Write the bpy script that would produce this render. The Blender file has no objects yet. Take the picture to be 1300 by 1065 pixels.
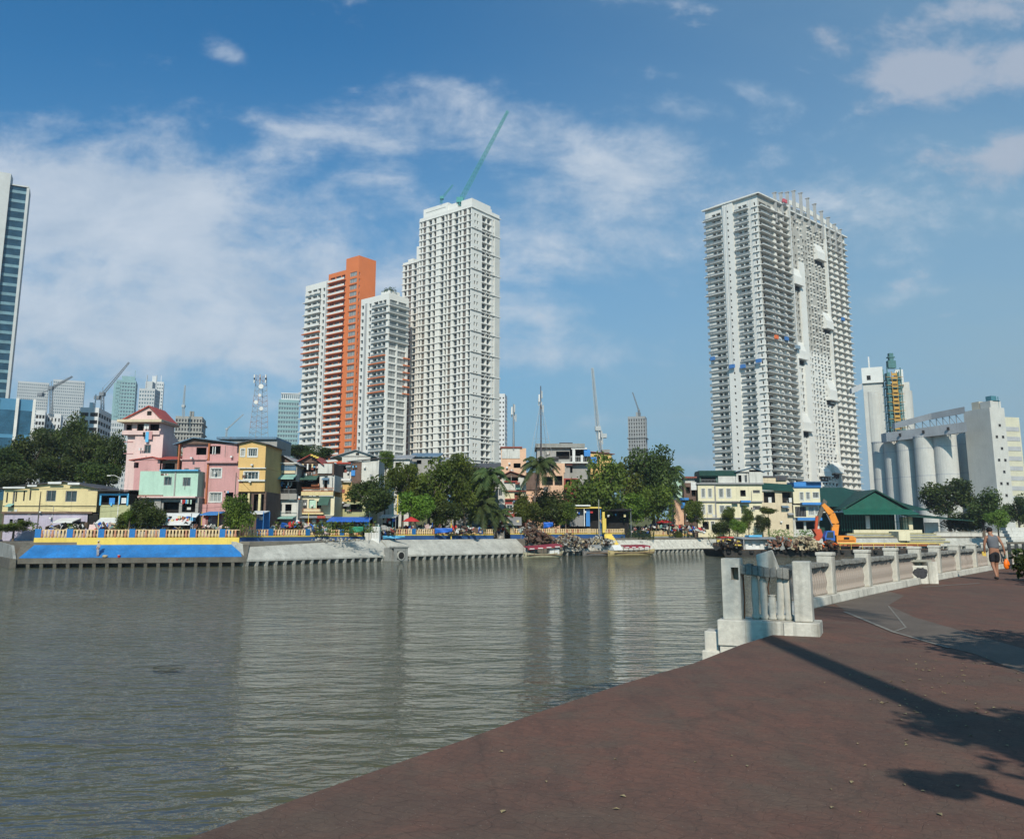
import bpy, bmesh, math, random
from mathutils import Vector, Matrix, Euler
R = math.radians
C = bpy.context.scene.collection
SC = bpy.context.scene
rnd = random.Random(7)
# ---------------------------------------------------------------- camera
F = 1080.0; TP = (674-487.5)/F; P = math.atan(TP); sp, cp = math.sin(P), math.cos(P); EYE = 4.0
cam = bpy.data.objects.new('camera', bpy.data.cameras.new('camera')); C.objects.link(cam)
cam.location = (0, 0, EYE); cam.rotation_euler = (math.pi/2 + P, 0, 0)
cam.data.sensor_fit = 'HORIZONTAL'; cam.data.sensor_width = 36; cam.data.lens = 36*F/1300
cam.data.shift_y = -(532.5-487.5)/1300; cam.data.clip_start = 0.1; cam.data.clip_end = 12000
SC.camera = cam
# ---------------------------------------------------------------- light
SUN_EL, SUN_AZ = 36.0, -1.0        # azimuth of the sun measured from straight behind the camera, + to the right
sdir = Vector((math.sin(R(SUN_AZ))*math.cos(R(SUN_EL)), -math.cos(R(SUN_AZ))*math.cos(R(SUN_EL)), math.sin(R(SUN_EL))))
sl = bpy.data.lights.new('sun', 'SUN'); so = bpy.data.objects.new('sun', sl); C.objects.link(so)
sl.energy = 4.7; sl.angle = R(0.5); sl.color = (1, .93, .80)
so.rotation_euler = (-sdir).to_track_quat('-Z', 'Y').to_euler()
SC.view_settings.view_transform = 'Standard'; SC.view_settings.look = 'None'; SC.view_settings.gamma = 1
SC.view_settings.use_curve_mapping = False; SC.view_settings.exposure = 0.05
W = bpy.data.worlds.new('World'); SC.world = W; W.use_nodes = True

class NG:
    def __init__(s, nt): s.nt = nt; s.n = nt.nodes; s.l = nt.links
    def new(s, t, **k):
        n = s.n.new(t)
        for a, b in k.items(): setattr(n, a, b)
        return n
    def put(s, sock, v):
        if isinstance(v, bpy.types.NodeSocket): s.l.new(v, sock)
        elif v is not None:
            if isinstance(v, tuple) and len(v) == 3 and sock.type == 'RGBA': v = v+(1,)
            sock.default_value = v
    def m(s, op, a, b=None, c=None, clamp=False):
        n = s.new('ShaderNodeMath', operation=op, use_clamp=clamp)
        for i, v in enumerate((a, b, c)):
            if v is not None: s.put(n.inputs[i], v)
        return n.outputs[0]
    def noise(s, vec, scale, detail=4, rough=.55, dist=0, dims='3D'):
        n = s.new('ShaderNodeTexNoise', noise_dimensions=dims)
        if vec is not None: s.l.new(vec, n.inputs['Vector'])
        n.inputs['Scale'].default_value = scale; n.inputs['Detail'].default_value = detail
        n.inputs['Roughness'].default_value = rough; n.inputs['Distortion'].default_value = dist
        return n.outputs['Fac']
    def mapr(s, v, a, b, c=0., d=1., smooth=False):
        n = s.new('ShaderNodeMapRange'); n.clamp = True
        if smooth: n.interpolation_type = 'SMOOTHSTEP'
        s.put(n.inputs[0], v)
        for i, x in enumerate((a, b, c, d)): n.inputs[i+1].default_value = x
        return n.outputs[0]
    def mix(s, f, a, b, blend='MIX'):
        n = s.new('ShaderNodeMix', data_type='RGBA', blend_type=blend)
        s.put(n.inputs[0], f); s.put(n.inputs[6], a); s.put(n.inputs[7], b)
        return n.outputs[2]
    def xyz(s, x, y, z):
        n = s.new('ShaderNodeCombineXYZ')
        for i, v in enumerate((x, y, z)): s.put(n.inputs[i], v)
        return n.outputs[0]
    def scalev(s, v, sc):
        n = s.new('ShaderNodeVectorMath', operation='MULTIPLY'); s.l.new(v, n.inputs[0]); n.inputs[1].default_value = sc
        return n.outputs[0]

def ray(px, py):
    u = (px-650)/F; w = (487.5-py)/F
    return (u, cp-w*sp, sp+w*cp)
def at(px, py, Y):
    d = ray(px, py); t = Y/d[1]
    return Vector((d[0]*t, Y, EYE+d[2]*t))
def gnd(px, py, Z):
    d = ray(px, py); t = (Z-EYE)/d[2]
    return Vector((d[0]*t, d[1]*t, Z))

SKYS = 0.10
def build_world():
    g = NG(W.node_tree); g.n.clear()
    out = g.new('ShaderNodeOutputWorld'); bg = g.new('ShaderNodeBackground')
    sky = g.new('ShaderNodeTexSky', sky_type='NISHITA'); sky.sun_disc = False
    sky.sun_elevation = R(SUN_EL); sky.sun_rotation = math.atan2(sdir.x, sdir.y)
    sky.altitude = 50; sky.air_density = 1.0; sky.dust_density = 1.2; sky.ozone_density = 3.0
    tc = g.new('ShaderNodeTexCoord'); sx = g.new('ShaderNodeSeparateXYZ'); g.l.new(tc.outputs['Generated'], sx.inputs[0])
    y = g.m('MAXIMUM', sx.outputs[1], .08)
    u = g.m('DIVIDE', sx.outputs[0], y); v = g.m('DIVIDE', sx.outputs[2], y)
    def blob(px, py, rx, ry, amp, rot=0):
        d = ray(px, py); cu, cv = d[0]/d[1], d[2]/d[1]
        du = g.m('SUBTRACT', u, cu); dv = g.m('SUBTRACT', v, cv)
        if rot:
            c, s_ = math.cos(R(rot)), math.sin(R(rot))
            a = g.m('ADD', g.m('MULTIPLY', du, c), g.m('MULTIPLY', dv, s_))
            b = g.m('SUBTRACT', g.m('MULTIPLY', dv, c), g.m('MULTIPLY', du, s_)); du, dv = a, b
        a = g.m('POWER', g.m('ABSOLUTE', g.m('MULTIPLY', du, F/rx)), 2.0); b = g.m('POWER', g.m('ABSOLUTE', g.m('MULTIPLY', dv, F/ry)), 2.0)
        return g.m('MULTIPLY', g.m('EXPONENT', g.m('MULTIPLY', g.m('ADD', a, b), -1.0)), amp)
    def total(bl):
        t = bl[0]
        for b in bl[1:]: t = g.m('ADD', t, b)
        return t
    vec = g.xyz(u, v, 0.)
    n1 = g.noise(g.xyz(g.m('ADD', g.m('MULTIPLY', u, 2.6), g.m('MULTIPLY', v, 1.2)), g.m('MULTIPLY', v, 6.0), 3.3), 1.0, 9, .58, .6)
    n2 = g.noise(g.xyz(g.m('MULTIPLY', u, 7.), g.m('MULTIPLY', v, 12.), 1.3), 1.0, 10, .62, .3)
    n3 = g.noise(g.xyz(g.m('MULTIPLY', u, 26.), g.m('MULTIPLY', v, 34.), 5.3), 1.0, 6, .6, .2)
    left = total([blob(140, 240, 200, 78, .95), blob(300, 320, 260, 90, .88, -12), blob(120, 430, 440, 110, .88), blob(30, 250, 100, 120, .45),
                  blob(-150, 330, 200, 160, .8), blob(420, 255, 110, 50, .35), blob(350, 195, 45, 28, .55), blob(460, 180, 85, 26, .52, -12), blob(300, 75, 55, 22, .75, -35), blob(480, 225, 45, 16, .45),
                  blob(650, 180, 190, 60, .55, -15), blob(700, 450, 170, 26, .55), blob(800, 240, 190, 90, .44), blob(700, 330, 220, 60, .36, -10), blob(950, 130, 180, 60, .34, 14), blob(560, 110, 160, 30, .34, -20), blob(1150, 330, 120, 80, .34), blob(350, 160, 60, 20, .4, -25), blob(860, 590, 90, 20, .6)])
    f1 = g.m('ADD', left, g.m('ADD', g.m('MULTIPLY', g.m('SUBTRACT', n1, .5), 2.3), g.m('ADD', g.m('MULTIPLY', g.m('SUBTRACT', n2, .5), 1.5), g.m('MULTIPLY', g.m('SUBTRACT', n3, .5), .75))))
    f1 = g.mapr(f1, .16, 1.20, 0, 1, True)
    right = total([blob(1145, 98, 72, 42, 1.15), blob(1205, 95, 66, 48, 1.0), blob(1290, 82, 56, 42, 1.0), blob(1265, 208, 75, 34, 1.2, 20), blob(1310, 190, 40, 40, .6), blob(1185, 200, 42, 20, .62, 15),
                   blob(1230, 15, 150, 35, .95, 12), blob(1050, 45, 26, 28, .5, 40), blob(1400, 100, 120, 80, .8)])
    f2 = g.m('ADD', right, g.m('ADD', g.m('MULTIPLY', g.m('SUBTRACT', n2, .5), 2.1), g.m('MULTIPLY', g.m('SUBTRACT', n3, .5), 1.2)))
    f2 = g.mapr(f2, .30, 1.15, 0, 1, True)
    # thin veil: broad, paler to the right and towards the horizon
    veil = g.m('ADD', g.m('MULTIPLY', g.mapr(u, -.30, .7, 0, 1, True), .42), g.mapr(v, .66, .02, 0, .66, True))
    veil = g.m('MULTIPLY', veil, g.m('ADD', .72, g.m('MULTIPLY', n1, .5)), clamp=True)
    s0 = g.mix(1.0, sky.outputs[0], (.24, .92, 1.22), 'MULTIPLY')
    col = g.mix(veil, s0, tuple(c/SKYS*.78 for c in (.375, .575, .70)))
    shade = g.mix(g.mapr(n2, .35, .7), tuple(c/SKYS*.85 for c in (.58, .68, .80)), tuple(c/SKYS*.92 for c in (.78, .83, .89)))
    col = g.mix(g.m('MULTIPLY', f1, .78), col, shade)
    col = g.mix(g.m('MULTIPLY', f2, .70), col, tuple(c/SKYS*.72 for c in (.66, .71, .82)))
    g.l.new(col, bg.inputs[0]); bg.inputs[1].default_value = SKYS; g.l.new(bg.outputs[0], out.inputs[0])
build_world()

# ---------------------------------------------------------------- materials
MATS = {}
def mat(name, col, rough=.8, var=.18, scale=.6, streak=.0, dirt=None, metal=0, bump=0, bscale=8, spec=.3):
    """paint / concrete / metal with mottling and (for walls) runs of grime"""
    if name in MATS: return MATS[name]
    m = bpy.data.materials.new(name); m.use_nodes = True; g = NG(m.node_tree)
    b = g.n['Principled BSDF']; tc = g.new('ShaderNodeTexCoord'); ob = tc.outputs['Object']
    n = g.noise(ob, scale, 6, .6)
    f = g.mapr(n, .28, .72, 1-var, 1+var*.6)
    n2 = g.noise(ob, scale*9, 4, .6); f = g.m('MULTIPLY', f, g.mapr(n2, .3, .7, 1-var*.5, 1+var*.4))
    c = g.new('ShaderNodeVectorMath', operation='SCALE'); c.inputs[0].default_value = col; g.l.new(f, c.inputs['Scale']); cc = c.outputs[0]
    if 'plaster' in name or 'boards' in name: streak *= 1.5; var *= 1.3
    if streak:
        st = g.noise(g.scalev(ob, (1.3, 1.3, .12)), 1.6, 6, .65)
        d = dirt or tuple(x*.42+.02 for x in col)
        cc = g.mix(g.m('MULTIPLY', g.mapr(st, .50, .74, 0, 1, True), streak), cc, d)
    g.l.new(cc, b.inputs['Base Color']); b.inputs['Roughness'].default_value = rough; b.inputs['Metallic'].default_value = metal
    b.inputs['Specular IOR Level'].default_value = spec
    if bump:
        bp = g.new('ShaderNodeBump'); bp.inputs['Strength'].default_value = bump; bp.inputs['Distance'].default_value = .03
        g.l.new(g.noise(ob, bscale, 5, .65), bp.inputs['Height']); g.l.new(bp.outputs[0], b.inputs['Normal'])
    MATS[name] = m; return m
def glass(name, col=(.03, .04, .05), rough=.12, var=.5):
    if name in MATS: return MATS[name]
    m = mat(name, col, rough, var, .35, spec=.6); return m
def foliage(name, a, b_, trans=.25):
    if name in MATS: return MATS[name]
    m = bpy.data.materials.new(name); m.use_nodes = True; g = NG(m.node_tree)
    b = g.n['Principled BSDF']; tc = g.new('ShaderNodeTexCoord'); oi = g.new('ShaderNodeObjectInfo')
    n = g.noise(tc.outputs['Object'], .9, 4, .6); n2 = g.noise(tc.outputs['Object'], 7, 2, .5)
    f = g.m('ADD', g.mapr(n, .34, .66), g.m('MULTIPLY', g.m('SUBTRACT', n2, .5), .9), clamp=True)
    cc = g.mix(f, a, b_)
    hs = g.new('ShaderNodeHueSaturation'); g.l.new(cc, hs.inputs['Color'])
    g.l.new(g.mapr(oi.outputs['Random'], 0, 1, .485, .515), hs.inputs['Hue']); g.l.new(g.mapr(oi.outputs['Random'], 0, 1, .8, 1.2), hs.inputs['Value'])
    g.l.new(hs.outputs[0], b.inputs['Base Color']); b.inputs['Roughness'].default_value = .55; b.inputs['Specular IOR Level'].default_value = .25
    tr = g.new('ShaderNodeBsdfTranslucent'); g.l.new(hs.outputs[0], tr.inputs[0]); ms = g.new('ShaderNodeMixShader'); ms.inputs[0].default_value = trans
    g.l.new(b.outputs[0], ms.inputs[1]); g.l.new(tr.outputs[0], ms.inputs[2]); g.l.new(ms.outputs[0], g.n['Material Output'].inputs[0])
    MATS[name] = m; return m
def corr(name, col, rough=.55, pitch=.25, rust=.35, axis=0):
    """corrugated sheet"""
    if name in MATS: return MATS[name]
    m = mat(name, col, rough, .25, .7, rust, (.16, .09, .055)); g = NG(m.node_tree)
    tc = g.new('ShaderNodeTexCoord'); wv = g.new('ShaderNodeTexWave'); wv.bands_direction = 'XYZ'[axis]
    wv.inputs['Scale'].default_value = .31/pitch; g.l.new(tc.outputs['Object'], wv.inputs[0])
    bp = g.new('ShaderNodeBump'); bp.inputs['Strength'].default_value = .7; bp.inputs['Distance'].default_value = .06
    g.l.new(wv.outputs['Fac'], bp.inputs['Height']); g.l.new(bp.outputs[0], g.n['Principled BSDF'].inputs['Normal'])
    return m

# ---------------------------------------------------------------- mesh builder
class MB:
    def __init__(s): s.v = []; s.f = []; s.mi = []; s.pc = []
    def q(s, pts, m=0):
        i = len(s.v); s.v += [tuple(p) for p in pts]; s.f.append(tuple(range(i, i+len(pts)))); s.mi.append(m)
    def raw(s, vs, fs, m=0):
        i = len(s.v); s.pc.append((i, len(s.f))); s.v += [tuple(p) for p in vs]
        for f in fs: s.f.append(tuple(i+k for k in f)); s.mi.append(m)
    def hexa(s, b, t, m=0):
        s.raw(list(b)+list(t), [(3, 2, 1, 0), (4, 5, 6, 7), (0, 1, 5, 4), (1, 2, 6, 5), (2, 3, 7, 6), (3, 0, 4, 7)], m)
    def box(s, x0, x1, y0, y1, z0, z1, m=0):
        s.hexa([(x0, y0, z0), (x1, y0, z0), (x1, y1, z0), (x0, y1, z0)], [(x0, y0, z1), (x1, y0, z1), (x1, y1, z1), (x0, y1, z1)], m)
    def prism(s, poly, z0, z1, m=0):
        n = len(poly); s.raw([(p[0], p[1], z0) for p in poly]+[(p[0], p[1], z1) for p in poly],
            [tuple(reversed(range(n))), tuple(range(n, 2*n))]+[(i, (i+1) % n, n+(i+1) % n, n+i) for i in range(n)], m)
    def extr(s, poly, d, m=0):       # polygon of 3-D points pushed along d
        n = len(poly); d = Vector(d); a = [Vector(p) for p in poly]
        s.raw(a+[p+d for p in a], [tuple(range(n)), tuple(reversed(range(n, 2*n)))]+[(i, n+i, n+(i+1) % n, (i+1) % n) for i in range(n)], m)
    def tube(s, pts, rad, n=6, m=0, cap=True):
        pts = [Vector(p) for p in pts]; k = len(pts); rad = rad if hasattr(rad, '__len__') else [rad]*k
        vs = []
        for i, p in enumerate(pts):
            d = (pts[min(i+1, k-1)]-pts[max(i-1, 0)]).normalized()
            a = d.orthogonal().normalized() if abs(d.z) > .99 or True else None
            ref = Vector((0, 0, 1)) if abs(d.z) < .9 else Vector((1, 0, 0))
            a = d.cross(ref).normalized(); b = d.cross(a)
            for j in range(n):
                t = 2*math.pi*(j+.5)/n; vs.append(p+(a*math.cos(t)+b*math.sin(t))*rad[i])
        fs = [(i*n+j, i*n+(j+1) % n, (i+1)*n+(j+1) % n, (i+1)*n+j) for i in range(k-1) for j in range(n)]
        if cap: fs += [tuple(reversed(range(n))), tuple(range((k-1)*n, k*n))]
        s.raw(vs, fs, m)
    def lathe(s, prof, n=10, o=(0, 0, 0), m=0):
        vs = [(o[0]+r*math.cos(2*math.pi*j/n), o[1]+r*math.sin(2*math.pi*j/n), o[2]+z) for r, z in prof for j in range(n)]; k = len(prof)
        fs = [(i*n+j, i*n+(j+1) % n, (i+1)*n+(j+1) % n, (i+1)*n+j) for i in range(k-1) for j in range(n)]
        fs += [tuple(reversed(range(n))), tuple(range((k-1)*n, k*n))]; s.raw(vs, fs, m)
    def ball(s, c, r, n=10, k=6, m=0):
        r = r if hasattr(r, '__len__') else (r, r, r)
        pr = [(math.sin(math.pi*i/k), -math.cos(math.pi*i/k)) for i in range(1, k)]
        vs = [(c[0]+r[0]*a*math.cos(2*math.pi*j/n), c[1]+r[1]*a*math.sin(2*math.pi*j/n), c[2]+r[2]*z) for a, z in pr for j in range(n)]
        fs = [(i*n+j, i*n+(j+1) % n, (i+1)*n+(j+1) % n, (i+1)*n+j) for i in range(k-2) for j in range(n)]
        b = len(vs); vs += [(c[0], c[1], c[2]-r[2]), (c[0], c[1], c[2]+r[2])]
        fs += [(b, (j+1) % n, j) for j in range(n)]+[(b+1, (k-2)*n+j, (k-2)*n+(j+1) % n) for j in range(n)]
        s.raw(vs, fs, m)
    def mesh(s, name, mats, smooth=False):
        me = bpy.data.meshes.new(name); me.from_pydata(s.v, [], s.f)
        for m in (mats if isinstance(mats, (list, tuple)) else [mats]): me.materials.append(m)
        me.polygons.foreach_set('material_index', s.mi)
        if smooth: me.polygons.foreach_set('use_smooth', [True]*len(s.f))
        me.update(); return me
    def build(s, name, mats, parent=None, smooth=False, loc=None):
        o = bpy.data.objects.new(name, s.mesh(name, mats, smooth)); C.objects.link(o)
        if parent: o.parent = parent
        if loc is not None: o.location = loc
        return o

def build_split(mb, name, mats, parent, limit=100):
    """every piece its own part, the largest first; beyond the limit one stuff part"""
    pcs = mb.pc+[(len(mb.v), len(mb.f))]; P_ = []
    for (v0, f0), (v1, f1) in zip(pcs, pcs[1:]):
        vs = mb.v[v0:v1]; e = [max(v[k] for v in vs)-min(v[k] for v in vs) for k in range(3)]; P_.append((-e[0]*e[2]-e[1]*e[2]-e[0]*e[1], v0, v1, f0, f1))
    P_.sort(); rest = MB()
    for k, (a, v0, v1, f0, f1) in enumerate(P_):
        fs = [tuple(i-v0 for i in f) for f in mb.f[f0:f1]]
        if k < limit: m = MB(); m.raw(mb.v[v0:v1], fs); m.build(name, mats, parent)
        else: rest.raw(mb.v[v0:v1], fs)
    if rest.f: tag(rest.build(name, mats, parent), kind='stuff')

def tag(o, label=None, cat=None, group=None, kind=None):
    if label: o['label'] = label
    if cat: o['category'] = cat
    if group: o['group'] = group
    if kind: o['kind'] = kind
    return o
def thing(name, label, cat, loc=(0, 0, 0), rz=0, group=None, rot=None):
    o = bpy.data.objects.new(name, None); C.objects.link(o); o.location = loc; o.rotation_euler = rot or (0, 0, rz); o.empty_display_size = .5
    return tag(o, label, cat, group)
def kids(o): return [c for c in ALLKIDS.get(o.name, [])]
def copy_tree(o, parent=None):
    c = o.copy(); C.objects.link(c); c.parent = parent
    for ch in list(o.children): copy_tree(ch, c)
    return c
def mesh_obj(name, me, parent=None, loc=(0, 0, 0), rot=(0, 0, 0), sc=None):
    o = bpy.data.objects.new(name, me); C.objects.link(o); o.parent = parent; o.location = loc; o.rotation_euler = rot
    if sc: o.scale = sc
    return o

# wall with real openings.  O origin, U along, N outward; holes (u0,u1,z0,z1)
def holed(mb, O, U, N, u0, u1, z0, z1, holes, th=.2, m=0):
    O, U, N = Vector(O), Vector(U), Vector(N)
    us = sorted({round(x, 4) for h in holes for x in h[:2] if u0 < x < u1}|{u0, u1}); zs = sorted({round(x, 4) for h in holes for x in h[2:4] if z0 < x < z1}|{z0, z1})
    pt = lambda u, z, d=0: O+U*u+N*(-d)+Vector((0, 0, z))
    hs = [tuple(round(v, 4) for v in h) for h in holes]
    for j in range(len(zs)-1):
        zc = (zs[j]+zs[j+1])/2; row = [h for h in hs if h[2] < zc < h[3]]; i = 0
        while i < len(us)-1:
            uc = (us[i]+us[i+1])/2
            if any(h[0] < uc < h[1] for h in row): i += 1; continue
            k = i+1
            while k < len(us)-1 and not any(h[0] < (us[k]+us[k+1])/2 < h[1] for h in row): k += 1
            mb.q([pt(us[i], zs[j]), pt(us[k], zs[j]), pt(us[k], zs[j+1]), pt(us[i], zs[j+1])], m); i = k
    for a, b, c, d in hs:
        mb.q([pt(a, c), pt(a, d), pt(a, d, th), pt(a, c, th)], m); mb.q([pt(b, c), pt(b, c, th), pt(b, d, th), pt(b, d)], m)
        mb.q([pt(a, c), pt(a, c, th), pt(b, c, th), pt(b, c)], m); mb.q([pt(a, d), pt(b, d), pt(b, d, th), pt(a, d, th)], m)

WINMESH = {}
def win_mesh(w, h, frame, pane, bars):
    key = (round(w, 2), round(h, 2), frame.name, pane.name, bars)
    if key not in WINMESH:
        mb = MB(); t = min(.09, w*.09)
        mb.box(0, w, 0, .05, 0, h, 1)
        for a, b, c, d in [(0, t, 0, h), (w-t, w, 0, h), (t, w-t, 0, t), (t, w-t, h-t, h)]: mb.box(a, b, -.05, -.002, c, d, 0)
        for i in range(1, bars+1): x = w*i/(bars+1); mb.box(x-t*.35, x+t*.35, -.04, -.002, t, h-t, 0)
        WINMESH[key] = mb.mesh('window', [frame, pane])
    return WINMESH[key]
def add_windows(parent, items, limit=100, name='window'):
    """items: (O, U, N, w, h, frame, pane, bars) largest first; beyond limit merged as stuff"""
    rest = MB(); mats = []
    for k, (O, U, N, w, h, fr, pn, bars) in enumerate(items):
        ang = math.atan2(U[1], U[0])
        if k < limit: mesh_obj(name, win_mesh(w, h, fr, pn, bars), parent, O, (0, 0, ang)); continue
        me = win_mesh(w, h, fr, pn, bars); c, s_ = math.cos(ang), math.sin(ang)
        for mm in (fr, pn):
            if mm not in mats: mats.append(mm)
        ids = [mats.index(fr), mats.index(pn)]
        base = len(rest.v); rest.v += [(O[0]+v.co.x*c-v.co.y*s_, O[1]+v.co.x*s_+v.co.y*c, O[2]+v.co.z) for v in me.vertices]
        for p in me.polygons: rest.f.append(tuple(base+i for i in p.vertices)); rest.mi.append(ids[p.material_index])
    if rest.f: tag(rest.build(name, mats, parent), kind='stuff')
# ---------------------------------------------------------------- palette
M_conc = mat('concrete_pale', (.42, .41, .365), .9, .28, .6, .6, bump=.3)
M_concg = mat('concrete_grey', (.27, .27, .25), .9, .3, .5, .5, bump=.3)
M_concd = mat('concrete_dark', (.12, .11, .09), .9, .35, .8, .6, bump=.4)
M_white = mat('white_paint', (.62, .60, .56), .7, .14, .3, .22)
M_white2 = mat('weathered_white_paint', (.55, .52, .45), .85, .24, 1.6, .75, (.10, .092, .075), bump=.35, bscale=14)
M_blue = mat('blue_paint', (.02, .16, .42), .7, .32, .5, .55, (.05, .13, .28))
M_navy = mat('navy_paint', (.03, .09, .24), .7, .25, .35, .4)
M_yel = mat('yellow_paint', (.68, .50, .10), .7, .14, .35, .3, (.35, .25, .09))
M_cream = mat('cream_paint', (.62, .46, .26), .8, .15, .8, .2)
M_pinkb = mat('pinkish_paint', (.50, .24, .14), .8, .2, .8, .2)
M_glass = glass('window_glass', (.045, .055, .06))
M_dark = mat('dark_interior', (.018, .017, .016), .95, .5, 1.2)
M_frame = mat('window_frame_white', (.55, .55, .52), .6, .1, 1)
M_frameg = mat('window_frame_grey', (.22, .22, .22), .6, .15, 1)
M_metal = mat('grey_steel', (.22, .23, .24), .5, .25, 1.2, .3, (.16, .09, .05), metal=.3)
M_black = mat('black_rubber', (.02, .02, .02), .8, .3, 3)
M_wood = mat('worn_wood', (.16, .10, .06), .85, .35, 2, .4)

def seg_frame(A, B):
    A = Vector(A); B = Vector(B); d = B-A; return A, math.atan2(d.y, d.x), d.length

# ---------------------------------------------------------------- water
def water():
    m = bpy.data.materials.new('river_water'); m.use_nodes = True; g = NG(m.node_tree); b = g.n['Principled BSDF']
    ob = g.new('ShaderNodeTexCoord').outputs['Object']
    n0 = g.noise(ob, .035, 4, .55)
    g.l.new(g.mix(g.mapr(n0, .35, .65), (.074, .072, .040), (.058, .062, .038)), b.inputs['Base Color'])
    b.inputs['Roughness'].default_value = .04; b.inputs['IOR'].default_value = 1.33; b.inputs['Specular IOR Level'].default_value = .5
    a = g.noise(g.scalev(ob, (.55, 1.2, 1)), .55, 2, .45, .3); c = g.noise(g.scalev(ob, (.6, 1.3, 1)), 1.9, 2, .5, .4)
    d = g.noise(g.scalev(ob, (.85, 1.3, 1)), 6.5, 2, .5, .3)
    h = g.m('ADD', g.m('MULTIPLY', a, .75), g.m('ADD', g.m('MULTIPLY', c, .42), g.m('MULTIPLY', d, .075)))
    calm = g.mapr(g.noise(g.scalev(ob, (.5, 1.6, 1)), .05, 3, .5), .35, .65, .62, 1.1)
    bp = g.new('ShaderNodeBump'); bp.inputs['Strength'].default_value = 1.0; bp.inputs['Distance'].default_value = .60
    g.l.new(g.m('MULTIPLY', h, calm), bp.inputs['Height']); g.l.new(bp.outputs[0], b.inputs['Normal'])
    w = MB(); w.q([(-1500, -300, 0), (1500, -300, 0), (1500, 400, 0), (-1500, 400, 0)])
    tag(w.build('water', m), kind='structure')
water()

S = [gnd(15, 721, 0), gnd(313, 718.5, 0), gnd(500, 711.5, 0), gnd(665, 706.5, 0), gnd(905, 700, 0), gnd(1180, 697, 0), gnd(1500, 694, 0)]
CREEK = S[0].y+13; CX = -64.5
# ---------------------------------------------------------------- land of the far bank
def land():
    m = mat('bank_ground', (.17, .15, .12), .95, .35, .12, bump=.4)
    def off(a, b, d):      # shift inland
        v = (b-a).normalized(); return Vector((-v.y, v.x, 0))*d
    pts = [S[0]+Vector((.3, 2.6, 0)), S[1]+off(S[0], S[1], 2.6), S[2]+off(S[1], S[2], 3.1), S[3]+off(S[2], S[3], 3.1), S[4]+off(S[3], S[4], 1.4), S[5]+off(S[4], S[5], 1.4), S[6]+Vector((0, 1.4, 0))]
    top = [(p.x, p.y) for p in pts]+[(3500, S[6].y+1.4), (3500, 4500), (-3500, 4500), (-3500, CREEK+.6), (CX, CREEK+.6)]
    w = MB(); n = len(top)
    w.raw([(x, y, 2.74) for x, y in top]+[(x, y, -.5) for x, y in top], [tuple(range(n))]+[(i, n+i, n+(i+1) % n, (i+1) % n) for i in range(n)])
    o = w.build('ground', m); tag(o, kind='structure')
land()
def hill():     # low rise behind the first rows of houses on the left and centre
    m = mat('hill_soil', (.11, .12, .06), .95, .4, .1)
    w = MB(); nx, ny = 40, 14; x0, x1, y0, y1 = -150., 75., 128., 235.
    rr = random.Random(3); ph = [rr.random()*6 for _ in range(4)]
    def hh(x, y):
        a = min(1, max(0, (y-max(y0, 140+max(0, x+14)*1.02))/30)); b = min(1, max(0, (y1-y)/35)); c = min(1, max(0, (x-x0)/25))*min(1, max(0, (x1-x)/40))
        s = lambda t: t*t*(3-2*t)
        return 2.6+s(a)*s(b)*s(c)*(6.5+1.5*math.sin(x/23+ph[0])+1.2*math.sin(x/9+y/17+ph[1]))
    for j in range(ny+1):
        for i in range(nx+1):
            x = x0+(x1-x0)*i/nx; ys = max(y0, 128+max(0, x+14)*1.02+12); y = ys+(y1-ys)*j/ny; w.v.append((x, y, hh(x, y)))
    for j in range(ny):
        for i in range(nx): a = j*(nx+1)+i; w.f.append((a, a+1, a+nx+2, a+nx+1)); w.mi.append(0)
    tag(w.build('hill', m, smooth=True), kind='structure'); return hh
HILL = hill()

# ---------------------------------------------------------------- far bank river walls
def river_wall(label, A, B, kind, tooth=1.35):
    A, rz, L = seg_frame(A, B); t = thing('river_wall', label, 'river wall', A, rz)
    s = MB(); te = MB(); wl = MB()
    if kind == 'blue':
        s.extr([(0, 0, .45), (0, 0, 1.02), (0, .25, 1.02), (0, 2.5, 2.42), (0, 2.5, .45)], (L, 0, 0)); s.build('concrete_slab', M_concd, t)
        p = MB(); p.hexa([(.5, .27, 1.045), (L-.6, .27, 1.045), (L-1.3, 2.48, 2.425), (1.3, 2.48, 2.425)], [(.5, .26, 1.06), (L-.6, .26, 1.06), (L-1.3, 2.47, 2.44), (1.3, 2.47, 2.44)]); p.build('painted_slope', M_blue, t)
        wl.box(1.2, L-1.2, 2.5, 2.85, 2.3, 3.25); wl.build('yellow_wall', M_yel, t)
    elif kind == 'grey':
        s.extr([(0, 0, .5), (0, 0, .72), (0, 2.9, 2.76), (0, 3.2, 2.76), (0, 3.2, .5)], (L, 0, 0)); s.build('concrete_slope', M_conc, t)
    else:
        s.extr([(0, 0, .62), (0, 0, .75), (0, 1.1, 2.4), (0, 1.5, 2.4), (0, 1.5, .62)], (L, 0, 0))
        for k in range(3): s.box(0, L, .25+.33*k, .35+.33*k, 1.05+.5*k, 1.12+.5*k)
        s.build('concrete_wall', M_white2 if kind == 'white' else M_conc, t)
    n = int(L/tooth)
    for i in range(n+1):
        x = min(L-.3, i*tooth); te.extr([(x, .04, .5), (x, .25, -.3), (x, 1.1, -.3), (x, 1.1, .5)], (.36, 0, 0))
    te.build('bracket_row', M_concd if kind == 'blue' else M_conc, t)
    bk = MB(); bk.box(0, L, 1.1, 1.4, -.5, .6); bk.build('back_wall', M_concd if kind == 'blue' else M_concg, t)
    return t
river_wall('sloping river wall painted bright blue with a yellow top band', S[0], S[1], 'blue')
river_wall('pale grey concrete river slope beside the blue painted one', S[1], S[2], 'grey')
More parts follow.
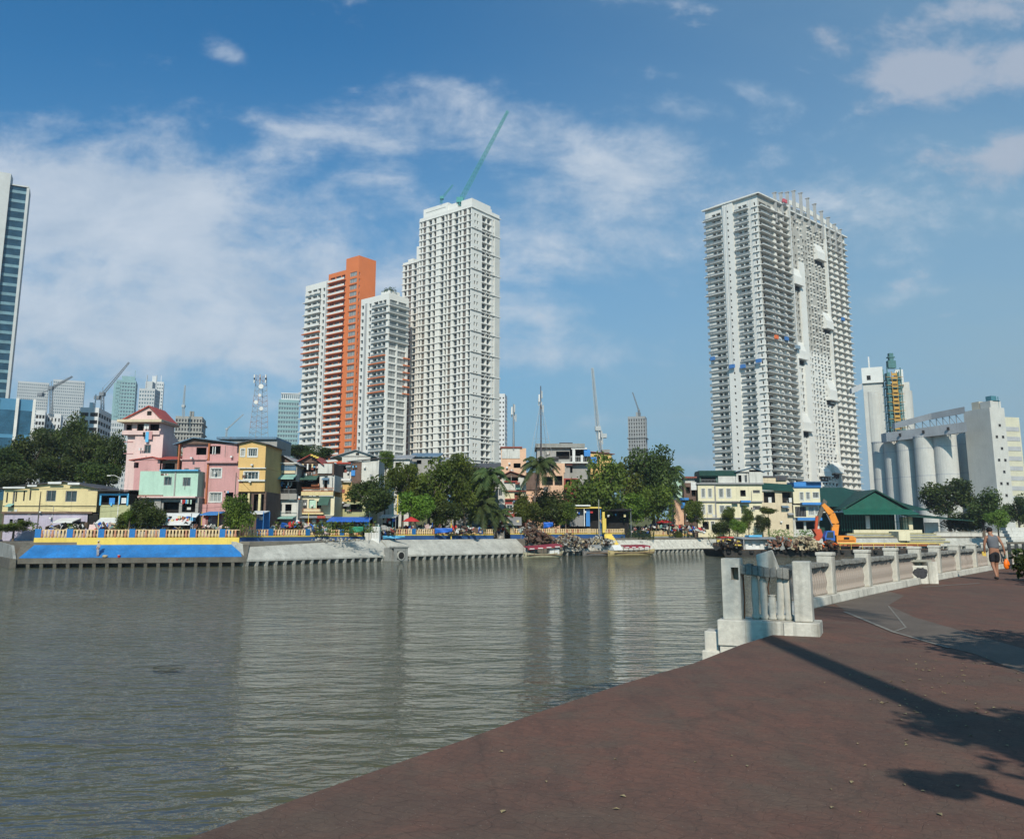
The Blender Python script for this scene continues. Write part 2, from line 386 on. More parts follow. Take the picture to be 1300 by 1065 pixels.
river_wall('grey river slope with round drain outlet, reaching the broken debris gap', S[2], S[3]+(S[3]-S[2]).normalized()*1.2, 'grey')
S3b = S[3]+(S[4]-S[3])*.17
river_wall('whitish river wall behind the moored long boats', S3b, S[4], 'white')
river_wall('river wall behind the cluttered work barge', S[4], S[5], 'conc')
river_wall('river wall below the green roofed pavilion towards the right edge', S[5], S[6], 'conc')
def drain():
    p = gnd(509, 712, 0); d = (S[3]-S[2]).normalized(); t = thing('drain_outlet', 'square concrete drain outlet with round pipe in the grey slope', 'drain', (p.x, p.y-.25, 0), math.atan2(d.y, d.x))
    w = MB(); holed(w, (-1.2, 0, 0), (1, 0, 0), (0, -1, 0), 0, 2.4, -.3, 1.75, [(.6, 1.8, .15, 1.3)], .5); w.box(-1.2, 1.2, .5, 2.2, -.3, 1.75); w.box(-1.35, 1.35, -.1, .8, 1.752, 1.95); w.build('outlet_wall', M_concg, t)
    r = MB(); r.tube([(0, -.12, .72), (0, .45, .72)], .62, 16, 0); r.build('pipe_ring', M_conc, t); h = MB(); h.tube([(0, -.135, .72), (0, .2, .72)], .48, 16); h.build('pipe_opening', M_dark, t)
drain()
def creek_wall():
    t = thing('creek_wall', 'shaded blue and yellow quay wall across the creek mouth at left edge', 'river wall', (-110, CREEK, 0))
    L = 110+CX; a = MB(); a.box(0, L, 0, 1.2, -.5, 1.5); a.build('concrete_base', M_concd, t)
    a = MB(); a.box(0, L, .1, 1.2, 1.5, 2.9); a.build('blue_band', M_navy, t); a = MB(); a.box(0, L, .05, .5, 2.9, 3.5); a.build('yellow_rail', M_yel, t)  # darker navy for this blue band: its shade is put into the colour
    v = Vector((S[0].x-CX, S[0].y-CREEK, 0)); e = thing('creek_side_wall', 'dark concrete side wall at the left end of the blue painted slope', 'river wall', (CX, CREEK, 0), math.atan2(v.y, v.x)); L = v.length+.4
    a = MB(); a.box(0, L, -.3, .3, -.5, 1.0); a.build('concrete_base', M_concd, e); a = MB(); a.extr([(0, 0, 1.0), (L, 0, 1.0), (L-2.6, 0, 2.4), (0, 0, 2.7)], (0, .28, 0)); a.build('upper_wall', M_concg, e)
creek_wall()

# ---------------------------------------------------------------- painted balustrades of the far promenade
def painted_fence(label, A, B, inland, z0, sp, every, base_h, base_mat, tall, post_mat, colors=(0, 0)):
    A, rz, L = seg_frame(A, B); t = thing('painted_balustrade', label, 'balustrade', A, rz)
    if base_h:
        w = MB(); w.box(0, L, inland, inland+.3, z0, z0+base_h); w.build('base_wall', base_mat, t)
        w = MB(); w.box(0, L, inland-.03, inland+.33, z0+base_h, z0+base_h+.16); w.build('yellow_strip', M_yel, t); z0 += base_h+.16
    w = MB(); w.box(0, L, inland+.08, inland+.22, z0+tall-.07, z0+tall); w.build('top_rail', M_cream, t)
    bm = []
    for mm in (M_cream, M_pinkb):
        b = MB(); b.lathe([(.09, 0), (.15, .08), (.17, tall*.35), (.10, tall*.62), (.13, tall-.08)], 7); bm.append(b.mesh('baluster', mm, True))
    pm = MB(); pm.box(-.32, .32, 0, .42, 0, tall+.06)
    pmesh = pm.mesh('post', post_mat); n = int(L/sp); cnt = 0; rest = [MB(), MB()]
    for i in range(n+1):
        x = .35+i*sp
        if x > L-.2: break
        if i % every == 0: mesh_obj('post', pmesh, t, (x, inland-.05, z0)); continue
        c = 1 if (i % 3 == 1 and rnd.random() < .6) else 0
        if cnt < 100: mesh_obj('baluster', bm[c], t, (x, inland+.15, z0))
        else: rest[c].raw([(v.co.x+x, v.co.y+inland+.15, v.co.z+z0) for v in bm[c].vertices], [tuple(p.vertices) for p in bm[c].polygons])
        cnt += 1
    for r, mm in zip(rest, (M_cream, M_pinkb)):
        if r.f: tag(r.build('baluster', mm, t), kind='stuff')
d01 = (S[1]-S[0]).normalized()
painted_fence('cream and pink balusters between blue posts on the yellow band', S[0]+d01*1.2, S[1]-d01*1.2, 2.55, 3.25, .37, 9, 0, None, .92, M_blue)
painted_fence('low cream and pink baluster fence on navy wall left of the large tree', S[1]+d01*.5, S[2], 4.8, 2.74, .42, 14, .52, M_navy, .78, M_blue)
painted_fence('cream baluster fence on navy wall ending near the tall palm', S[2]+Vector((.3, 0, 0)), S[3]-Vector((1.2, .5, 0)), 5.0, 2.74, .44, 16, .6, M_navy, .8, M_blue)
dd = (S[4]-S[3]).normalized()
painted_fence('faded cream fence behind the debris heap and yellow steps', S[3]+dd*1.5, S[3]+dd*30, 4.6, 2.74, .46, 20, .7, M_navy, .8, M_cream)
painted_fence('faded cream fence right of the yellow steps', S[3]+dd*38, S[4], 4.6, 2.74, .46, 18, .3, M_concg, .8, M_cream)

# ---------------------------------------------------------------- near walkway
WZ = 2.4
edge_px = [(235, 1065), (370, 1016), (485, 975), (588, 939), (692, 901), (796, 866), (880, 842), (941, 818), (987, 804)]
edge = [gnd(x, y, WZ) for x, y in edge_px]
E0 = edge[0]-Vector((3.6, 8, 0)); BL = [Vector((4.72, 13.7, WZ)), Vector((5.53, 17.28, WZ)), Vector((9.35, 22.5, WZ)), Vector((14.6, 29.4, WZ)), Vector((20.2, 36.4, WZ)), Vector((31, 48, WZ)), Vector((70, 66, WZ))]
def walkway():
    m = bpy.data.materials.new('stamped_brown_concrete'); m.use_nodes = True; g = NG(m.node_tree); b = g.n['Principled BSDF']
    ob = g.new('ShaderNodeTexCoord').outputs['Object']
    big = g.noise(ob, .35, 5, .6, .5); mid = g.noise(ob, 1.7, 6, .65, .4); fine = g.noise(ob, 22, 5, .7)
    c = g.mix(g.mapr(big, .35, .65), (.180, .088, .064), (.128, .078, .060))
    c = g.mix(g.m('MULTIPLY', g.mapr(g.noise(g.scalev(ob, (2.2, .7, 1)), 1.1, 7, .72, .8), .46, .62), .55), c, (.085, .058, .048)); c = g.mix(g.m('MULTIPLY', g.mapr(mid, .46, .66), .8), c, (.128, .092, .070))
    c = g.mix(g.m('MULTIPLY', g.mapr(g.noise(ob, .8, 6, .7, 1.2), .55, .72), .55), c, (.20, .088, .064))
    c = g.mix(g.mapr(fine, .35, .75, 0, .5), c, (.07, .05, .045))
    c = g.mix(g.mapr(g.noise(ob, 60, 2, .5), .68, .74, 0, .45), c, (.36, .33, .28))
    vor = g.new('ShaderNodeTexVoronoi', feature='DISTANCE_TO_EDGE'); vor.inputs['Scale'].default_value = 5.5; vor.inputs['Randomness'].default_value = .8
    ov = g.new('ShaderNodeVectorMath', operation='ADD'); g.l.new(ob, ov.inputs[0])
    nz = g.new('ShaderNodeTexNoise'); nz.inputs['Scale'].default_value = 4; g.l.new(ob, nz.inputs['Vector']); sc = g.scalev(nz.outputs['Color'], (.22, .22, .22)); g.l.new(sc, ov.inputs[1]); g.l.new(ov.outputs[0], vor.inputs['Vector'])
    joint = g.mapr(vor.outputs['Distance'], .0, .035, 0, 1); c = g.mix(g.m('MULTIPLY', g.m('SUBTRACT', 1., joint), .10), c, (.055, .045, .04))
    br = g.new('ShaderNodeTexBrick'); br.inputs['Scale'].default_value = 2.6; br.inputs['Mortar Size'].default_value = .012; br.inputs['Mortar Smooth'].default_value = .6; br.inputs['Color1'].default_value = (1, 1, 1, 1); br.inputs['Color2'].default_value = (.80, .82, .84, 1); br.inputs['Mortar'].default_value = (.42, .42, .42, 1)
    rt = g.new('ShaderNodeVectorRotate', rotation_type='Z_AXIS'); rt.inputs['Angle'].default_value = .55; g.l.new(ov.outputs[0], rt.inputs['Vector']); g.l.new(rt.outputs[0], br.inputs['Vector'])
    c = g.mix(.38, c, g.mix(1., c, br.outputs['Color'], 'MULTIPLY'))
    cr = g.new('ShaderNodeTexVoronoi', feature='DISTANCE_TO_EDGE'); cr.inputs['Scale'].default_value = .42; g.l.new(ov.outputs[0], cr.inputs['Vector'])
    c = g.mix(g.m('MULTIPLY', g.mapr(cr.outputs['Distance'], 0., .008, 1, 0), .25), c, (.045, .035, .03))
    g.l.new(c, b.inputs['Base Color']); b.inputs['Roughness'].default_value = .9; b.inputs['Specular IOR Level'].default_value = .15
    bp = g.new('ShaderNodeBump'); bp.inputs['Strength'].default_value = .55; bp.inputs['Distance'].default_value = .012
    g.l.new(g.m('ADD', g.m('MULTIPLY', fine, .6), g.m('MULTIPLY', joint, .3)), bp.inputs['Height']); g.l.new(bp.outputs[0], b.inputs['Normal'])
    top = [(E0.x, E0.y)]+[(p.x, p.y) for p in edge]+[(p.x, p.y) for p in BL]+[(140, 66), (140, -25), (E0.x, -25)]
    w = MB(); n = len(top); w.raw([(x, y, WZ) for x, y in top]+[(x, y, -.5) for x, y in top], [tuple(reversed(range(n)))]+[(i, (i+1) % n, n+(i+1) % n, n+i) for i in range(n)])
    tag(w.build('walkway', m), kind='structure')
    # grey patch and pale joint line
    pm = mat('grey_screed', (.125, .098, .078), .85, .22, 1.2, bump=.4, bscale=20)
    pts = [gnd(x, y, WZ+.004) for x, y in [(1052, 762), (1096, 753.5), (1130, 751), (1148, 756), (1128, 768), (1160, 783), (1240, 806), (1330, 832), (1330, 866), (1235, 829), (1175, 815), (1133, 801.5), (1090, 785)]]
    w = MB(); w.q(pts[::-1]); tag(w.build('pavement_patch', pm), kind='structure')
    w = MB(); lm = mat('pale_joint', (.22, .20, .17), .9, .35, 5)
    for a, b_, wd in [((1072, 776), (1135, 802), .035), ((1135, 802), (1205, 822), .03), ((1128, 769), (1150, 796), .015), ((1150, 796), (1136, 801), .02), ((1170, 745), (1245, 740), .05)]:
        p, q_ = gnd(*a, WZ+.009), gnd(*b_, WZ+.009); v = (q_-p).normalized(); s_ = Vector((-v.y, v.x, 0))*wd; w.q([p-s_, q_-s_, q_+s_, p+s_])
    tag(w.build('pavement_joint', lm), kind='structure')
walkway()

# ---------------------------------------------------------------- long balustrade of the walkway
def near_balustrade():
    t = thing('stone_balustrade', 'long white post balustrade with pinkish balusters along the walkway', 'balustrade', (BL[1].x, BL[1].y, WZ))
    o = BL[1]; segs = [(BL[1], BL[2]), (BL[2], BL[3]), (BL[3], BL[4]), (BL[4], BL[5])]
    M_pb = mat('dusty_pink_concrete', (.34, .285, .245), .9, .25, 3, .35, bump=.5, bscale=12)
    M_rail = mat('blackened_concrete', (.21, .205, .185), .95, .45, 2.5, .5, bump=.7, bscale=9)
    cb = MB(); 
    bp = MB(); bp.lathe([(.055, 0), (.075, .03), (.075, .07), (.045, .10), (.06, .17), (.078, .27), (.055, .40), (.038, .50), (.06, .54), (.065, .60)], 8); bmesh_ = bp.mesh('baluster', M_pb, True)
    rest = MB(); cnt = 0; k = 0
    pst = []
    for A, B in segs:
        d = (B-A); L = d.length; d.normalize(); nrm = Vector((-d.y, d.x, 0)); a = A-o; b = B-o; rz = math.atan2(d.y, d.x)
        cb.hexa([a-nrm*.0, b-nrm*.0, b+nrm*.5, a+nrm*.5], [a-nrm*-.02+Vector((0, 0, .19)), b-nrm*-.02+Vector((0, 0, .19)), b+nrm*.5+Vector((0, 0, .19)), a+nrm*.5+Vector((0, 0, .19))])
        nb = max(1, round(L/3.0)); bl = L/nb
        for i in range(nb):
            pst.append((a+d*(i*bl)+nrm*.25, rz))
            w = MB(); r = random.Random(k); k += 1; N_ = 14
            pts = [a+d*(i*bl+.17+(bl-.34)*j/N_)+nrm*.25 for j in range(N_+1)]
            for j in range(N_):
                p, q_ = pts[j], pts[j+1]; h0 = .80+r.uniform(-.012, .012); h1 = .91+r.uniform(-.03, .01); s_ = nrm*(.13+r.uniform(-.012, .012))
                w.hexa([p-s_+Vector((0, 0, h0)), q_-s_+Vector((0, 0, h0)), q_+s_+Vector((0, 0, h0)), p+s_+Vector((0, 0, h0))], [p-s_*.9+Vector((0, 0, h1)), q_-s_*.9+Vector((0, 0, h1)), q_+s_*.9+Vector((0, 0, h1)), p+s_*.9+Vector((0, 0, h1))])
            w.build('handrail', M_rail, t)
            m_ = 17
            for j in range(m_):
                p = a+d*(i*bl+.26+(bl-.52)*j/(m_-1))+nrm*.25
                if cnt < 100: mesh_obj('baluster', bmesh_, t, (p.x, p.y, .19), (0, 0, rz))
                else: rest.raw([(v.co.x+p.x, v.co.y+p.y, v.co.z+.19) for v in bmesh_.vertices], [tuple(f.vertices) for f in bmesh_.polygons])
                cnt += 1
    cb.build('kerb', M_white2, t); tag(rest.build('baluster', M_pb, t, True), kind='stuff')
    pm = MB(); pm.box(-.15, .15, -.17, .17, .19, 1.04); pm.box(-.165, .165, -.19, .19, 1.04, 1.12); pme = pm.mesh('post', M_white2)
    for p, rz in pst[1:]: mesh_obj('post', pme, t, p, (0, 0, rz))
near_balustrade()
def soften():
    for o in C.objects:
        if o.type == 'MESH' and o.name.split('.')[0] in ('post', 'plinth', 'side_block', 'broken_slab', 'kerb', 'handrail', 'side_panel', 'seat') and o.parent and o.parent.get('category') in ('balustrade', 'bench') and 'white' in o.parent['label'] and not o.modifiers:
            m = o.modifiers.new('worn_edges', 'BEVEL'); m.width = .018; m.segments = 2

def bastion():
    A = Vector((3.32, 14.12, 0)); B = Vector((4.72, 13.5, 0)); A_, rz, L = seg_frame(A, B)
    t = thing('broken_balustrade', 'broken white balustrade end with two thick posts over the river', 'balustrade', A_, rz)
    w = MB(); w.box(0, L, 0, .62, -.3, 2.60); w.box(-.02, .42, -.03, .5, 2.2, 2.602); w.build('plinth', M_white2, t)
    w = MB(); w.box(-.26, -.03, .1, .5, -.3, 2.40); w.box(-.3, .02, .05, .56, 1.9, 2.1); w.build('side_block', M_white2, t)
    # near thick post
    w = MB(); w.box(L-.37, L-.10, .08, .42, 2.604, 3.53); w.build('post', M_white2, t)
    w = MB(); holed(w, (.06, .1, 0), (1, 0, 0), (0, -1, 0), 0, .29, 2.604, 3.56, [(.15, .27, 3.22, 3.42)], .3); w.box(.06, .35, .4, .45, 2.604, 3.56)
    w.q([(.06, .1, 3.56), (.35, .1, 3.56), (.35, .4, 3.56), (.06, .4, 3.56)]); w.q([(.06, .1, 2.604), (.06, .1, 3.56), (.06, .4, 3.56), (.06, .4, 2.604)]); w.q([(.35, .1, 2.604), (.35, .4, 2.604), (.35, .4, 3.56), (.35, .1, 3.56)]); w.build('post', M_white2, t)
    bw = MB(); bw.lathe([(.06, 0), (.075, .05), (.05, .1), (.062, .3), (.058, .6), (.045, .66), (.07, .70)], 10); bme = bw.mesh('baluster', M_white2, True)
    for x, s_, tilt in [(.55, 1, 0), (.68, .98, 0), (.81, .55, 0), (.93, 1, .04), (1.06, 1, -.03)]: mesh_obj('baluster', bme, t, (x, .3, 2.6), (0, tilt, 0), (1, 1, s_*1.02))
    M_rail = MATS['blackened_concrete']; w = MB(); r = random.Random(4)
    pts = [Vector((.34+.095*j, .3, 3.46-.011*j+r.uniform(-.01, .01))) for j in range(9)]
    for p, q_ in zip(pts, pts[1:]):
        a, b, c, e = [r.uniform(-.02, .02) for _ in range(4)]
        w.hexa([p+Vector((0, -.15+a, -.14)), q_+Vector((0, -.15+b, -.14)), q_+Vector((0, .15+b, -.14)), p+Vector((0, .15+a, -.14))], [p+Vector((0, -.13+a, .02+c)), q_+Vector((0, -.13+b, .02+e)), q_+Vector((0, .13+b, .02+e)), p+Vector((0, .13+a, .02+c))])
    w.build('handrail', M_rail, t)
    w = MB(); w.hexa([(.62, .18, 3.44), (.95, .18, 3.37), (.95, .42, 3.37), (.62, .42, 3.44)], [(.60, .18, 3.62), (.84, .2, 3.70), (.84, .42, 3.70), (.60, .42, 3.62)]); w.build('broken_slab', M_white2, t)
    w = MB(); w.tube([(.36, .3, 2.6), (.38, .28, 2.9), (.37, .3, 3.3)], .012, 5); w.tube([(.78, .3, 2.9), (.76, .25, 3.1), (.8, .3, 3.3)], .01, 5); w.build('reinforcing_bar', mat('rust', (.14, .06, .03), .9, .4, 5), t)
bastion()
def kerb_link():
    w = MB(); a, b = Vector((4.72, 13.58, WZ)), BL[1]; d = (b-a).normalized(); n = Vector((-d.y, d.x, 0)); 
    w.hexa([a, b, b+n*.5, a+n*.5], [p+Vector((0, 0, .19)) for p in (a, b, b+n*.5, a+n*.5)]); o = w.build('low_kerb', M_white2); tag(o, 'low whitish kerb between the broken end and the long balustrade', 'kerb')
kerb_link()
def bench_block():
    p = gnd(1153, 741.5, WZ); t = thing('concrete_bench', 'white U shaped concrete bench with dark smudges beside the balustrade', 'bench', p, R(4))
    k = 1.0; w = MB(); w.box(0, .16*k, 0, .5, 0, .62); w.build('side_panel', M_white2, t); w = MB(); w.box(.68, .98, 0, .5, 0, .66); w.build('side_panel', M_white2, t)
    w = MB(); w.box(.162, .678, .02, .5, .0, .55); w.build('seat', M_white2, t); w = MB(); w.box(.10, .86, .1, .5, .664, .72); w.build('top_slab', mat('mossy_slab', (.30, .29, .24), .9, .3, 4), t)
    s = MB(); r = random.Random(5)
    pts = [(.42+.25*math.cos(a)*(.75+.3*r.random()), .012, .34+.19*math.sin(a)*(.7+.35*r.random())) for a in [i*math.tau/22 for i in range(22)]]
    s.extr(pts, (0, .006, 0)); s.build('paint_smudge', mat('soot', (.05, .05, .055), .95, .5, 9), t)
bench_block()
def bag(label, px, py, sc, seed):
    p = gnd(px, py, WZ); r = random.Random(seed); me = bpy.data.meshes.new('rubbish_bag'); bm = bmesh.new(); bmesh.ops.create_icosphere(bm, subdivisions=3, radius=1)
    ph = [r.random()*6 for _ in range(6)]
    for v in bm.verts:
        c = v.co; f = 1+.16*math.sin(c.x*5+ph[0])+.14*math.sin(c.y*6+c.z*4+ph[1])+.1*math.sin(c.z*9+c.x*7+ph[2]); v.co = Vector((c.x*f*.32, c.y*f*.2, max(c.z*f*.19+.15+.16*c.x*c.x*(c.x < 0), 0)))
    bm.to_mesh(me); bm.free(); me.materials.append(mat('black_plastic', (.022, .022, .025), .45, .4, 6)); me.polygons.foreach_set('use_smooth', [True]*len(me.polygons))
    o = mesh_obj('rubbish_bag', me, None, p, (0, 0, R(20)), (sc, sc, sc)); tag(o, label, 'rubbish bag')
bag('small black crumpled bag left of the concrete bench', 1146, 740, .9, 1)
bag('black crumpled bag further along the kerb, right of the bench', 1219, 727, 1.0, 2)
soften()
def leaves():
    r = random.Random(77); mb = MB()
    for i in range(150):
        p = gnd(r.gauss(1180, 70), r.gauss(870, 32), WZ) if i % 3 else gnd(r.uniform(620, 1300), r.uniform(830, 1040), WZ); a = r.uniform(0, 6.28); s_ = r.uniform(.012, .03); u = Vector((math.cos(a), math.sin(a), 0))*s_; v = Vector((-math.sin(a), math.cos(a), 0))*s_*.5
        if p.x > 3.3 or p.y < 7: mb.q([p-u+Vector((0, 0, .006)), p-v+Vector((0, 0, .012)), p+u+Vector((0, 0, .008)), p+v+Vector((0, 0, .014))])
    o = mb.build('fallen_leaves', mat('dry_leaf', (.30, .24, .13), .8, .4, 8)); tag(o, 'scattered dry leaf bits on the brown walkway', 'leaves', None, 'stuff')
leaves()
# ================================================================ high-rise towers
T_white = mat('tower_white', (.64, .63, .59), .8, .07, .15, .12)
T_grey = mat('tower_grey', (.36, .36, .35), .8, .12, .2, .2)
T_orange = mat('tower_orange', (.60, .17, .055), .75, .08, .15, .12)
T_beige = mat('tower_beige', (.46, .43, .35), .8, .1, .2, .2)
T_glass = glass('tower_glass', (.05, .065, .075)); T_glassb = glass('brownish_glass', (.11, .08, .06), .3)
T_curt = mat('curtained_glass', (.24, .25, .24), .35, .35, .5, spec=.6)
T_rail = mat('balcony_rail', (.20, .225, .23), .5, .2, .8)

def corner_frame(label, name, cat, px, pytop, Y, ang, group=None, zb=2.6):
    """thing whose origin is the near vertical corner; front face runs along -x (local), side face along +y"""
    p = at(px, pytop, Y); t = thing(name, label, cat, (p.x, p.y, zb), ang, group); return t, p.z-zb

def face(mb, wins, O, U, N, W_, z0, z1, cols, fh, top_gap, th=.5, m=0, slab=None, fr=None, skip=None):
    """cols: (f0,f1,h0,h1,depth,glass) fractions of width and floor height"""
    n = int((z1-z0-top_gap)/fh); holes = {}
    Uv, Nv = Vector(U), Vector(N)
    zt = z1-top_gap
    deep = {}
    for k in range(n):
        zf = zt-(k+1)*fh
        for ci, (f0, f1, h0, h1, dp, gl, bars) in enumerate(cols):
            if skip and skip(k, ci, n): continue
            h = (f0*W_, f1*W_, zf+h0*fh, zf+h1*fh)
            deep.setdefault(dp, []).append(h)
            o = Vector(O)+Uv*h[0]-Nv*(dp-.02); wins.append((Vector((o.x, o.y, h[2])), U, N, h[1]-h[0], h[3]-h[2], fr or M_frame, gl, bars))
    allh = [h for v in deep.values() for h in v]
    base = MB(); holed(base, O, U, N, 0, W_, z0, z1, allh, 0.0001, m)
    # keep only the face cells, reveals are added with their own depth
    nf = len(base.f)-4*len(allh)
    for f, mi in list(zip(base.f, base.mi))[:nf]: mb.q([base.v[i] for i in f], mi)
    for dp, hs in deep.items():
        for a, b, c, d in hs:
            pt = lambda u, z, e=0: Vector(O)+Uv*u-Nv*e+Vector((0, 0, z))
            mb.q([pt(a, c), pt(a, d), pt(a, d, dp), pt(a, c, dp)], m); mb.q([pt(b, c), pt(b, c, dp), pt(b, d, dp), pt(b, d)], m)
            mb.q([pt(a, c), pt(a, c, dp), pt(b, c, dp), pt(b, c)], m); mb.q([pt(a, d), pt(b, d), pt(b, d, dp), pt(a, d, dp)], m)
    return [zt-k*fh for k in range(n+1)]
def obox(mb, O, U, N, u0, u1, d0, d1, z0, z1, m=0):
    """box on a face: u along, d outward"""
    O, U, N = Vector(O), Vector(U), Vector(N)
    q = lambda z: [O+U*u0+N*d1+Vector((0, 0, z)), O+U*u1+N*d1+Vector((0, 0, z)), O+U*u1+N*d0+Vector((0, 0, z)), O+U*u0+N*d0+Vector((0, 0, z))]
    mb.hexa(q(z0), q(z1), m)
FX = ((1, 0, 0), (0, -1, 0)); SX = ((0, 1, 0), (1, 0, 0))
def shell(mb, x0, x1, y0, y1, z0, z1, m=0, front=False, right=False):
    """the plain sides of a block (left, back, top, and what the flags ask)"""
    mb.q([(x0, y1, z0), (x0, y0, z0), (x0, y0, z1), (x0, y1, z1)], m); mb.q([(x1, y1, z0), (x0, y1, z0), (x0, y1, z1), (x1, y1, z1)], m)
    mb.q([(x0, y0, z1), (x1, y0, z1), (x1, y1, z1), (x0, y1, z1)], m)
    if front: mb.q([(x0, y0, z0), (x1, y0, z0), (x1, y0, z1), (x0, y0, z1)], m)
    if right: mb.q([(x1, y0, z0), (x1, y1, z0), (x1, y1, z1), (x1, y0, z1)], m)

# ---------------------------------------------------------------- white tower under construction
def white_tower():
    t, H = corner_frame('tall white bare tower with green crane on top, right of the orange one', 'apartment_tower', 'apartment tower', 599, 258, 352, R(-38))
    Wf, D = 31.5, 19.2; fh = 3.05; G = T_glass; B = T_glassb; K = M_dark
    wl = MB(); wins = []
    cols = [(.025, .055, .2, .85, .5, K, 0), (.075, .135, .1, .85, .45, B, 1), (.185, .25, .12, .88, .8, G, 0), (.285, .335, .12, .88, .8, K, 0), (.425, .49, .12, .88, .8, G, 0), (.515, .55, .12, .88, .6, K, 0), (.575, .63, .08, .9, .4, B, 1), (.68, .75, .12, .88, .8, G, 0), (.775, .81, .2, .88, .5, K, 0), (.845, .905, .08, .9, .4, B, 1), (.94, .985, .1, .9, .6, G, 0)]
    lv = face(wl, wins, (-Wf, 0, 0), *FX, Wf, 0, H, cols, fh, 1.7)
    sc = [(.10, .15, .25, .75, .4, K, 0), (.19, .24, .25, .75, .4, G, 0), (.37, .53, .06, .86, 1.3, G, 1), (.55, .68, .06, .86, 1.3, G, 1), (.76, .79, .05, .95, .7, K, 0)]
    face(wl, wins, (0, 0, 0), *SX, D, 0, H, sc, fh, 3.2)
    shell(wl, -Wf, 0, 0, D, 0, H)
    # lower wing to the left
    Wl = 11.0; Hl = at(520, 325, 368).z-2.6
    face(wl, wins, (-Wf-Wl, .8, 0), *FX, Wl, 0, Hl, [(.1, .25, .15, .85, .5, K, 0), (.32, .52, .08, .88, .4, B, 1), (.62, .82, .1, .88, .8, G, 0), (.88, .97, .1, .88, .5, K, 0)], fh, 1.2)
    shell(wl, -Wf-Wl, -Wf, .8, D*.7, 0, Hl)
    wl.box(-Wf-Wl*.28, -Wf, 1.6, 10, Hl-2, Hl+6.5); wl.box(-Wf-Wl*.8, -Wf-Wl*.5, 2, 8, Hl-1, Hl+1.6)
    wl.build('wall', T_white, t)
    sb = MB()
    for k, z in enumerate(lv):
        obox(sb, (-Wf, 0, 0), *FX, 0, Wf*.655, .002, .38, z-.2, z+.14); obox(sb, (-Wf, 0, 0), *FX, Wf*.665, Wf+.0, .002, .38, z-.2, z+.14)
        if k % 3 == 0: obox(sb, (0, 0, 0), *SX, -.38, D+.5, .002, .5, z-.22, z+.12)
        obox(sb, (0, 0, 0), *SX, D*.355, D*.70, .002, .30, z-1.95, z-1.60+.0)
    for k in range(int((Hl-1.2)/fh)+1): z = Hl-1.2-k*fh; obox(sb, (-Wf-Wl, .8, 0), *FX, -.4, Wl, .002, .38, z-.2, z+.14)
    for f in (.155, .345, .40, .50, .56, .655, .83, .92): obox(sb, (-Wf, 0, 0), *FX, Wf*f-.18, Wf*f+.18, .001, .16, 4, H-1.75)
    build_split(sb, 'floor_slab', T_white, t)
    pr = MB(); pr.box(-Wf, -Wf*.52, 2.5, D*.6, H, H+5.2); pr.box(-Wf*.95, -Wf*.56, 2.3, 2.5, H+3.3, H+3.8); pr.box(-Wf*.52, -Wf*.35, 3, D*.5, H, H+4); pr.box(-Wf*.33, -.4, 4, D-5, H, H+1.4); pr.box(-6.5, -.3, .4, D-6, H, H+2.6)
    pr.build('roof_block', T_white, t)
    pc = MB(); pc.box(-Wf-Wl-2, 1.5, -1.2, D+1.5, -1, 7.2); [pc.box(x, x+1, -1.8, -1.2, 0, 7.4) for x in (-28, -21, -14, -7, 0)]; pc.box(1.5, 4, -1, 14, 5.8, 6.4); pc.build('podium', T_grey, t)
    gp = MB(); obox(gp, (0, 0, 0), *SX, D*.82, D, .003, .25, 7, H-3); gp.build('grey_pier', mat('pier_grey', (.50, .50, .47), .8, .1, .2), t)
    wins.sort(key=lambda w: -w[3]*w[4]); add_windows(t, wins)
    return t, H
WT, WTH = white_tower()

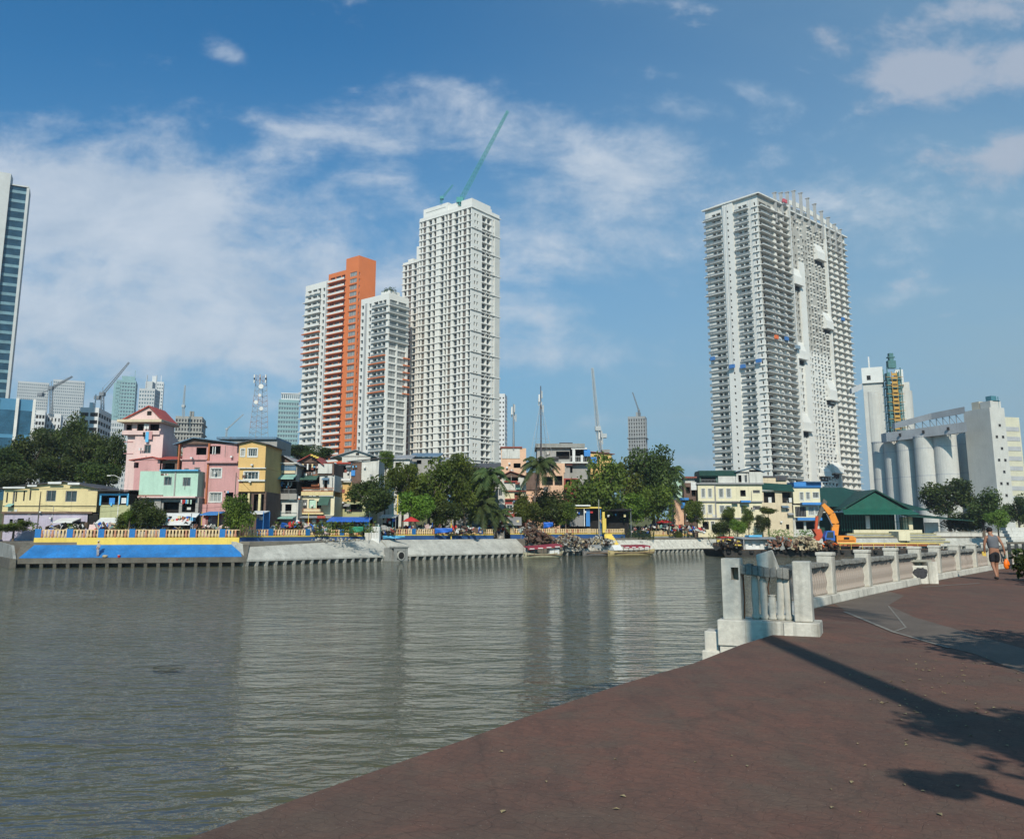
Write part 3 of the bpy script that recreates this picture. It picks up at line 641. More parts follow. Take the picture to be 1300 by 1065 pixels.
# ---------------------------------------------------------------- orange and white pair
def orange_tower():
    t, H = corner_frame('orange and white apartment tower with orange top block', 'apartment_tower', 'apartment tower', 456, 327, 372, R(-38))
    fh = 3.1; Wo = 20.8; Ww = 17.4; D = 10.4; G = T_curt; K = T_glass
    Hm = H-4.2; wl = MB(); ow = MB(); wins = []
    # orange front, balcony bays then window column at the corner
    cols = [(.06, .22, .12, .86, 1.1, K, 1), (.24, .42, .12, .86, .7, G, 1), (.44, .56, .15, .86, .9, K, 0), (.715, .945, .22, .86, .28, G, 2)]
    lv = face(ow, wins, (-Wo, 0, 0), *FX, Wo, 0, Hm, cols, fh, 1.6)
    sc = [(.03, .10, .2, .7, .4, K, 0)]
    face(ow, wins, (0, 0, 0), *SX, D, 0, Hm, sc, fh, 1.6); shell(ow, -Wo, 0, 0, D, 0, Hm)
    ow.box(-Wo*.42, 0, .001, D, Hm+.002, H+1.0)
    ow.build('orange_wall', T_orange, t)
    Hw = Hm-2.4
    cols = [(.10, .26, .1, .86, 1.2, K, 1), (.30, .50, .1, .86, .8, G, 1), (.53, .66, .1, .86, 1.2, K, 0), (.74, .83, .2, .75, .5, K, 0)]
    lw = face(wl, wins, (-Wo-Ww, .6, 0), *FX, Ww, 0, Hw, cols, fh, 2.4); shell(wl, -Wo-Ww, -Wo, .6, D*1.1, 0, Hw)
    wl.build('white_wall', T_white, t)
    g = MB(); obox(g, (-Wo-Ww, .6, 0), *FX, Ww*.885, Ww-.01, .002, .12, 2, Hw-.5); g.build('grey_strip', T_grey, t)
    s_, s2, rl = MB(), MB(), MB()
    for k, z in enumerate(lv[:-1]):
        obox(s_, (-Wo, 0, 0), *FX, .4, Wo*.60, .002, 1.1, z-fh-.12, z-fh+.22)
        if k % 2: obox(s_, (-Wo, 0, 0), *FX, Wo*.70, Wo*.96, .002, .3, z-fh-.1, z-fh+.2)
        obox(rl, (-Wo, 0, 0), *FX, .5, Wo*.58, .9, 1.05, z-fh+.23, z-fh+1.15)
    n = len(lw)-1
    for k, z in enumerate(lw[:-1]):
        orange = 6 <= k <= 11 or k >= n-6 and k < n-1
        if orange: obox(s2, (-Wo-Ww, .6, 0), *FX, -.5, Ww*.69, .002, 1.2, z-fh-.15, z-fh+.25)
        elif k % 2: obox(rl, (-Wo-Ww, .6, 0), *FX, -.7, Ww*.70, .002, 1.0, z-fh-.12, z-fh+.20)
        obox(rl, (-Wo-Ww, .6, 0), *FX, .9, Ww*.68, .75, .9, z-fh+.26, z-fh+1.1)
    build_split(s_, 'balcony_slab', T_orange, t); build_split(s2, 'balcony_slab', T_orange, t); build_split(rl, 'balcony_parapet', T_white, t)
    b = MB(); b.box(-Wo-Ww, 1, -.9, D, -1, 4.5); b.build('podium', T_orange, t)
    wins.sort(key=lambda w: -w[3]*w[4]); add_windows(t, wins)
orange_tower()
def half_tower():
    t, H = corner_frame('shorter white and orange tower with roof garden between two taller towers', 'apartment_tower', 'apartment tower', 494, 372, 352, R(-38))
    fh = 3.1; Wf = 17.5; D = 12.; G = T_curt; K = T_glass; wl = MB(); wins = []
    cols = [(.02, .11, .25, .75, .5, K, 0), (.30, .38, .25, .8, .5, K, 0), (.47, .62, .1, .86, 1.1, K, 1), (.64, .77, .1, .86, .7, G, 1), (.80, .91, .1, .86, 1.0, K, 0)]
    lv = face(wl, wins, (-Wf, 0, 0), *FX, Wf, 0, H, cols, fh, 2.2)
    sc = [(.06, .42, .12, .86, .5, G, 2), (.48, .9, .12, .86, .5, G, 2)]
    face(wl, wins, (0, 0, 0), *SX, D, 0, H, sc, fh, 2.2); shell(wl, -Wf, 0, 0, D, 0, H); wl.box(-6, -.6, 1, 7, H, H+1.6); wl.build('wall', T_white, t)
    g = MB(); obox(g, (-Wf, 0, 0), *FX, Wf*.16, Wf*.235, .002, .15, 2, H-2.3); g.build('grey_strip', T_grey, t)
    a, b, p = MB(), MB(), MB(); n = len(lv)-1
    for k, z in enumerate(lv[:-1]):
        if 7 <= k <= 12: obox(a, (-Wf, 0, 0), *FX, Wf*.36, Wf*.93, .002, 1.0, z-fh-.15, z-fh+.22); obox(a, (0, 0, 0), *SX, D*.75, D*1.05, .002, .9, z-fh-.15, z-fh+.22)
        else: obox(b, (-Wf, 0, 0), *FX, Wf*.42, Wf*(.96 if k > 6 else 1.0)+(.8 if k < 6 and k % 2 else 0), .002, .8, z-fh-.12, z-fh+.16)
        if k < 6: obox(b, (0, 0, 0), *SX, -.0, D, .002, .8, z-fh-.1, z-fh+.14); obox(p, (0, 0, 0), *SX, .2, D-.2, .6, .7, z-fh+.15, z-fh+1.1); 
        obox(p, (-Wf, 0, 0), *FX, Wf*.45, Wf*.93, .6, .72, z-fh+.23, z-fh+1.1)
    build_split(a, 'orange_slab', T_orange, t); build_split(b, 'white_slab', T_white, t); build_split(p, 'balcony_parapet', T_rail, t)
    b = MB(); b.box(-Wf-6, 1.0, -1.0, D, -1, 3.9); b.build('podium', T_white, t); b = MB(); b.box(-Wf-6, 1.05, -1.05, -.3, 3.9, 4.7); b.box(-2.5, 1.05, -1.1, -.1, 0, 4.7); b.build('orange_cornice', T_orange, t)
    lf = MB(); r = random.Random(8)
    for i in range(260):
        c = Vector((r.uniform(-5.5, .3), r.uniform(.8, 4), H+1.4+abs(r.gauss(.5, .7)))); leafq(lf, c, .35, r)
    lf.build('roof_garden', foliage('roof_plants', (.025, .055, .015), (.06, .11, .03)), t)
    wins.sort(key=lambda w: -w[3]*w[4]); add_windows(t, wins)
def leafq(mb, c, s, r, m=0, up=.35):
    n = Vector((r.gauss(0, 1), r.gauss(0, 1), r.gauss(0, 1)+up)).normalized(); a = n.orthogonal().normalized(); b = n.cross(a); t = r.random()*6.28
    u = (a*math.cos(t)+b*math.sin(t))*s; v = (b*math.cos(t)-a*math.sin(t))*s*.55
    mb.q([c-u, c-v*.9, c+u, c+v], m)
half_tower()

# ---------------------------------------------------------------- big white tower on the right
def right_tower():
    t, H = corner_frame('large white bare concrete tower with curved roof fins and boxed sky balconies', 'apartment_tower', 'apartment tower', 961, 247, 356, R(-48))
    # local: left end face runs along -x, long face along +y
    Wl, D = 27.5, 79.; fh = 2.97; G = glass('teal_glass', (.05, .10, .10)); K = M_dark
    wl = MB(); wins = []
    cols = [(.13, .20, .1, .84, 1.0, K, 0), (.21, .30, .1, .84, 1.2, G, 1), (.44, .475, .35, .62, .3, K, 0), (.64, .70, .1, .84, 1.3, K, 0), (.72, .80, .1, .84, 1.0, G, 1), (.925, .955, .25, .72, .3, K, 0)]
    lv = face(wl, wins, (-Wl, 0, 0), *FX, Wl, 0, H, cols, fh, 2.4)
    r = random.Random(12)
    sc = [(.015, .085, .08, .84, 1.5, K, 0), (.10, .135, .1, .84, 1.0, G, 0), (.15, .21, .08, .84, 1.5, K, 0), (.225, .30, .06, .88, 1.8, K, 0), (.312, .33, .0, 1., 2.2, K, 0)]
    for i, (a, b) in enumerate([(.345, .365), (.375, .395), (.47, .49), (.50, .52), (.535, .555), (.57, .595), (.61, .635), (.65, .675), (.69, .72)]): sc.append((a, b, .18+.03*(i % 3), .8, .5, K if i % 3 else T_glass, 0))
    sc += [(.74, .79, .08, .84, 1.5, K, 0), (.80, .85, .08, .84, 1.5, T_glass, 0), (.87, .925, .08, .84, 1.4, K, 0), (.94, .985, .08, .84, 1.4, T_glass, 0)]
    face(wl, wins, (0, 0, 0), *SX, D, 0, H, sc, fh, 2.4, skip=lambda k, ci, n: (ci in (7, 8) and k < 3) or (ci in (9, 10) and 11 < k < 14) or (ci > 4 and r.random() < .04))
    shell(wl, -Wl, 0, 0, D, 0, H)
    T_raw = mat('bare_tower_concrete', (.40, .385, .345), .9, .16, .12, .35)
    for q, f in enumerate(wl.f):     # the upper floors of the long face are still unpainted concrete
        cx, cy, cz = [sum(wl.v[v_][a_] for v_ in f)/len(f) for a_ in range(3)]
        if cx > -2.6 and .3 < cy < D*.74 and cz > H*.56: wl.mi[q] = 1
    wl.build('wall', [T_white, T_raw], t)
    s_, rl, pr, bx = MB(), MB(), MB(), MB()
    for k, z in enumerate(lv[:-1]):
        zf = z-fh; big = k % 3 == 0 and k < 13
        obox(s_, (-Wl, 0, 0), *FX, -.6 if not big else -1, Wl*.34, .002, .85 if not big else 1.5, zf-.07 if not big else zf-.12, zf+.09 if not big else zf+.16); obox(s_, (-Wl, 0, 0), *FX, Wl*.57, Wl*.84, .002, .85 if not big else 1.5, zf-.07 if not big else zf-.12, zf+.09 if not big else zf+.16)
        obox(s_, (-Wl, 0, 0), *FX, Wl*.885, Wl*1.0, .002, .6, zf-.1, zf+.1)
        obox(s_, (0, 0, 0), *SX, 0, D*.305, .002, 1.5 if not big else 1.9, zf-.08 if not big else zf-.14, zf+.1 if not big else zf+.16); obox(s_, (0, 0, 0), *SX, D*.73, D*1.0+.3, .002, 1.3, zf-.12, zf+.14)
        obox(rl, (-Wl, 0, 0), *FX, -.5, Wl*.33, .75, .84, zf+.10, zf+1.05); obox(rl, (-Wl, 0, 0), *FX, Wl*.58, Wl*.835, .75, .84, zf+.10, zf+1.05)
        # slanted party walls that make the sunlit triangles
        for f in (.092, .142, .218, .303) if k > 12 else (.142, .218): pr.extr([(.002, D*f, zf+.15), (1.45, D*f, zf+.15), (1.45, D*f, zf+1.15), (.002, D*f, zf+2.83)], (0, .35, 0))
        for f in (.735, .795, .86, .932): pr.extr([(.002, D*f, zf+.15), (1.25, D*f, zf+.15), (1.25, D*f, zf+1.1), (.002, D*f, zf+2.83)], (0, .35, 0))
        for f in (.41, .445, .525, .56, .60, .64, .68, .70):
            if (k*7+int(f*100)) % 5: obox(pr, (0, 0, 0), *SX, D*f, D*f+.9, .002, .75, zf+.5, zf+1.25)
        obox(rl, (0, 0, 0), *SX, .2, D*.30, 1.32, 1.4, zf+.15, zf+.95) if k > 9 else obox(rl, (0, 0, 0), *SX, .2, D*.10, 1.32, 1.4, zf+.15, zf+.95)
    build_split(s_, 'balcony_slab', T_white, t); build_split(rl, 'balcony_railing', T_rail, t); build_split(pr, 'party_wall', T_white, t)
    # plain piers
    p = MB(); obox(p, (-Wl, 0, 0), *FX, Wl*.355, Wl*.555, .002, .9, 0, H+.8)
    p2 = MB(); holed(p2, (-Wl+Wl*.375, -.9, 0), *FX, 0, Wl*.16, 3, H, [(Wl*.07, Wl*.10, z-fh+1.0, z-fh+1.9) for z in lv[2:-1]], .35); p.v  # small windows of the pier
    p = MB(); O_ = (-Wl+Wl*.355, -.9, 0); holed(p, O_, *FX, 0, Wl*.20, 0, H+.8, [(Wl*.085, Wl*.115, z-fh+.9, z-fh+1.85) for z in lv[:-1]], .4)
    xa, xb = -Wl+Wl*.355, -Wl+Wl*.555
    p.q([(xa, 0, 0), (xa, -.9, 0), (xa, -.9, H+.8), (xa, 0, H+.8)]); p.q([(xb, -.9, 0), (xb, 0, 0), (xb, 0, H+.8), (xb, -.9, H+.8)]); p.q([(xa, -.9, H+.8), (xb, -.9, H+.8), (xb, 0, H+.8), (xa, 0, H+.8)]); p.build('stair_pier', T_white, t)
    pk = MB(); obox(pk, O_, *FX, Wl*.05, Wl*.15, -.5, -.41, 2, H-1); pk.build('pier_glass', K, t)
    p = MB(); obox(p, (0, 0, 0), *SX, D*.40, D*.46, .002, .8, 0, H-24); obox(p, (0, 0, 0), *SX, D*.30, D*.315, .002, 1.7, 0, H+1); obox(p, (0, 0, 0), *SX, D*.725, D*.735, .002, 1.3, 0, H); p.build('plain_pier', T_white, t)
    # roof: cornice and fins in an arc
    c = MB(); obox(c, (-Wl, 0, 0), *FX, -1, Wl+1, .0, 1.3, H-.1, H+.5); obox(c, (0, 0, 0), *SX, -1.2, D*.3, .0, 1.5, H-.1, H+.45); obox(c, (0, 0, 0), *SX, D*.3, D+1.2, .0, 1.2, H-1.3, H-.7); c.box(-Wl*.85, -Wl*.62, 2, 12, H, H+2.2); c.build('roof_cornice', T_white, t)
    arc = [(.17, 4), (.24, 5.5), (.31, 7.3), (.385, 9.6), (.465, 10.3), (.545, 9.4), (.625, 8.2), (.705, 6.2), (.785, 4.6), (.86, 2.6), (.93, 1.2)]
    fm = MB(); [fm.box(-.7, .55, -.42, .42, -14, 0) for _ in (0,)]; fm.box(-1.1, .9, -.6, .6, 0, .35); fm_ = fm.mesh('roof_fin', T_grey)
    for f, h in arc: mesh_obj('roof_fin', fm_, t, (.8, D*f, H+h))
    rw = MB()
    for (f, h), (f2, h2) in zip(arc[2:-1], arc[3:]):
        rw.hexa([(-.6, D*f+.5, H+h*.3), (-.0, D*f+.5, H+h*.3), (-.0, D*f2-.5, H+h2*.3), (-.6, D*f2-.5, H+h2*.3)], [(-.6, D*f+.5, H+h*.3+2.3), (-.0, D*f+.5, H+h*.3+2.3), (-.0, D*f2-.5, H+h2*.3+2.3), (-.6, D*f2-.5, H+h2*.3+2.3)])
    rw.box(-12, -2, D*.25, D*.6, H, H+3.5); rw.build('parapet', T_white, t)
    # boxed sky balconies
    def sky_box(py, f0, f1, h):
        z = None
        y = (f0+f1)/2*D; a = R(-48); wy = t.location.y+math.cos(a)*y; z = at(1000, py, wy).z-2.6; b = MB(); w_ = (f1-f0)*D
        b.extr([(.002, f0*D, z+h), (1.9, f0*D, z+h*.45), (1.9, f0*D, z+.2), (.002, f0*D, z+.2)], (0, w_, 0)); b.box(.002, 2.5, f0*D-.6, f1*D+.6, z-.45, z+.18); b.build('sky_balcony', T_white, t)
        k = MB(); k.box(.004, .3, f0*D+.2, f1*D-.2, z-2.4, z-.47); k.build('sky_balcony_shade', K, t)  # raised near-black panel below the box; the shade there is put into its colour
    for py, f0, f1, h in [(331, .60, .69, 8), (418, .655, .74, 8), (508, .64, .73, 10), (600, .64, .75, 5), (362, .315, .40, 8), (456, .315, .40, 8), (547, .32, .41, 8), (604, .51, .60, 4)]: sky_box(py, f0, f1, h)
    wins.sort(key=lambda w: -w[3]*w[4]); add_windows(t, wins)
    # workers' cradles hanging on the faces: they hang from the building, so each is a thing
    M = t.matrix_basis.copy(); M = Matrix.Translation(t.location) @ Matrix.Rotation(R(-48), 4, 'Z')
    def cradle(label, lx, ly, py, col, w_=3.0):
        p = M @ Vector((lx, ly, 0)); z = at(930, py, p.y).z; c = thing('work_cradle', label, 'work cradle', (p.x, p.y, z), R(-48), 'work cradles hanging on the tower')
        if lx < 0: sx, sy = w_, .8
        else: sx, sy = .8, w_
        b = MB(); b.box(0, sx, -sy, 0, 0, 1.6); b.build('cradle_box', col, c); h = MB(); h.tube([(sx*.2, -sy*.5, 1.6), (sx*.2, -sy*.5, H-(z-2.6)+.0)], .05, 4); h.tube([(sx*.8, -sy*.5, 1.6), (sx*.8, -sy*.5, H-(z-2.6))], .05, 4); h.build('rope', M_metal, c)
    cb, co = mat('cradle_blue', (.05, .16, .40), .6), mat('cradle_orange', (.7, .15, .04), .6)
    cradle('blue work cradle at the far left edge of the tower', -26.5, -1.3, 458, cb, 2.2); cradle('blue work cradle at the foot of the plain pier', -16.5, -1.9, 468, cb, 2.6); cradle('blue work cradle just right of the plain pier', -11.3, -1.3, 468, cb, 2.4)
    cradle('blue work cradle near the tower corner', -3.5, -1.3, 461, cb, 2.4)
    cradle('orange covered cradle right of the tower corner', 1.6, 7.5, 431, co, 2.2); cradle('blue cradle beside the orange covered one', 1.6, 16, 433, cb, 2.4)
    cradle('grey blue hoist cage at the vertical slot', 2.4, 24, 444, mat('cradle_grey', (.2, .27, .33), .6), 3.4); cradle('small blue cradle near the upper right tower edge', 1.6, 69, 408, cb, 2.0)
    cradle('red tarpaulin cradle under the roof fins', 1.8, 21, 259, mat('cradle_red', (.5, .1, .12), .6), 3.)
right_tower()

# ---------------------------------------------------------------- glass tower at left edge and its podium block
def glass_tower():
    t, H = corner_frame('dark glass office tower with pale concrete side at the left edge', 'office_tower', 'office tower', 38, 236, 300, R(27))
    sg = mat('stone_cladding', (.44, .45, .44), .7, .1, .3); g = glass('dark_blue_glass', (.02, .05, .08)); g2 = mat('spandrel_glass', (.12, .22, .26), .35, .3, .4, spec=.6)
    fh = 3.55; W1 = 6.2; w = MB(); 
    w.box(-W1, -.5, .3, 8, -1, H-1); w.build('glass_wall', g, t)
    sp_ = MB(); n = int(H/fh)
    for k in range(n): z = H-2.5-k*fh; obox(sp_, (-W1, .3, 0), *FX, .0, W1-.9, .003, .16, z-1.1, z)
    build_split(sp_, 'spandrel_band', g2, t)
    c = MB(); c.box(-.9, 0, -.05, 8, -1, H-.6); c.build('edge_fin', sg, t)
    c = MB(); c.extr([(-W1-.02, -1.4, -1), (-W1-.02, 8, -1), (-W1-.02, 8, H+4.5), (-W1-.02, -1.4, H+3)], (-24, 0, 0)); c.build('concrete_core', sg, t)
    wins = []
    for k in range(4, 9):
        for x in (-W1-5.2, -W1-4.0): wins.append((Vector((x, -1.43, H-k*fh+3)), (1, 0, 0), (0, -1, 0), .9, 1.7, M_frame, g, 0))
    add_windows(t, wins); c = MB(); c.extr([(-W1, -.2, H-.9), (-W1, 7.9, H-.9), (-.4, 7.9, H-.9), (-.4, -.2, H-.9)], (0, 0, .5)); c.build('roof', sg, t)
glass_tower()
def fin_block():
    p = at(46, 509, 190); t = thing('office_block', 'low blue glass office block with white vertical fins below the glass tower', 'office block', (p.x, p.y, 2.6), R(30)); H = p.z-2.6
    g = glass('blue_panel_glass', (.03, .09, .15), .2); g2 = mat('sky_blue_panel', (.07, .20, .32), .4, .1, .3); w = MB(); w.box(-40, 0, 0, 22, -1, H); w.build('glass_wall', g, t)
    b = MB(); b.box(-40.02, .03, -.06, .3, H-2.4, H+.15); b.box(-40.02, .03, -.05, .3, H-8.6, H-7.8); b.build('top_band', g2, t)
    for x in (-.6, -3.9, -7.9, -12): f = MB(); f.box(x, x+.6, -.7, -.07, -1, H+.3); f.build('fin', M_white, t)
fin_block()

# ---------------------------------------------------------------- far skyline
def simple_tower(label, px0, px1, pyt, Y, D, m, gm, fh=3.3, cols=6, cw=.6, rz=0, band=False, name='high_rise', zb=2.6, extras=None, top_gap=1.5, side='right', hh=(.25, .8), group='distant high rises'):
    p0 = at(px0, pyt, Y); p1 = at(px1, pyt, Y); Wd = (p1.x-p0.x)/(math.cos(rz)-p1.x/Y*math.sin(rz)); t = thing(name, label, 'high rise', (p0.x, p0.y, zb), rz, group); H = p0.z-zb
    w = MB(); wins = []
    cc = [((i+.5-cw/2)/cols, (i+.5+cw/2)/cols, hh[0], hh[1], .25, gm, 0) for i in range(cols)] if not band else [(.03, .97, .35, .85, .3, gm, 0)]
    face(w, wins, (0, 0, 0), *FX, Wd, 0, H, cc, fh, top_gap); nc = max(2, int(cols*D/Wd))
    cc = [((i+.5-cw/2)/nc, (i+.5+cw/2)/nc, hh[0], hh[1], .25, gm, 0) for i in range(nc)]
    face(w, wins, (Wd, 0, 0), *SX, D, 0, H, cc, fh, top_gap); shell(w, 0, Wd, 0, D, 0, H)
    w.build('wall', m, t); wins = [x for x in wins]; add_windows(t, wins, 60)
    if extras:
        e = MB(); extras(e, Wd, H, D); e.build('roof_structure', m, t)
    return t, Wd, H
FW = mat('far_white', (.56, .57, .57), .8, .08, .05); FG = mat('far_grey', (.42, .43, .43), .8, .1, .05); FGl = glass('far_glass', (.10, .14, .16), .2, .3); FT = mat('far_teal', (.20, .33, .34), .5, .15, .05)
simple_tower('wide pale slab tower left of its twin above the dark trees', 23, 63, 483.5, 950, 18, FG, FGl, 3.4, 16, .62, R(28))
simple_tower('wide pale slab tower right of its twin, behind the long crane jib', 68, 108, 481.5, 940, 18, FG, FGl, 3.4, 16, .62, R(25))
simple_tower('low white block of banded windows beside the slab towers', 46, 58, 521, 420, 20, FW, M_dark, 3.3, 3, .8, R(26), name='white_block')
simple_tower('low white block with two square window columns, right of the banded one', 60, 78, 525, 430, 14, FW, M_dark, 3.3, 4, .45, R(24), name='white_block')
simple_tower('white parking deck block with wide dark bands', 102, 126, 517, 360, 22, FW, M_dark, 3.2, 2, .86, R(12), name='white_block', extras=lambda e, W_, H, D: (e.box(W_*.4, W_*.6, 2, 5, H, H+2.5), e.box(W_*.7, W_*.75, 1, 1.5, H, H+6)))
simple_tower('teal glass tower with pale left column', 148, 173, 482, 800, 24, FT, FGl, 3.4, 7, .7, R(20), extras=lambda e, W_, H, D: (e.box(-2, W_*.22, 0, 10, 0, H-3), e.box(W_*.25, W_*.9, 3, 15, H, H+4.5), e.box(W_*.9, W_*.93, 1, 2, H, H+10)))
simple_tower('grey stepped tower with twin spires', 177, 197, 493, 760, 18, FG, FGl, 3.4, 6, .6, R(8), extras=lambda e, W_, H, D: (e.box(W_*.3, W_*.75, 3, 15, H, H+7), e.box(W_*.35, W_*.39, 3, 4, H, H+13), e.box(W_*.95, W_*1.0, 3, 4, H, H+13)))
simple_tower('pale slim tower with broken top right of the stepped one', 191, 208, 484, 830, 16, FW, FGl, 3.4, 6, .55, R(20), extras=lambda e, W_, H, D: (e.box(W_*.1, W_*.4, 3, 12, H, H+6), e.box(W_*.75, W_*.8, 3, 4, H, H+7)))
simple_tower('low grey block at the foot of the teal glass tower', 137, 160, 533, 520, 20, FG, FGl, 3.2, 8, .55, R(20))
simple_tower('broad grey block behind the pink tower', 158, 178, 548, 500, 20, FG, FGl, 3.2, 6, .55)
simple_tower('unfinished grey block under a thin crane', 223, 257, 528, 600, 26, mat('raw_concrete', (.30, .29, .26), .9, .15, .1), M_dark, 3.2, 9, .6, R(14), hh=(.15, .85), extras=lambda e, W_, H, D: (e.box(-1.2, W_+1.2, -1, D+1, H-12, H-11.4), e.box(-1.2, W_+1.2, -1, D+1, H-5, H-4.4), e.box(W_*.5, W_*.65, 2, 6, H, H+4)))
simple_tower('pale teal glass tower with white crown left of the orange tower', 354, 380, 507, 620, 22, FT, FGl, 3.4, 8, .8, R(14), band=False, extras=lambda e, W_, H, D: None)
def crown():
    p0 = at(357, 507, 622); p1 = at(380, 507, 622); t = thing('roof_crown', 'white lattice crown on the pale teal tower', 'roof crown', (p0.x, p0.y, p0.z), R(14)); w = MB(); Wd = p1.x-p0.x
    w.box(0, Wd, 1, 12, .05, 4.5); w.box(-.3, Wd+.3, .5, 12.5, 4.52, 5.2); w.build('crown_frame', FW, t); k = MB()
    for i in range(9): k.box(Wd*(i+.2)/9, Wd*(i+.8)/9, .93, .99, 1, 3.9)
    k.build('crown_opening', FGl, t)
crown()
simple_tower('white dotted tower just right of the bare white tower', 625, 641, 500, 560, 14, FW, M_dark, 3.1, 4, .45, R(-6), hh=(.35, .75))
simple_tower('distant unfinished tower with scaffold bands above the big trees', 797, 819, 529, 700, 15, mat('raw_concrete_blue', (.26, .27, .27), .9, .15, .1), M_dark, 3.0, 7, .55, R(-14), hh=(.1, .88),
    extras=lambda e, W_, H, D: [e.box(-1, W_+1, -1, D+1, H-18-k*9, H-17.5-k*9) for k in range(6)]+[e.box(W_*.45, W_*.7, 3, 8, H, H+4)])

# ---------------------------------------------------------------- cranes and masts
def lattice(mb, a, b, w0, w1, n, r, m=0):
    a, b = Vector(a), Vector(b); d = (b-a).normalized(); u = d.orthogonal().normalized(); v = d.cross(u)
    cs = [(1, 1), (-1, 1), (-1, -1), (1, -1)]
    P_ = lambda i, c: a+(b-a)*(i/n)+(u*c[0]+v*c[1])*((w0+(w1-w0)*i/n)/2)
    for c in cs: mb.tube([P_(0, c), P_(n, c)], r, 4, m)
    for i in range(n):
        for k in range(4): mb.tube([P_(i, cs[k]), P_(i+1, cs[(k+1) % 4])], r*.6, 3, m, False)
        for k in range(4): mb.tube([P_(i, cs[k]), P_(i, cs[(k+1) % 4])], r*.6, 3, m, False)
C_teal = mat('crane_teal', (.04, .24, .24), .6, .2, 1); C_grey = mat('crane_grey', (.17, .19, .21), .6, .2, 1); C_pale = mat('crane_pale', (.36, .38, .38), .6, .2, 1); C_red = mat('mast_red', (.42, .08, .06), .6, .2, 1)
def crane(label, Y, foot, hub, tip, col, w=1.6, r=.12, counter=None, n=16, group=None):
    f = at(*foot, Y); h = at(*hub, Y); tp = at(*tip, Y); t = thing('tower_crane', label, 'crane', f, 0, group)
    if (h-f).length > 1: m_ = MB(); lattice(m_, (0, 0, 0), h-f, w, w, max(4, int((h-f).length/(w*1.3))), r); m_.build('mast', col, t)
    j = MB(); lattice(j, h-f, tp-f, w*.9, w*.5, n, r*.8); j.build('jib', col, t)
    c = MB(); c.box(h.x-f.x-w*.9, h.x-f.x+w*.9, -w*.9, w*.9, h.z-f.z-w*.5, h.z-f.z+w*.9); c.build('cab', col, t)
    if counter: k = at(*counter, Y)-f; c = MB(); c.tube([h-f, k], r*2, 4); c.box(k.x-w, k.x+w, -w, w, k.z-w, k.z+w*.3); c.build('counterweight', col, t); c = MB(); c.tube([h-f+Vector((0, 0, w*3)), tp-f], r*.4, 3); c.tube([h-f+Vector((0, 0, w*3)), k], r*.4, 3); c.tube([h-f, h-f+Vector((0, 0, w*3))], r, 4); c.build('stay', col, t)
crane('long teal lattice jib leaning right above the white tower', 362, (583, 262), (584, 256), (645, 141), C_teal, 1.7, .15, None, 22)
crane('small teal jib on the left part of the white tower roof', 366, (560, 258), (561, 252), (575, 235), C_teal, .9, .07, None, 8)
crane('grey luffing crane in front of the twin slab towers', 420, (65, 530), (65, 493), (92, 478), C_grey, 1.2, .12, (52, 500))
crane('grey luffing crane over the white parking block', 400, (130, 530), (130, 501), (164, 460), C_grey, 1.2, .12, (124, 504))
crane('thin hanging crane over the unfinished grey block', 590, (233, 530), (233, 516), (235, 489), C_pale, 1.2, .13)
crane('faint pale crane left of the telecom mast', 700, (287, 556), (288, 545), (309, 526), C_pale, 1.0, .12)
crane('tall thin luffing crane standing above the roofs right of centre', 300, (763, 576), (759, 545), (752, 467), C_pale, 1.1, .12, (766, 552), 22)
crane('small crane on top of the distant unfinished tower', 700, (812, 530), (811, 521), (803, 498), C_grey, 1.0, .14)
crane('slim far crane jib between the scaffold tower and the conveyor', 420, (1156, 534), (1156, 522), (1153, 505), C_grey, .7, .09)
def telecom(label, px, pyb, pyt, Y, w0, w1, mats_, dishes, panels=0):
    f = at(px, pyb, Y); tp = at(px, pyt, Y); t = thing('telecom_mast', label, 'telecom mast', f); H = tp.z-f.z; n = 12
    for k in range(6):
        m_ = MB(); a, b = k/6, (k+1)/6; lattice(m_, (0, 0, H*a), (0, 0, H*b), w0+(w1-w0)*a, w0+(w1-w0)*b, 2, .07); m_.build('lattice_section', mats_[k % 2], t)
    for (dx, fz, r) in dishes: d = MB(); d.tube([(dx, -w0*.35, H*fz), (dx+.1, -w0*.35-.5, H*fz)], r, 12); d.build('dish', M_white, t)
    for k in range(panels): p = MB(); x = (-1, 1, 0)[k % 3]*w1*.8; p.box(x-.15, x+.15, -w1*.7, -w1*.5, H*(.86+.05*(k//3)), H*(.86+.05*(k//3))+1.6); p.build('antenna_panel', M_white, t)
telecom('red and white lattice telecom mast with dishes left of centre', 328, 556, 476, 260, 4.2, 2.2, (mat('mast_grey', (.27, .27, .27), .6), mat('mast_red_white', (.30, .20, .19), .6)), [(.5, .80, .75), (-.8, .55, .6), (.9, .45, .6), (.2, .66, .5)], 6)
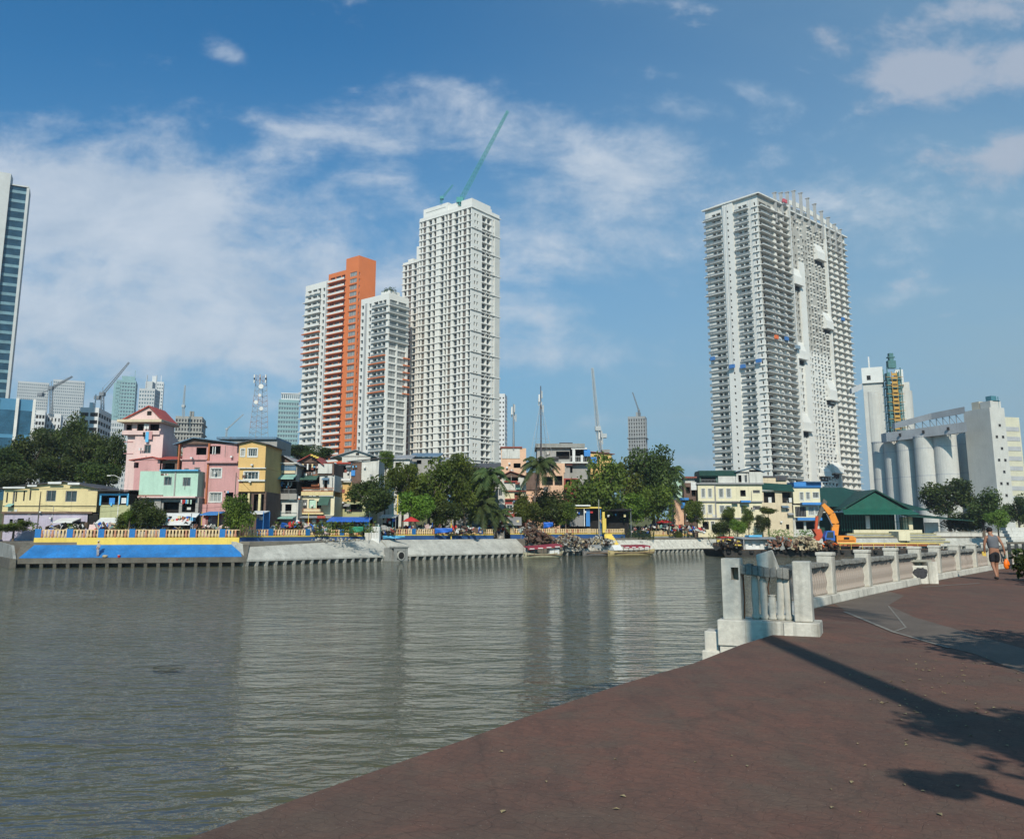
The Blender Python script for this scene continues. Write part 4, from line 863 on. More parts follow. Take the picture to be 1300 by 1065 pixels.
def pole_mast(label, px, pyb, pyt, Y, r, guy=None, col=None):
    f = at(px, pyb, Y); tp = at(px, pyt, Y); t = thing('antenna_mast', label, 'antenna mast', f); H = tp.z-f.z; m_ = MB(); m_.tube([(0, 0, 0), (0, 0, H)], [r, r*.55], 6); m_.build('pole', col or M_metal, t)
    for k in range(5): p = MB(); a = k*1.3; p.box(math.cos(a)*.45-.12, math.cos(a)*.45+.12, math.sin(a)*.45-.1, math.sin(a)*.45+.1, H*(.62+.05*k), H*(.62+.05*k)+1.5); p.tube([(0, 0, H*(.64+.05*k)), (math.cos(a)*.45, math.sin(a)*.45, H*(.64+.05*k))], .04, 4); p.build('antenna_panel', M_white if k % 2 else C_pale, t)
    if guy:
        g_ = MB()
        for x, y in guy: g_.tube([(0, 0, H*.78), (x, y, 0)], .045, 4)
        for z in (.25, .45, .6): g_.tube([(guy[0][0]*(1-z/.78), guy[0][1]*(1-z/.78), H*z), (guy[1][0]*(1-z/.78), guy[1][1]*(1-z/.78), H*z)], .03, 3)
        g_.build('guy_wires', M_metal, t)
pole_mast('slim antenna mast on the peach roof', 652, 572, 513, 165, .22)
pole_mast('tall antenna mast with guy wires behind the tall palm', 687, 580, 490, 168, .16, [(-2.2, -1), (2.2, -1), (-1.4, 2), (1.4, 2)], col=mat('mast_dark', (.08, .07, .08), .6))
pole_mast('short white antenna pole above the balcony with white railing', 763, 590, 548, 190, .18)
# ---------------------------------------------------------------- cement works on the right
def cement():
    cw = mat('cement_white', (.48, .475, .44), .85, .12, .25, .3); cg = mat('cement_grey', (.37, .38, .39), .85, .15, .25, .3); cy = mat('scaffold_yellow', (.45, .26, .06), .7, .2, 1)
    # plain block tower
    t, H = corner_frame('white concrete elevator block with small square windows at the right', 'elevator_block', 'industrial tower', 1256, 517, 262, R(-75))
    D = 5.6; w = MB(); w.box(-10.6, 0, 0, D, -1, H); w.build('wall', cw, t); wins = []
    for k in range(9):
        for x in ((-.33, .26) if k % 2 else (.05,)): wins.append((Vector((.03, 2.6+x*4, H-6-k*3.6)), (0, 1, 0), (1, 0, 0), .9, .9, M_frameg, M_dark, 0))
    add_windows(t, wins); e = MB(); e.box(-8, -5, 1, 5, H, H+2.6); e.build('roof_block', T_beige, t); e = MB(); e.box(-4.6, -.5, 1, 5, H, H+2.2); e.build('roof_block', cw, t); e = MB(); e.box(-3.4, -1.2, 2.2, 4.2, H+2.3, H+3.9); e.box(-3.9, -.2, 2.0, 4.6, H+2.22, H+2.3); e.tube([(-.6, 4.2, H), (-.6, 4.2, H+3.6)], .15, 5); e.build('roof_hoist', mat('hoist_teal', (.06, .18, .22), .6), t)
    # striped building right of it
    t, H = corner_frame('cream industrial building with grey louvre bands at the right edge', 'banded_building', 'industrial building', 1268, 529, 292, R(-75)); w = MB(); w.box(-8.5, 0, 0, 8.6, -1, H); w.build('wall', mat('cream_industrial', (.52, .50, .38), .85, .12, .3, .2), t)
    b = MB()
    for k in range(8): z = H-3.4-k*3.4; b.box(.002, .12, .4, 8, z-1.5, z)
    build_split(b, 'louvre_band', cg, t)
    # silos in a row going away to the left
    xs = [(1112, 563, 11.5), (1134, 560, 13), (1160, 557, 16.5), (1187, 553, 20), (1208, 551, 18)]
    data = [(1115, 563, 300, 4.4), (1134, 562, 291, 4.4), (1158, 560, 280, 4.9), (1187, 556, 268, 5.1), (1222, 552, 256, 5.3)]
    lab = ['leftmost white cement silo, half hidden', 'second white cement silo from the left', 'middle white cement silo of the row', 'wide cement silo second from the right', 'rightmost grey silo, against the elevator block']
    lab = ['leftmost narrow looking white cement silo of the row', 'second white cement silo from the left', 'third white cement silo from the left', 'fourth cement silo, wide and white', 'fifth and widest looking white cement silo', 'rightmost grey silo, half hidden by the elevator block']
    for (pxl, py, Y), lb in zip([(1108, 563, 302), (1123, 561, 295), (1139, 558.5, 287), (1161, 555.5, 279), (1185, 552.5, 275), (1212, 550, 284)], lab):
        rr = 3.55; px = pxl+rr*1080/Y*.96; p = at(px, py, Y); s_ = thing('cement_silo', lb, 'silo', (p.x, p.y, 2.6), 0, 'cement silos in a row'); H = p.z-2.6; m_ = MB(); m_.lathe([(rr, -1), (rr, H)], 28); m_.build('drum', cw, s_, smooth=False)
        k = MB(); [k.lathe([(rr+.04, H*f), (rr+.04, H*f+.25)], 28) for f in (.3, .6, .88)]; k.lathe([(rr+.1, H), (rr+.1, H+.5)], 28); k.build('ring_band', cg, s_)
    # top gallery and sloping conveyor
    a = at(1122, 556, 292); b = at(1223, 543, 263); t = thing('conveyor_gallery', 'long grey enclosed gallery on top of the silos', 'conveyor', a); d = b-a; m_ = MB(); m_.hexa([(0, -2, -1.5), (d.x, d.y-2, d.z-1.5), (d.x, d.y+2, d.z-1.5), (0, 2, -1.5)], [(0, -2, 1.6), (d.x, d.y-2, d.z+1.6), (d.x, d.y+2, d.z+1.6), (0, 2, 1.6)]); m_.build('gallery', cg, t)
    k = MB(); [k.box(d.x*f-.8, d.x*f+.8, d.y*f-2.08, d.y*f-2.0, d.z*f-.3, d.z*f+.7) for f in (.2, .5, .8)]; k.build('window', M_dark, t)
    pts = [at(1134, 541, 290), at(1180, 529, 277), at(1222, 521, 263)]; a = pts[0]; t = thing('conveyor_bridge', 'sloping grey conveyor bridge on struts above the silos', 'conveyor', a); m_ = MB(); s_ = MB()
    for p, q_ in zip(pts, pts[1:]):
        p, q_ = p-a, q_-a; m_.hexa([p+Vector((0, -1.3, -1)), q_+Vector((0, -1.3, -1)), q_+Vector((0, 1.3, -1)), p+Vector((0, 1.3, -1))], [p+Vector((0, -1.3, 1)), q_+Vector((0, -1.3, 1)), q_+Vector((0, 1.3, 1)), p+Vector((0, 1.3, 1))])
        for i in range(5): f = i/5; e = p+(q_-p)*f; s_.tube([e+Vector((0, 0, -1)), e+Vector((0, 0, -4.6))], .12, 4); s_.tube([e+Vector((0, 0, -1)), e+(q_-p)*.2+Vector((0, 0, -4.4))], .08, 4)
    m_.build('covered_belt', cg, t); s_.build('strut', M_metal, t)
    # silo tower with scaffold
    t, H = corner_frame('tall white silo tower with teal and yellow scaffold, behind the row of silos', 'silo_tower', 'industrial tower', 1119, 466, 330, R(-24)); w = MB(); w.box(-7.2, 0, 0, 14, -1, H-3.5); w.box(1, 9.6, 4, 15, -1, H-6); w.tube([(-3.6, 3, -1), (-3.6, 3, H-9.6)], 3.75, 20); w.tube([(6.2, 5, -1), (6.2, 5, H-9.6)], 4.2, 20); w.build('shaft', cw, t); w = MB(); w.box(-7.4, .3, -.9, 12, H-6.2, H); w.box(4.6, 7.6, 0, 10, H-7.5, H-1.5); w.build('head_house', mat('head_white', (.6, .6, .57), .8, .1, .3), t)
    k = MB(); k.box(-5.6, -4.2, -.96, -.9, H-5, H-3.2); k.box(5.4, 6.4, -.06, -.001, H-6, H-4.4); k.build('window', M_dark, t)
    s_ = thing('scaffold_tower', 'teal and orange scaffold stair tower against the silo tower', 'scaffold', (t.location.x+2.9, t.location.y-2.2, 2.6)); tl = MB(); ye = MB(); Hs = H-1
    for x in (-2.6, 2.6):
        for y in (-1.8, 1.8): tl.tube([(x, y, 0), (x, y, Hs)], .22, 4)
    for k in range(int(Hs/3.3)):
        z = k*3.3; tl.box(-3, 3, -2, 2, z, z+.18); ye.box(-1.3, 1.2, -2.1, -1.5, z+.3, z+.9); ye.box(-.9, .9, -2.06, -1.95, z+1.6, z+2.6); ye.tube([(-1.0, -1.9, z), (-1.0, -1.9, z+3.3)], .14, 4); ye.tube([(1.0, -1.9, z), (1.0, -1.9, z+3.3)], .14, 4); ye.box(-3.4, 3.4, -2.2, -1.9, z+1.0, z+1.12); tl.box(-2.3, -1.5, -1.7, 1.5, z+.2, z+2.9); tl.box(1.4, 2.2, -1.7, 1.5, z+.2, z+2.9)
    tl.box(-1.5, 1.5, -1, 1, Hs, Hs+3); tl.box(-.8, .8, -.8, .8, Hs+3, Hs+6); tl.box(-1.3, 1.3, -1, 1, Hs+4.2, Hs+4.6)
    tl.build('frame', mat('scaffold_teal', (.07, .17, .17), .7, .3, 1), s_); ye.build('stairs', cy, s_)
    e = MB(); e.box(-4.7, -4.2, 0, .4, H, H+4.5); e.build('vent_pole', M_white, t)
    p = at(1080, 497, 322); b = thing('access_bridge', 'small grey bridge between the big tower and the silo tower', 'bridge', p); w = MB(); w.extr([(0, -1, -1), (0, 1, -1), (0, 1, 1.2), (0, -1, 1.2)], (4.2, 0, 1.8)); w.build('deck', cg, b)
cement()
# ================================================================ riverside houses
ZB = 2.74
class Bld:
    """one building placed by its real distance Y; rectangles are given in photo pixels and turned into metres"""
    def __init__(s, label, px, Y, name='house', cat='house', zb=ZB, group=None, rz=0):
        p = at(px, 640, Y); s.Y = Y; s.zb = zb; s.x0 = p.x; s.t = thing(name, label, cat, (p.x, Y, zb), rz, group); s.wins = []
    def X(s, px, py): return at(px, py, s.Y).x-s.x0
    def Z(s, py): return at(650, py, s.Y).z-s.zb
    def r(s, mb, x0, y0, x1, y1, d0=0, d1=.1, m=0, slope=0):
        """box from pixel rectangle; d = metres towards the viewer; slope drops the outer top edge"""
        z1, z0 = s.Z(y0), s.Z(y1); ym = (y0+y1)/2; a, b = s.X(x0, ym), s.X(x1, ym)
        if not slope: mb.box(a, b, -d1, -d0, z0, z1, m)
        else: mb.hexa([(a, -d1, z0-slope), (b, -d1, z0-slope), (b, -d0, z0), (a, -d0, z0)], [(a, -d1, z1-slope), (b, -d1, z1-slope), (b, -d0, z1), (a, -d0, z1)], m)
    def part(s, name, m, rects, parent=None):
        mb = MB(); [s.r(mb, *q) for q in rects]; return mb.build(name, m, parent or s.t)
    def body(s, x0, y0, x1, y1, D, m, wins=(), th=.22, name='wall', d=0, ground=False):
        """closed block whose front has real openings; wins (x0,y0,x1,y1,kind)"""
        z1 = s.Z(y0); z0 = -1.0 if ground else s.Z(y1); ym = (y0+min(y1, 680))/2; a, b = s.X(x0, ym), s.X(x1, ym); mb = MB(); hs = []
        for w in wins:
            wy = (w[1]+w[3])/2; h = (s.X(w[0], wy)-a, s.X(w[2], wy)-a, s.Z(w[3]), s.Z(w[1])); hs.append(h)
        holed(mb, (a, -d, 0), (1, 0, 0), (0, -1, 0), 0, b-a, z0, z1, hs, th)
        mb.q([(a, D, z0), (a, -d, z0), (a, -d, z1), (a, D, z1)]); mb.q([(b, -d, z0), (b, D, z0), (b, D, z1), (b, -d, z1)]); mb.q([(b, D, z0), (a, D, z0), (a, D, z1), (b, D, z1)]); mb.q([(a, -d, z1), (b, -d, z1), (b, D, z1), (a, D, z1)])
        if not ground: mb.q([(a, -d, z0), (a, D, z0), (b, D, z0), (b, -d, z0)])
        mb.build(name, m, s.t)
        for w, h in zip(wins, hs):
            k = w[4]; ox = a+h[0]; W_, H_ = h[1]-h[0], h[3]-h[2]
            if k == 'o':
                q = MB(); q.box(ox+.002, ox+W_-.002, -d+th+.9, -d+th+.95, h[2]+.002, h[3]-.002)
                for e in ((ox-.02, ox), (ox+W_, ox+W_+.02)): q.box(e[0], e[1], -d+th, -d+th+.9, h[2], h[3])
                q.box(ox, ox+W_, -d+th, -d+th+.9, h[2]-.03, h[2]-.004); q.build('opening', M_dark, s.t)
            else:
                fr, gl, bars = {'g': (M_frame, M_glass, 1), 'G': (M_frame, M_glass, 3), 'w': (M_frameg, M_glass, 1), 'b': (M_frameg, M_dark, 6), 'c': (M_frame, T_curt, 2)}[k]
                f = MB(); t_ = min(.09, W_*.1); y0_, y1_ = -d+th-.14, -d+th-.03
                for u0, u1, v0, v1 in [(0, t_, 0, H_), (W_-t_, W_, 0, H_), (t_, W_-t_, 0, t_), (t_, W_-t_, H_-t_, H_)]: f.box(ox+u0, ox+u1, y0_, y1_, h[2]+v0, h[2]+v1)
                for i in range(1, bars+1): x = ox+W_*i/(bars+1); f.box(x-.03, x+.03, y0_+.01, y1_-.01, h[2]+t_, h[2]+H_-t_)
                if k in 'gGc': # raised surround and sill
                    for u0, u1, v0, v1 in [(-.12, 0, -.1, H_+.1), (W_, W_+.12, -.1, H_+.1), (0, W_, -.12, 0), (0, W_, H_, H_+.12)]: f.box(ox+u0, ox+u1, -d-.06, -d-.002, h[2]+v0, h[2]+v1)
                fo = f.build('window', fr, s.t); q = MB(); q.box(ox, ox+W_, -d+th-.02, -d+th+.02, h[2], h[3]); q.build('pane', gl, fo)
        return a, b, z0, z1
    def gable(s, x0, x1, yeave, yridge, D, m, wall=None, over=.5, xr=None, th=.12, d=0):
        """ridge runs away from the viewer, gable faces the river"""
        xr = xr or (x0+x1)/2; a, b, c = s.X(x0, yeave), s.X(x1, yeave), s.X(xr, yridge); z, zr = s.Z(yeave), s.Z(yridge); mb = MB()
        sl = (zr-z)/max(.1, c-a); sr = (zr-z)/max(.1, b-c)
        mb.extr([(a-over, -d-over, z-sl*over), (c, -d-over, zr), (c, -d-over, zr+th), (a-over, -d-over, z-sl*over+th)], (0, D+2*over, 0)); mb.extr([(c, -d-over, zr), (b+over, -d-over, z-sr*over), (b+over, -d-over, z-sr*over+th), (c, -d-over, zr+th)], (0, D+2*over, 0))
        mb.build('roof', m, s.t)
        if wall: g = MB(); g.extr([(a, -d+.0, z), (b, -d+.0, z), (c, -d+.0, zr-.02)], (0, D, 0)); g.build('gable', wall, s.t)
    def shed(s, x0, y0f, x1, D, m, rise=1.0, over=.4, th=.12, d=0, y1f=None):
        a, b = s.X(x0, y0f), s.X(x1, y0f); z = s.Z(y0f); z2 = s.Z(y1f) if y1f else z; mb = MB()
        mb.hexa([(a-over, -d-over, z), (b+over, -d-over, z2), (b+over, D+over, z2+rise), (a-over, D+over, z+rise)], [(a-over, -d-over, z+th), (b+over, -d-over, z2+th), (b+over, D+over, z2+rise+th), (a-over, D+over, z+rise+th)]); mb.build('roof', m, s.t)

W_pink = mat('pink_plaster', (.50, .27, .26), .85, .14, .5, .35); W_lpink = mat('light_pink_plaster', (.62, .45, .42), .85, .12, .5, .3); W_mint = mat('mint_plaster', (.38, .54, .44), .85, .12, .5, .3)
W_yel = mat('pale_yellow_plaster', (.60, .50, .27), .85, .12, .5, .3); W_och = mat('ochre_plaster', (.58, .38, .15), .85, .12, .5, .3); W_lil = mat('lilac_plaster', (.40, .36, .44), .85, .15, .6, .3)
W_grey = mat('bare_grey_block', (.30, .29, .27), .9, .2, .6, .4); W_cream = mat('cream_plaster', (.64, .58, .40), .85, .1, .5, .25); W_bei = mat('beige_plaster', (.56, .47, .33), .85, .12, .5, .25); W_peach = mat('peach_plaster', (.62, .39, .26), .85, .12, .5, .3)
W_brown = mat('brown_boards', (.14, .09, .07), .9, .3, 1.2, .4); W_red = mat('dark_red_plaster', (.30, .06, .05), .8, .2, .6, .3); W_wht = mat('dirty_white_plaster', (.52, .51, .47), .85, .15, .6, .5); W_olive = mat('olive_plaster', (.36, .36, .20), .85, .15, .6, .3); W_blue = mat('bright_blue_panel', (.04, .20, .50), .6, .15, .5, .15)
R_rust = corr('rusty_roof', (.25, .08, .06)); R_blue = corr('faded_blue_roof', (.12, .20, .28)); R_grey = corr('grey_sheet_roof', (.30, .31, .32), rust=.5); R_dark = corr('dark_sheet_roof', (.07, .07, .075), rust=.5); R_green = corr('green_sheet_roof', (.010, .052, .040), rust=.12); R_greenl = corr('lighter_green_sheet_roof', (.014, .10, .068), rust=.1); R_mint = corr('mint_sheet_awning', (.25, .45, .40), rust=.2); R_red = corr('red_sheet_roof', (.40, .07, .05), rust=.25)
A_blue = mat('blue_tarpaulin', (.02, .12, .50), .5, .25, 1.2); A_white = mat('white_canvas', (.60, .60, .58), .8, .15, 1.2); A_red = mat('red_canvas', (.45, .03, .03), .7, .2, 1.2); A_green = mat('green_net', (.03, .22, .12), .7, .25, 1.5); A_sky = mat('sky_blue_sheet', (.10, .38, .62), .6, .2, 1.2); A_dkg = mat('dark_green_awning', (.05, .11, .085), .7, .25, 1.2)
M_iron = mat('orange_iron_rail', (.38, .12, .05), .7, .25, 2)

def bars(b, x0, x1, y0, y1, n, d, m, name='railing'):
    mb = MB(); b.r(mb, x0, y0, x1, y0+.5, d, d+.06); b.r(mb, x0, y1-.5, x1, y1, d, d+.06)
    for i in range(n+1): x = x0+(x1-x0)*i/n; b.r(mb, x-.12, y0+.4, x+.12, y1-.4, d+.01, d+.05)
    mb.build(name, m, b.t)

def houses():
    # 1 long yellow house with lilac ground floor
    b = Bld('long pale yellow house with lilac ground floor by the creek at the left', 4, 112.5)
    b.body(4, 620, 123, 650, 9, W_yel, [(58.5, 622.5, 71, 636.5, 'w'), (83, 623, 97.5, 637, 'w'), (8, 625, 10, 638, 'b'), (16, 624, 18.5, 644, 'b'), (19.5, 624, 21.5, 637, 'b'), (29.5, 623, 31.5, 636, 'b'), (37.5, 622.5, 39.5, 635, 'b')], name='upper_wall')
    b.body(4.3, 652, 112, 690, 8.6, W_lil, [(12, 659, 16, 666, 'o'), (22, 658, 30, 668, 'o'), (36, 657, 38, 662, 'w')], name='lower_wall', ground=True)
    b.part('brown_band', W_brown, [(3, 649.5, 118, 652, -.1, .25)])
    b.gable(1, 126, 620.5, 611.5, 9.5, R_dark, W_yel, .5, xr=83)
    b.part('fascia', A_white, [(7, 618.3, 35, 620.2, .55, .62), (38, 616, 50, 618, .55, .62), (64, 612, 81, 614.5, .55, .62), (89, 613, 104, 615.5, .55, .62)]); b.part('cable_run', M_dark, [(4, 642, 122, 642.5, .05, .12), (50, 624, 50.5, 668, .05, .12)])
    b.part('awning', A_white, [(78, 657.5, 103, 659, .0, 2.2, 0, .5)]); b.part('opening', M_dark, [(79, 662, 108, 676, .02, .1), (110.5, 652, 124, 677, -.6, .0)])
    # 2 blue framed shop
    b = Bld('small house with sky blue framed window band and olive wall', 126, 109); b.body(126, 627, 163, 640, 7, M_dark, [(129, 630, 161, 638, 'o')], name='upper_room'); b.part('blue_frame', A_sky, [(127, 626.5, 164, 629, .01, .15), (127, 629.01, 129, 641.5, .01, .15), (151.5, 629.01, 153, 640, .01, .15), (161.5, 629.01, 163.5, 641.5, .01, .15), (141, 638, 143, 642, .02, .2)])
    b.part('blue_panel', W_blue, [(139, 632, 146, 640, .015, .08)]); b.body(126, 641, 164, 690, 6.8, W_olive, [(132, 668, 140, 678, 'o')], name='lower_wall', ground=True); b.shed(119, 623.5, 160, 8, R_dark, .4, .3, d=.6); b.part('awning', A_white, [(128, 657, 160, 658.3, 0, 1.8, 0, .9)]); b.part('banner', A_white, [(155, 632, 161, 639, .16, .2)])
    # 3 red roofed low house
    b = Bld('low house with rusty red sheet roof between blue shop and mint house', 152, 112); b.body(158, 630, 203, 690, 7, W_grey, [(163, 634, 177, 643, 'o'), (181, 634, 196, 643, 'o')], ground=True); b.shed(152, 630, 204, 7, R_rust, 1.5, .3); b.part('roller_door', M_concg, [(168, 646, 185, 655, .02, .1)])
    # 4 pink tower house
    b = Bld('tall narrow pink tower house with red gabled roof and laundry at the top', 155, 117, rz=0)
    mb = MB(); zT = b.Z(536); a0, a1 = b.X(167, 580), b.X(203, 580)
    b.body(167, 552, 203, 690, 5.2, W_lpink, [(183, 564.5, 191.5, 575.5, 'w'), (186, 604, 189, 612, 'w'), (170, 562, 173, 570, 'w')][:2], ground=True, name='wall'); 
    b.body(155.5, 552, 167, 690, 5, W_lpink, [], ground=True, name='side_wing', d=-.5)
    b.body(156, 547, 203.5, 552, 5.2, W_lpink, [], name='balcony_wall', d=.3); b.body(168, 537, 204, 547, 4.8, W_lpink, [(174, 538, 182.5, 546.9, 'o'), (190, 538, 202, 546.9, 'o')], name='top_room'); b.body(156, 537, 168, 547, 4.8, W_lpink, [(163, 538, 171, 546, 'o')][:0]+[(159, 538.5, 166, 546, 'o')], name='top_side_room', d=-.3)
    b.part('eaves_slab', W_bei, [(153, 533.5, 209, 536.8, -5.4, 1.1)]); b.gable(157, 206, 533, 516, 5, R_red, W_lpink, .35, xr=190); b.part('attic_window', M_dark, [(187, 522, 192.5, 527, .02, .06)])
    b.part('string_course', W_pink, [(155.3, 575, 167, 575.8, -.49, -.42), (155.3, 560, 167, 560.8, -.49, -.42)])
    for i, (x, y, w, h, m) in enumerate([(183, 549, 2.5, 6, M_dark), (186.2, 548.5, 4, 13, A_sky), (190.5, 548, 4, 10, W_pink), (184.5, 538, 3, 7, A_white), (188, 539, 2.5, 6, A_white)]): b.part('hanging_cloth', m, [(x, y, x+w, y+h, .36, .40)])
    # 5 pink annex and mint house
    b = Bld('small pink annex with red shed roof beside the pink tower', 168, 115); b.body(168, 584, 203, 690, 5, W_pink, [(170, 587, 176, 594, 'o')], ground=True); b.gable(166, 206, 584.5, 580.5, 5, R_red, W_pink, .2, xr=194); b.body(203, 584, 226, 600, 4, W_brown, [(205, 588, 222, 596, 'o')], name='balcony'); b.shed(203, 583.5, 226, 3, R_red, .6, .3, d=.4)
    b = Bld('mint green house with two curtained windows', 177, 112); b.body(177, 598, 251, 630, 6, W_mint, [(208, 605.5, 218, 616, 'w'), (232, 606, 242, 617, 'w')], name='wall'); b.part('roof_edge', A_sky, [(204, 596.3, 253, 598, -.5, .4)]); b.part('drain_pipe', W_grey, [(221.5, 598, 223, 630, .01, .12)]); b.part('floor_slab', W_lpink, [(177, 630, 250, 632, -3, .6)]); b.body(180, 632.01, 250, 690, 6, W_grey, [(184, 637, 200, 652, 'o'), (206, 637, 226, 652, 'o'), (230, 634, 247, 650, 'o')], ground=True, name='lower_wall', d=-.3)
    r = random.Random(2)
    for i in range(7): x = 231+i*2; b.part('hanging_cloth', r.choice([A_white, A_sky, A_red, M_dark, W_mint]), [(x, 634.5, x+1.6, 638+r.random()*2, .35, .4)])
    # 6 big pink house
    b = Bld('big pink three storey house with faded blue roof', 227, 114); b.body(227, 563, 262, 690, 8, W_pink, [(247.5, 567.5, 260.5, 577, 'o'), (232, 594, 238, 596.5, 'b'), (245, 593, 252, 597.5, 'b')], ground=True, name='left_wall', d=-.5)
    b.body(262, 563, 303, 690, 8, W_pink, [(264, 566, 280, 576.5, 'o'), (267.5, 595, 281, 606, 'c'), (266, 625.5, 281, 637, 'c'), (286, 625, 296, 640, 'o')], ground=True, name='right_wall'); b.part('orange_post', M_iron, [(226.5, 563, 228, 600, -.3, .2), (261.5, 563, 263.5, 690, .02, .25)]); b.part('slab_edge', W_pink, [(263, 585.5, 303, 588, .01, .5), (228, 582, 262, 583.5, -.48, -.2)])
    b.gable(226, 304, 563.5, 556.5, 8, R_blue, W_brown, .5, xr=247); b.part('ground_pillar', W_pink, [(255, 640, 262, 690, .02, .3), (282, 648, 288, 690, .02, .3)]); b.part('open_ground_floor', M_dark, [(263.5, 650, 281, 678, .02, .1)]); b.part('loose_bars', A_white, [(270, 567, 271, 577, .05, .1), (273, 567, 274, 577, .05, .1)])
    # 7 ochre house
    b = Bld('narrow ochre three storey house with white framed windows', 303, 113); b.body(303, 564, 337, 594, 8, W_och, [(315, 569.5, 326.5, 579.5, 'G'), (306, 570, 310.5, 579, 'c')], name='top_floor'); b.body(303.5, 594.5, 336.5, 624, 8, W_och, [(310, 599, 328, 608.5, 'G'), (304.5, 601, 307, 606, 'c')][:1], name='middle_floor')
    b.part('floor_band', W_wht, [(302.5, 593.6, 338, 594.9, -.2, .3), (303, 609, 337, 611, .01, .3)]); b.gable(302, 338, 564, 559.5, 8, R_dark, W_och, .4); b.body(304, 624.01, 336, 690, 7.5, W_brown, [(306, 626, 318, 645, 'o'), (321, 627, 334, 650, 'o')], ground=True, name='ground_floor', d=-.3); b.part('column', W_yel, [(314.5, 626, 317, 640, -.25, .1), (328, 627, 331, 650, -.25, .1)])
    # grey block behind
    b = Bld('bare grey concrete block with blue roof edge behind the pink and ochre houses', 278, 140, zb=HILL(-48, 142)-1); b.body(278, 558, 350, 640, 9, W_grey, [(337, 570, 341, 574, 'o')]); b.part('roof_edge', R_blue, [(276, 555, 352, 557.8, -9.2, .5)])
    # 8 grey gable house with mint awning
    b = Bld('grey gabled house with mint awning and dark balcony', 341, 121); b.body(341, 588, 377, 611, 8, W_grey, [(343, 602, 375, 610.5, 'o')], name='top_floor'); b.gable(340, 378, 589, 578, 8, R_grey, W_brown, .5); b.part('fascia', W_wht, [(339.5, 587.5, 378.5, 589, .5, .6)]); b.part('slat_screen', R_blue, [(341, 590.5, 376, 597, .02, .15)]); b.part('slat_band', W_bei, [(342, 597.5, 375, 601, .02, .12)]); b.part('awning', R_mint, [(342, 602.5, 377, 604, .1, 1.9, 0, .6)])
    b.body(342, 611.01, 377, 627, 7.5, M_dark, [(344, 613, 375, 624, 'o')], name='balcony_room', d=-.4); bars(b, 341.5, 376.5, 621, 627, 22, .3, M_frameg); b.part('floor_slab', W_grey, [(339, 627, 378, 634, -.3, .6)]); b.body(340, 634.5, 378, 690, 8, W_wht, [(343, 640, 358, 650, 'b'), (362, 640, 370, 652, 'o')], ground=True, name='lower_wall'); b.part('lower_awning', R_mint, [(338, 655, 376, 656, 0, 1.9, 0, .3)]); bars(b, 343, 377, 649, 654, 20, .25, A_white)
    r = random.Random(4)
    for x in range(346, 372, 4): b.part('hanging_cloth', r.choice([A_white, W_yel, M_dark, W_blue, W_grey]), [(x, 612, x+2, 616+r.random()*3, .5, .55)])
    # 9 stacked shack with orange rails
    b = Bld('ramshackle stacked house with orange rails, cream band and dark green awning', 380, 124); b.body(381, 588, 424, 603, 7, W_brown, [(383, 590, 400, 599, 'o'), (402, 592, 404, 600, 'o')], name='attic_room'); b.gable(378, 407, 587, 577.5, 7, W_red, W_brown, .6, xr=396); b.part('yellow_fascia', M_yel, [(396, 577.5, 399, 579.3, .65, .8), (399, 578.8, 403, 580.8, .65, .8), (402, 580.2, 406, 582.2, .65, .8)])
    b.part('tin_sheet', W_wht, [(404, 589, 422, 601, .05, .2), (407, 605, 411, 622, .05, .15), (416, 604, 422, 622, .05, .15)]); b.body(381, 603.01, 424, 623, 7, W_wht, [(383, 605, 405, 620, 'o'), (411.5, 605, 415.5, 620, 'o')], name='upper_room', d=-.3); b.part('dark_awning', A_dkg, [(381, 603, 405, 604.5, 0, 1.5, 0, .6)]); b.part('orange_cover', M_iron, [(396, 614, 406, 617, 0, .5), (397, 603, 403, 608, .05, .2)]); bars(b, 383, 424, 619, 624, 26, .3, M_iron)
    b.part('cream_band', W_yel, [(382, 624.2, 424, 629, -.3, .55)]); b.body(380, 630, 424, 690, 7, W_cream, [(383, 634, 390, 646, 'b'), (392, 634, 399, 645, 'o'), (402, 636, 408, 646, 'o')], ground=True, name='lower_wall'); b.part('mint_door', W_mint, [(393, 635, 401, 645, .03, .08)]); b.part('side_awning', A_dkg, [(407, 630, 420, 632, .2, 1.8, 0, 1.1)]); bars(b, 377, 411, 645.5, 651, 24, .6, M_iron); b.part('yellow_floor_edge', W_yel, [(377, 651, 412, 652.8, -.2, .8)]); b.part('sheet_roof', R_grey, [(380, 654, 424, 655, 0, 2.0, 0, .3)]); b.part('red_sheet', R_red, [(407, 655, 417, 658, 2.05, 2.2)])
    for x in range(384, 405, 3): b.part('hanging_cloth', r.choice([A_white, W_yel, M_dark, A_sky, A_white]), [(x, 589, x+1.8, 593+r.random()*4, .15, .2)])
    for x in (385, 392, 399, 404, 408): b.part('hanging_cloth', r.choice([A_white, A_red, A_white]), [(x, 659, x+4, 663+r.random()*2, 1.1, 1.15)])
    # 10 ochre small house behind round tree
    b = Bld('small ochre house with white eaves left of the round dark tree', 424, 130); b.body(424, 612, 446, 636.5, 7, W_och, [(427, 617.5, 434, 624, 'o')], name='wall'); b.part('white_eaves', A_white, [(424, 608, 446, 610.5, -.5, .8), (427, 616, 435, 618.5, .05, .5)]); b.body(425, 637, 470, 690, 7, W_olive, [(426, 638, 440, 646, 'o'), (445, 640, 460, 650, 'o')], ground=True, name='lower_wall')
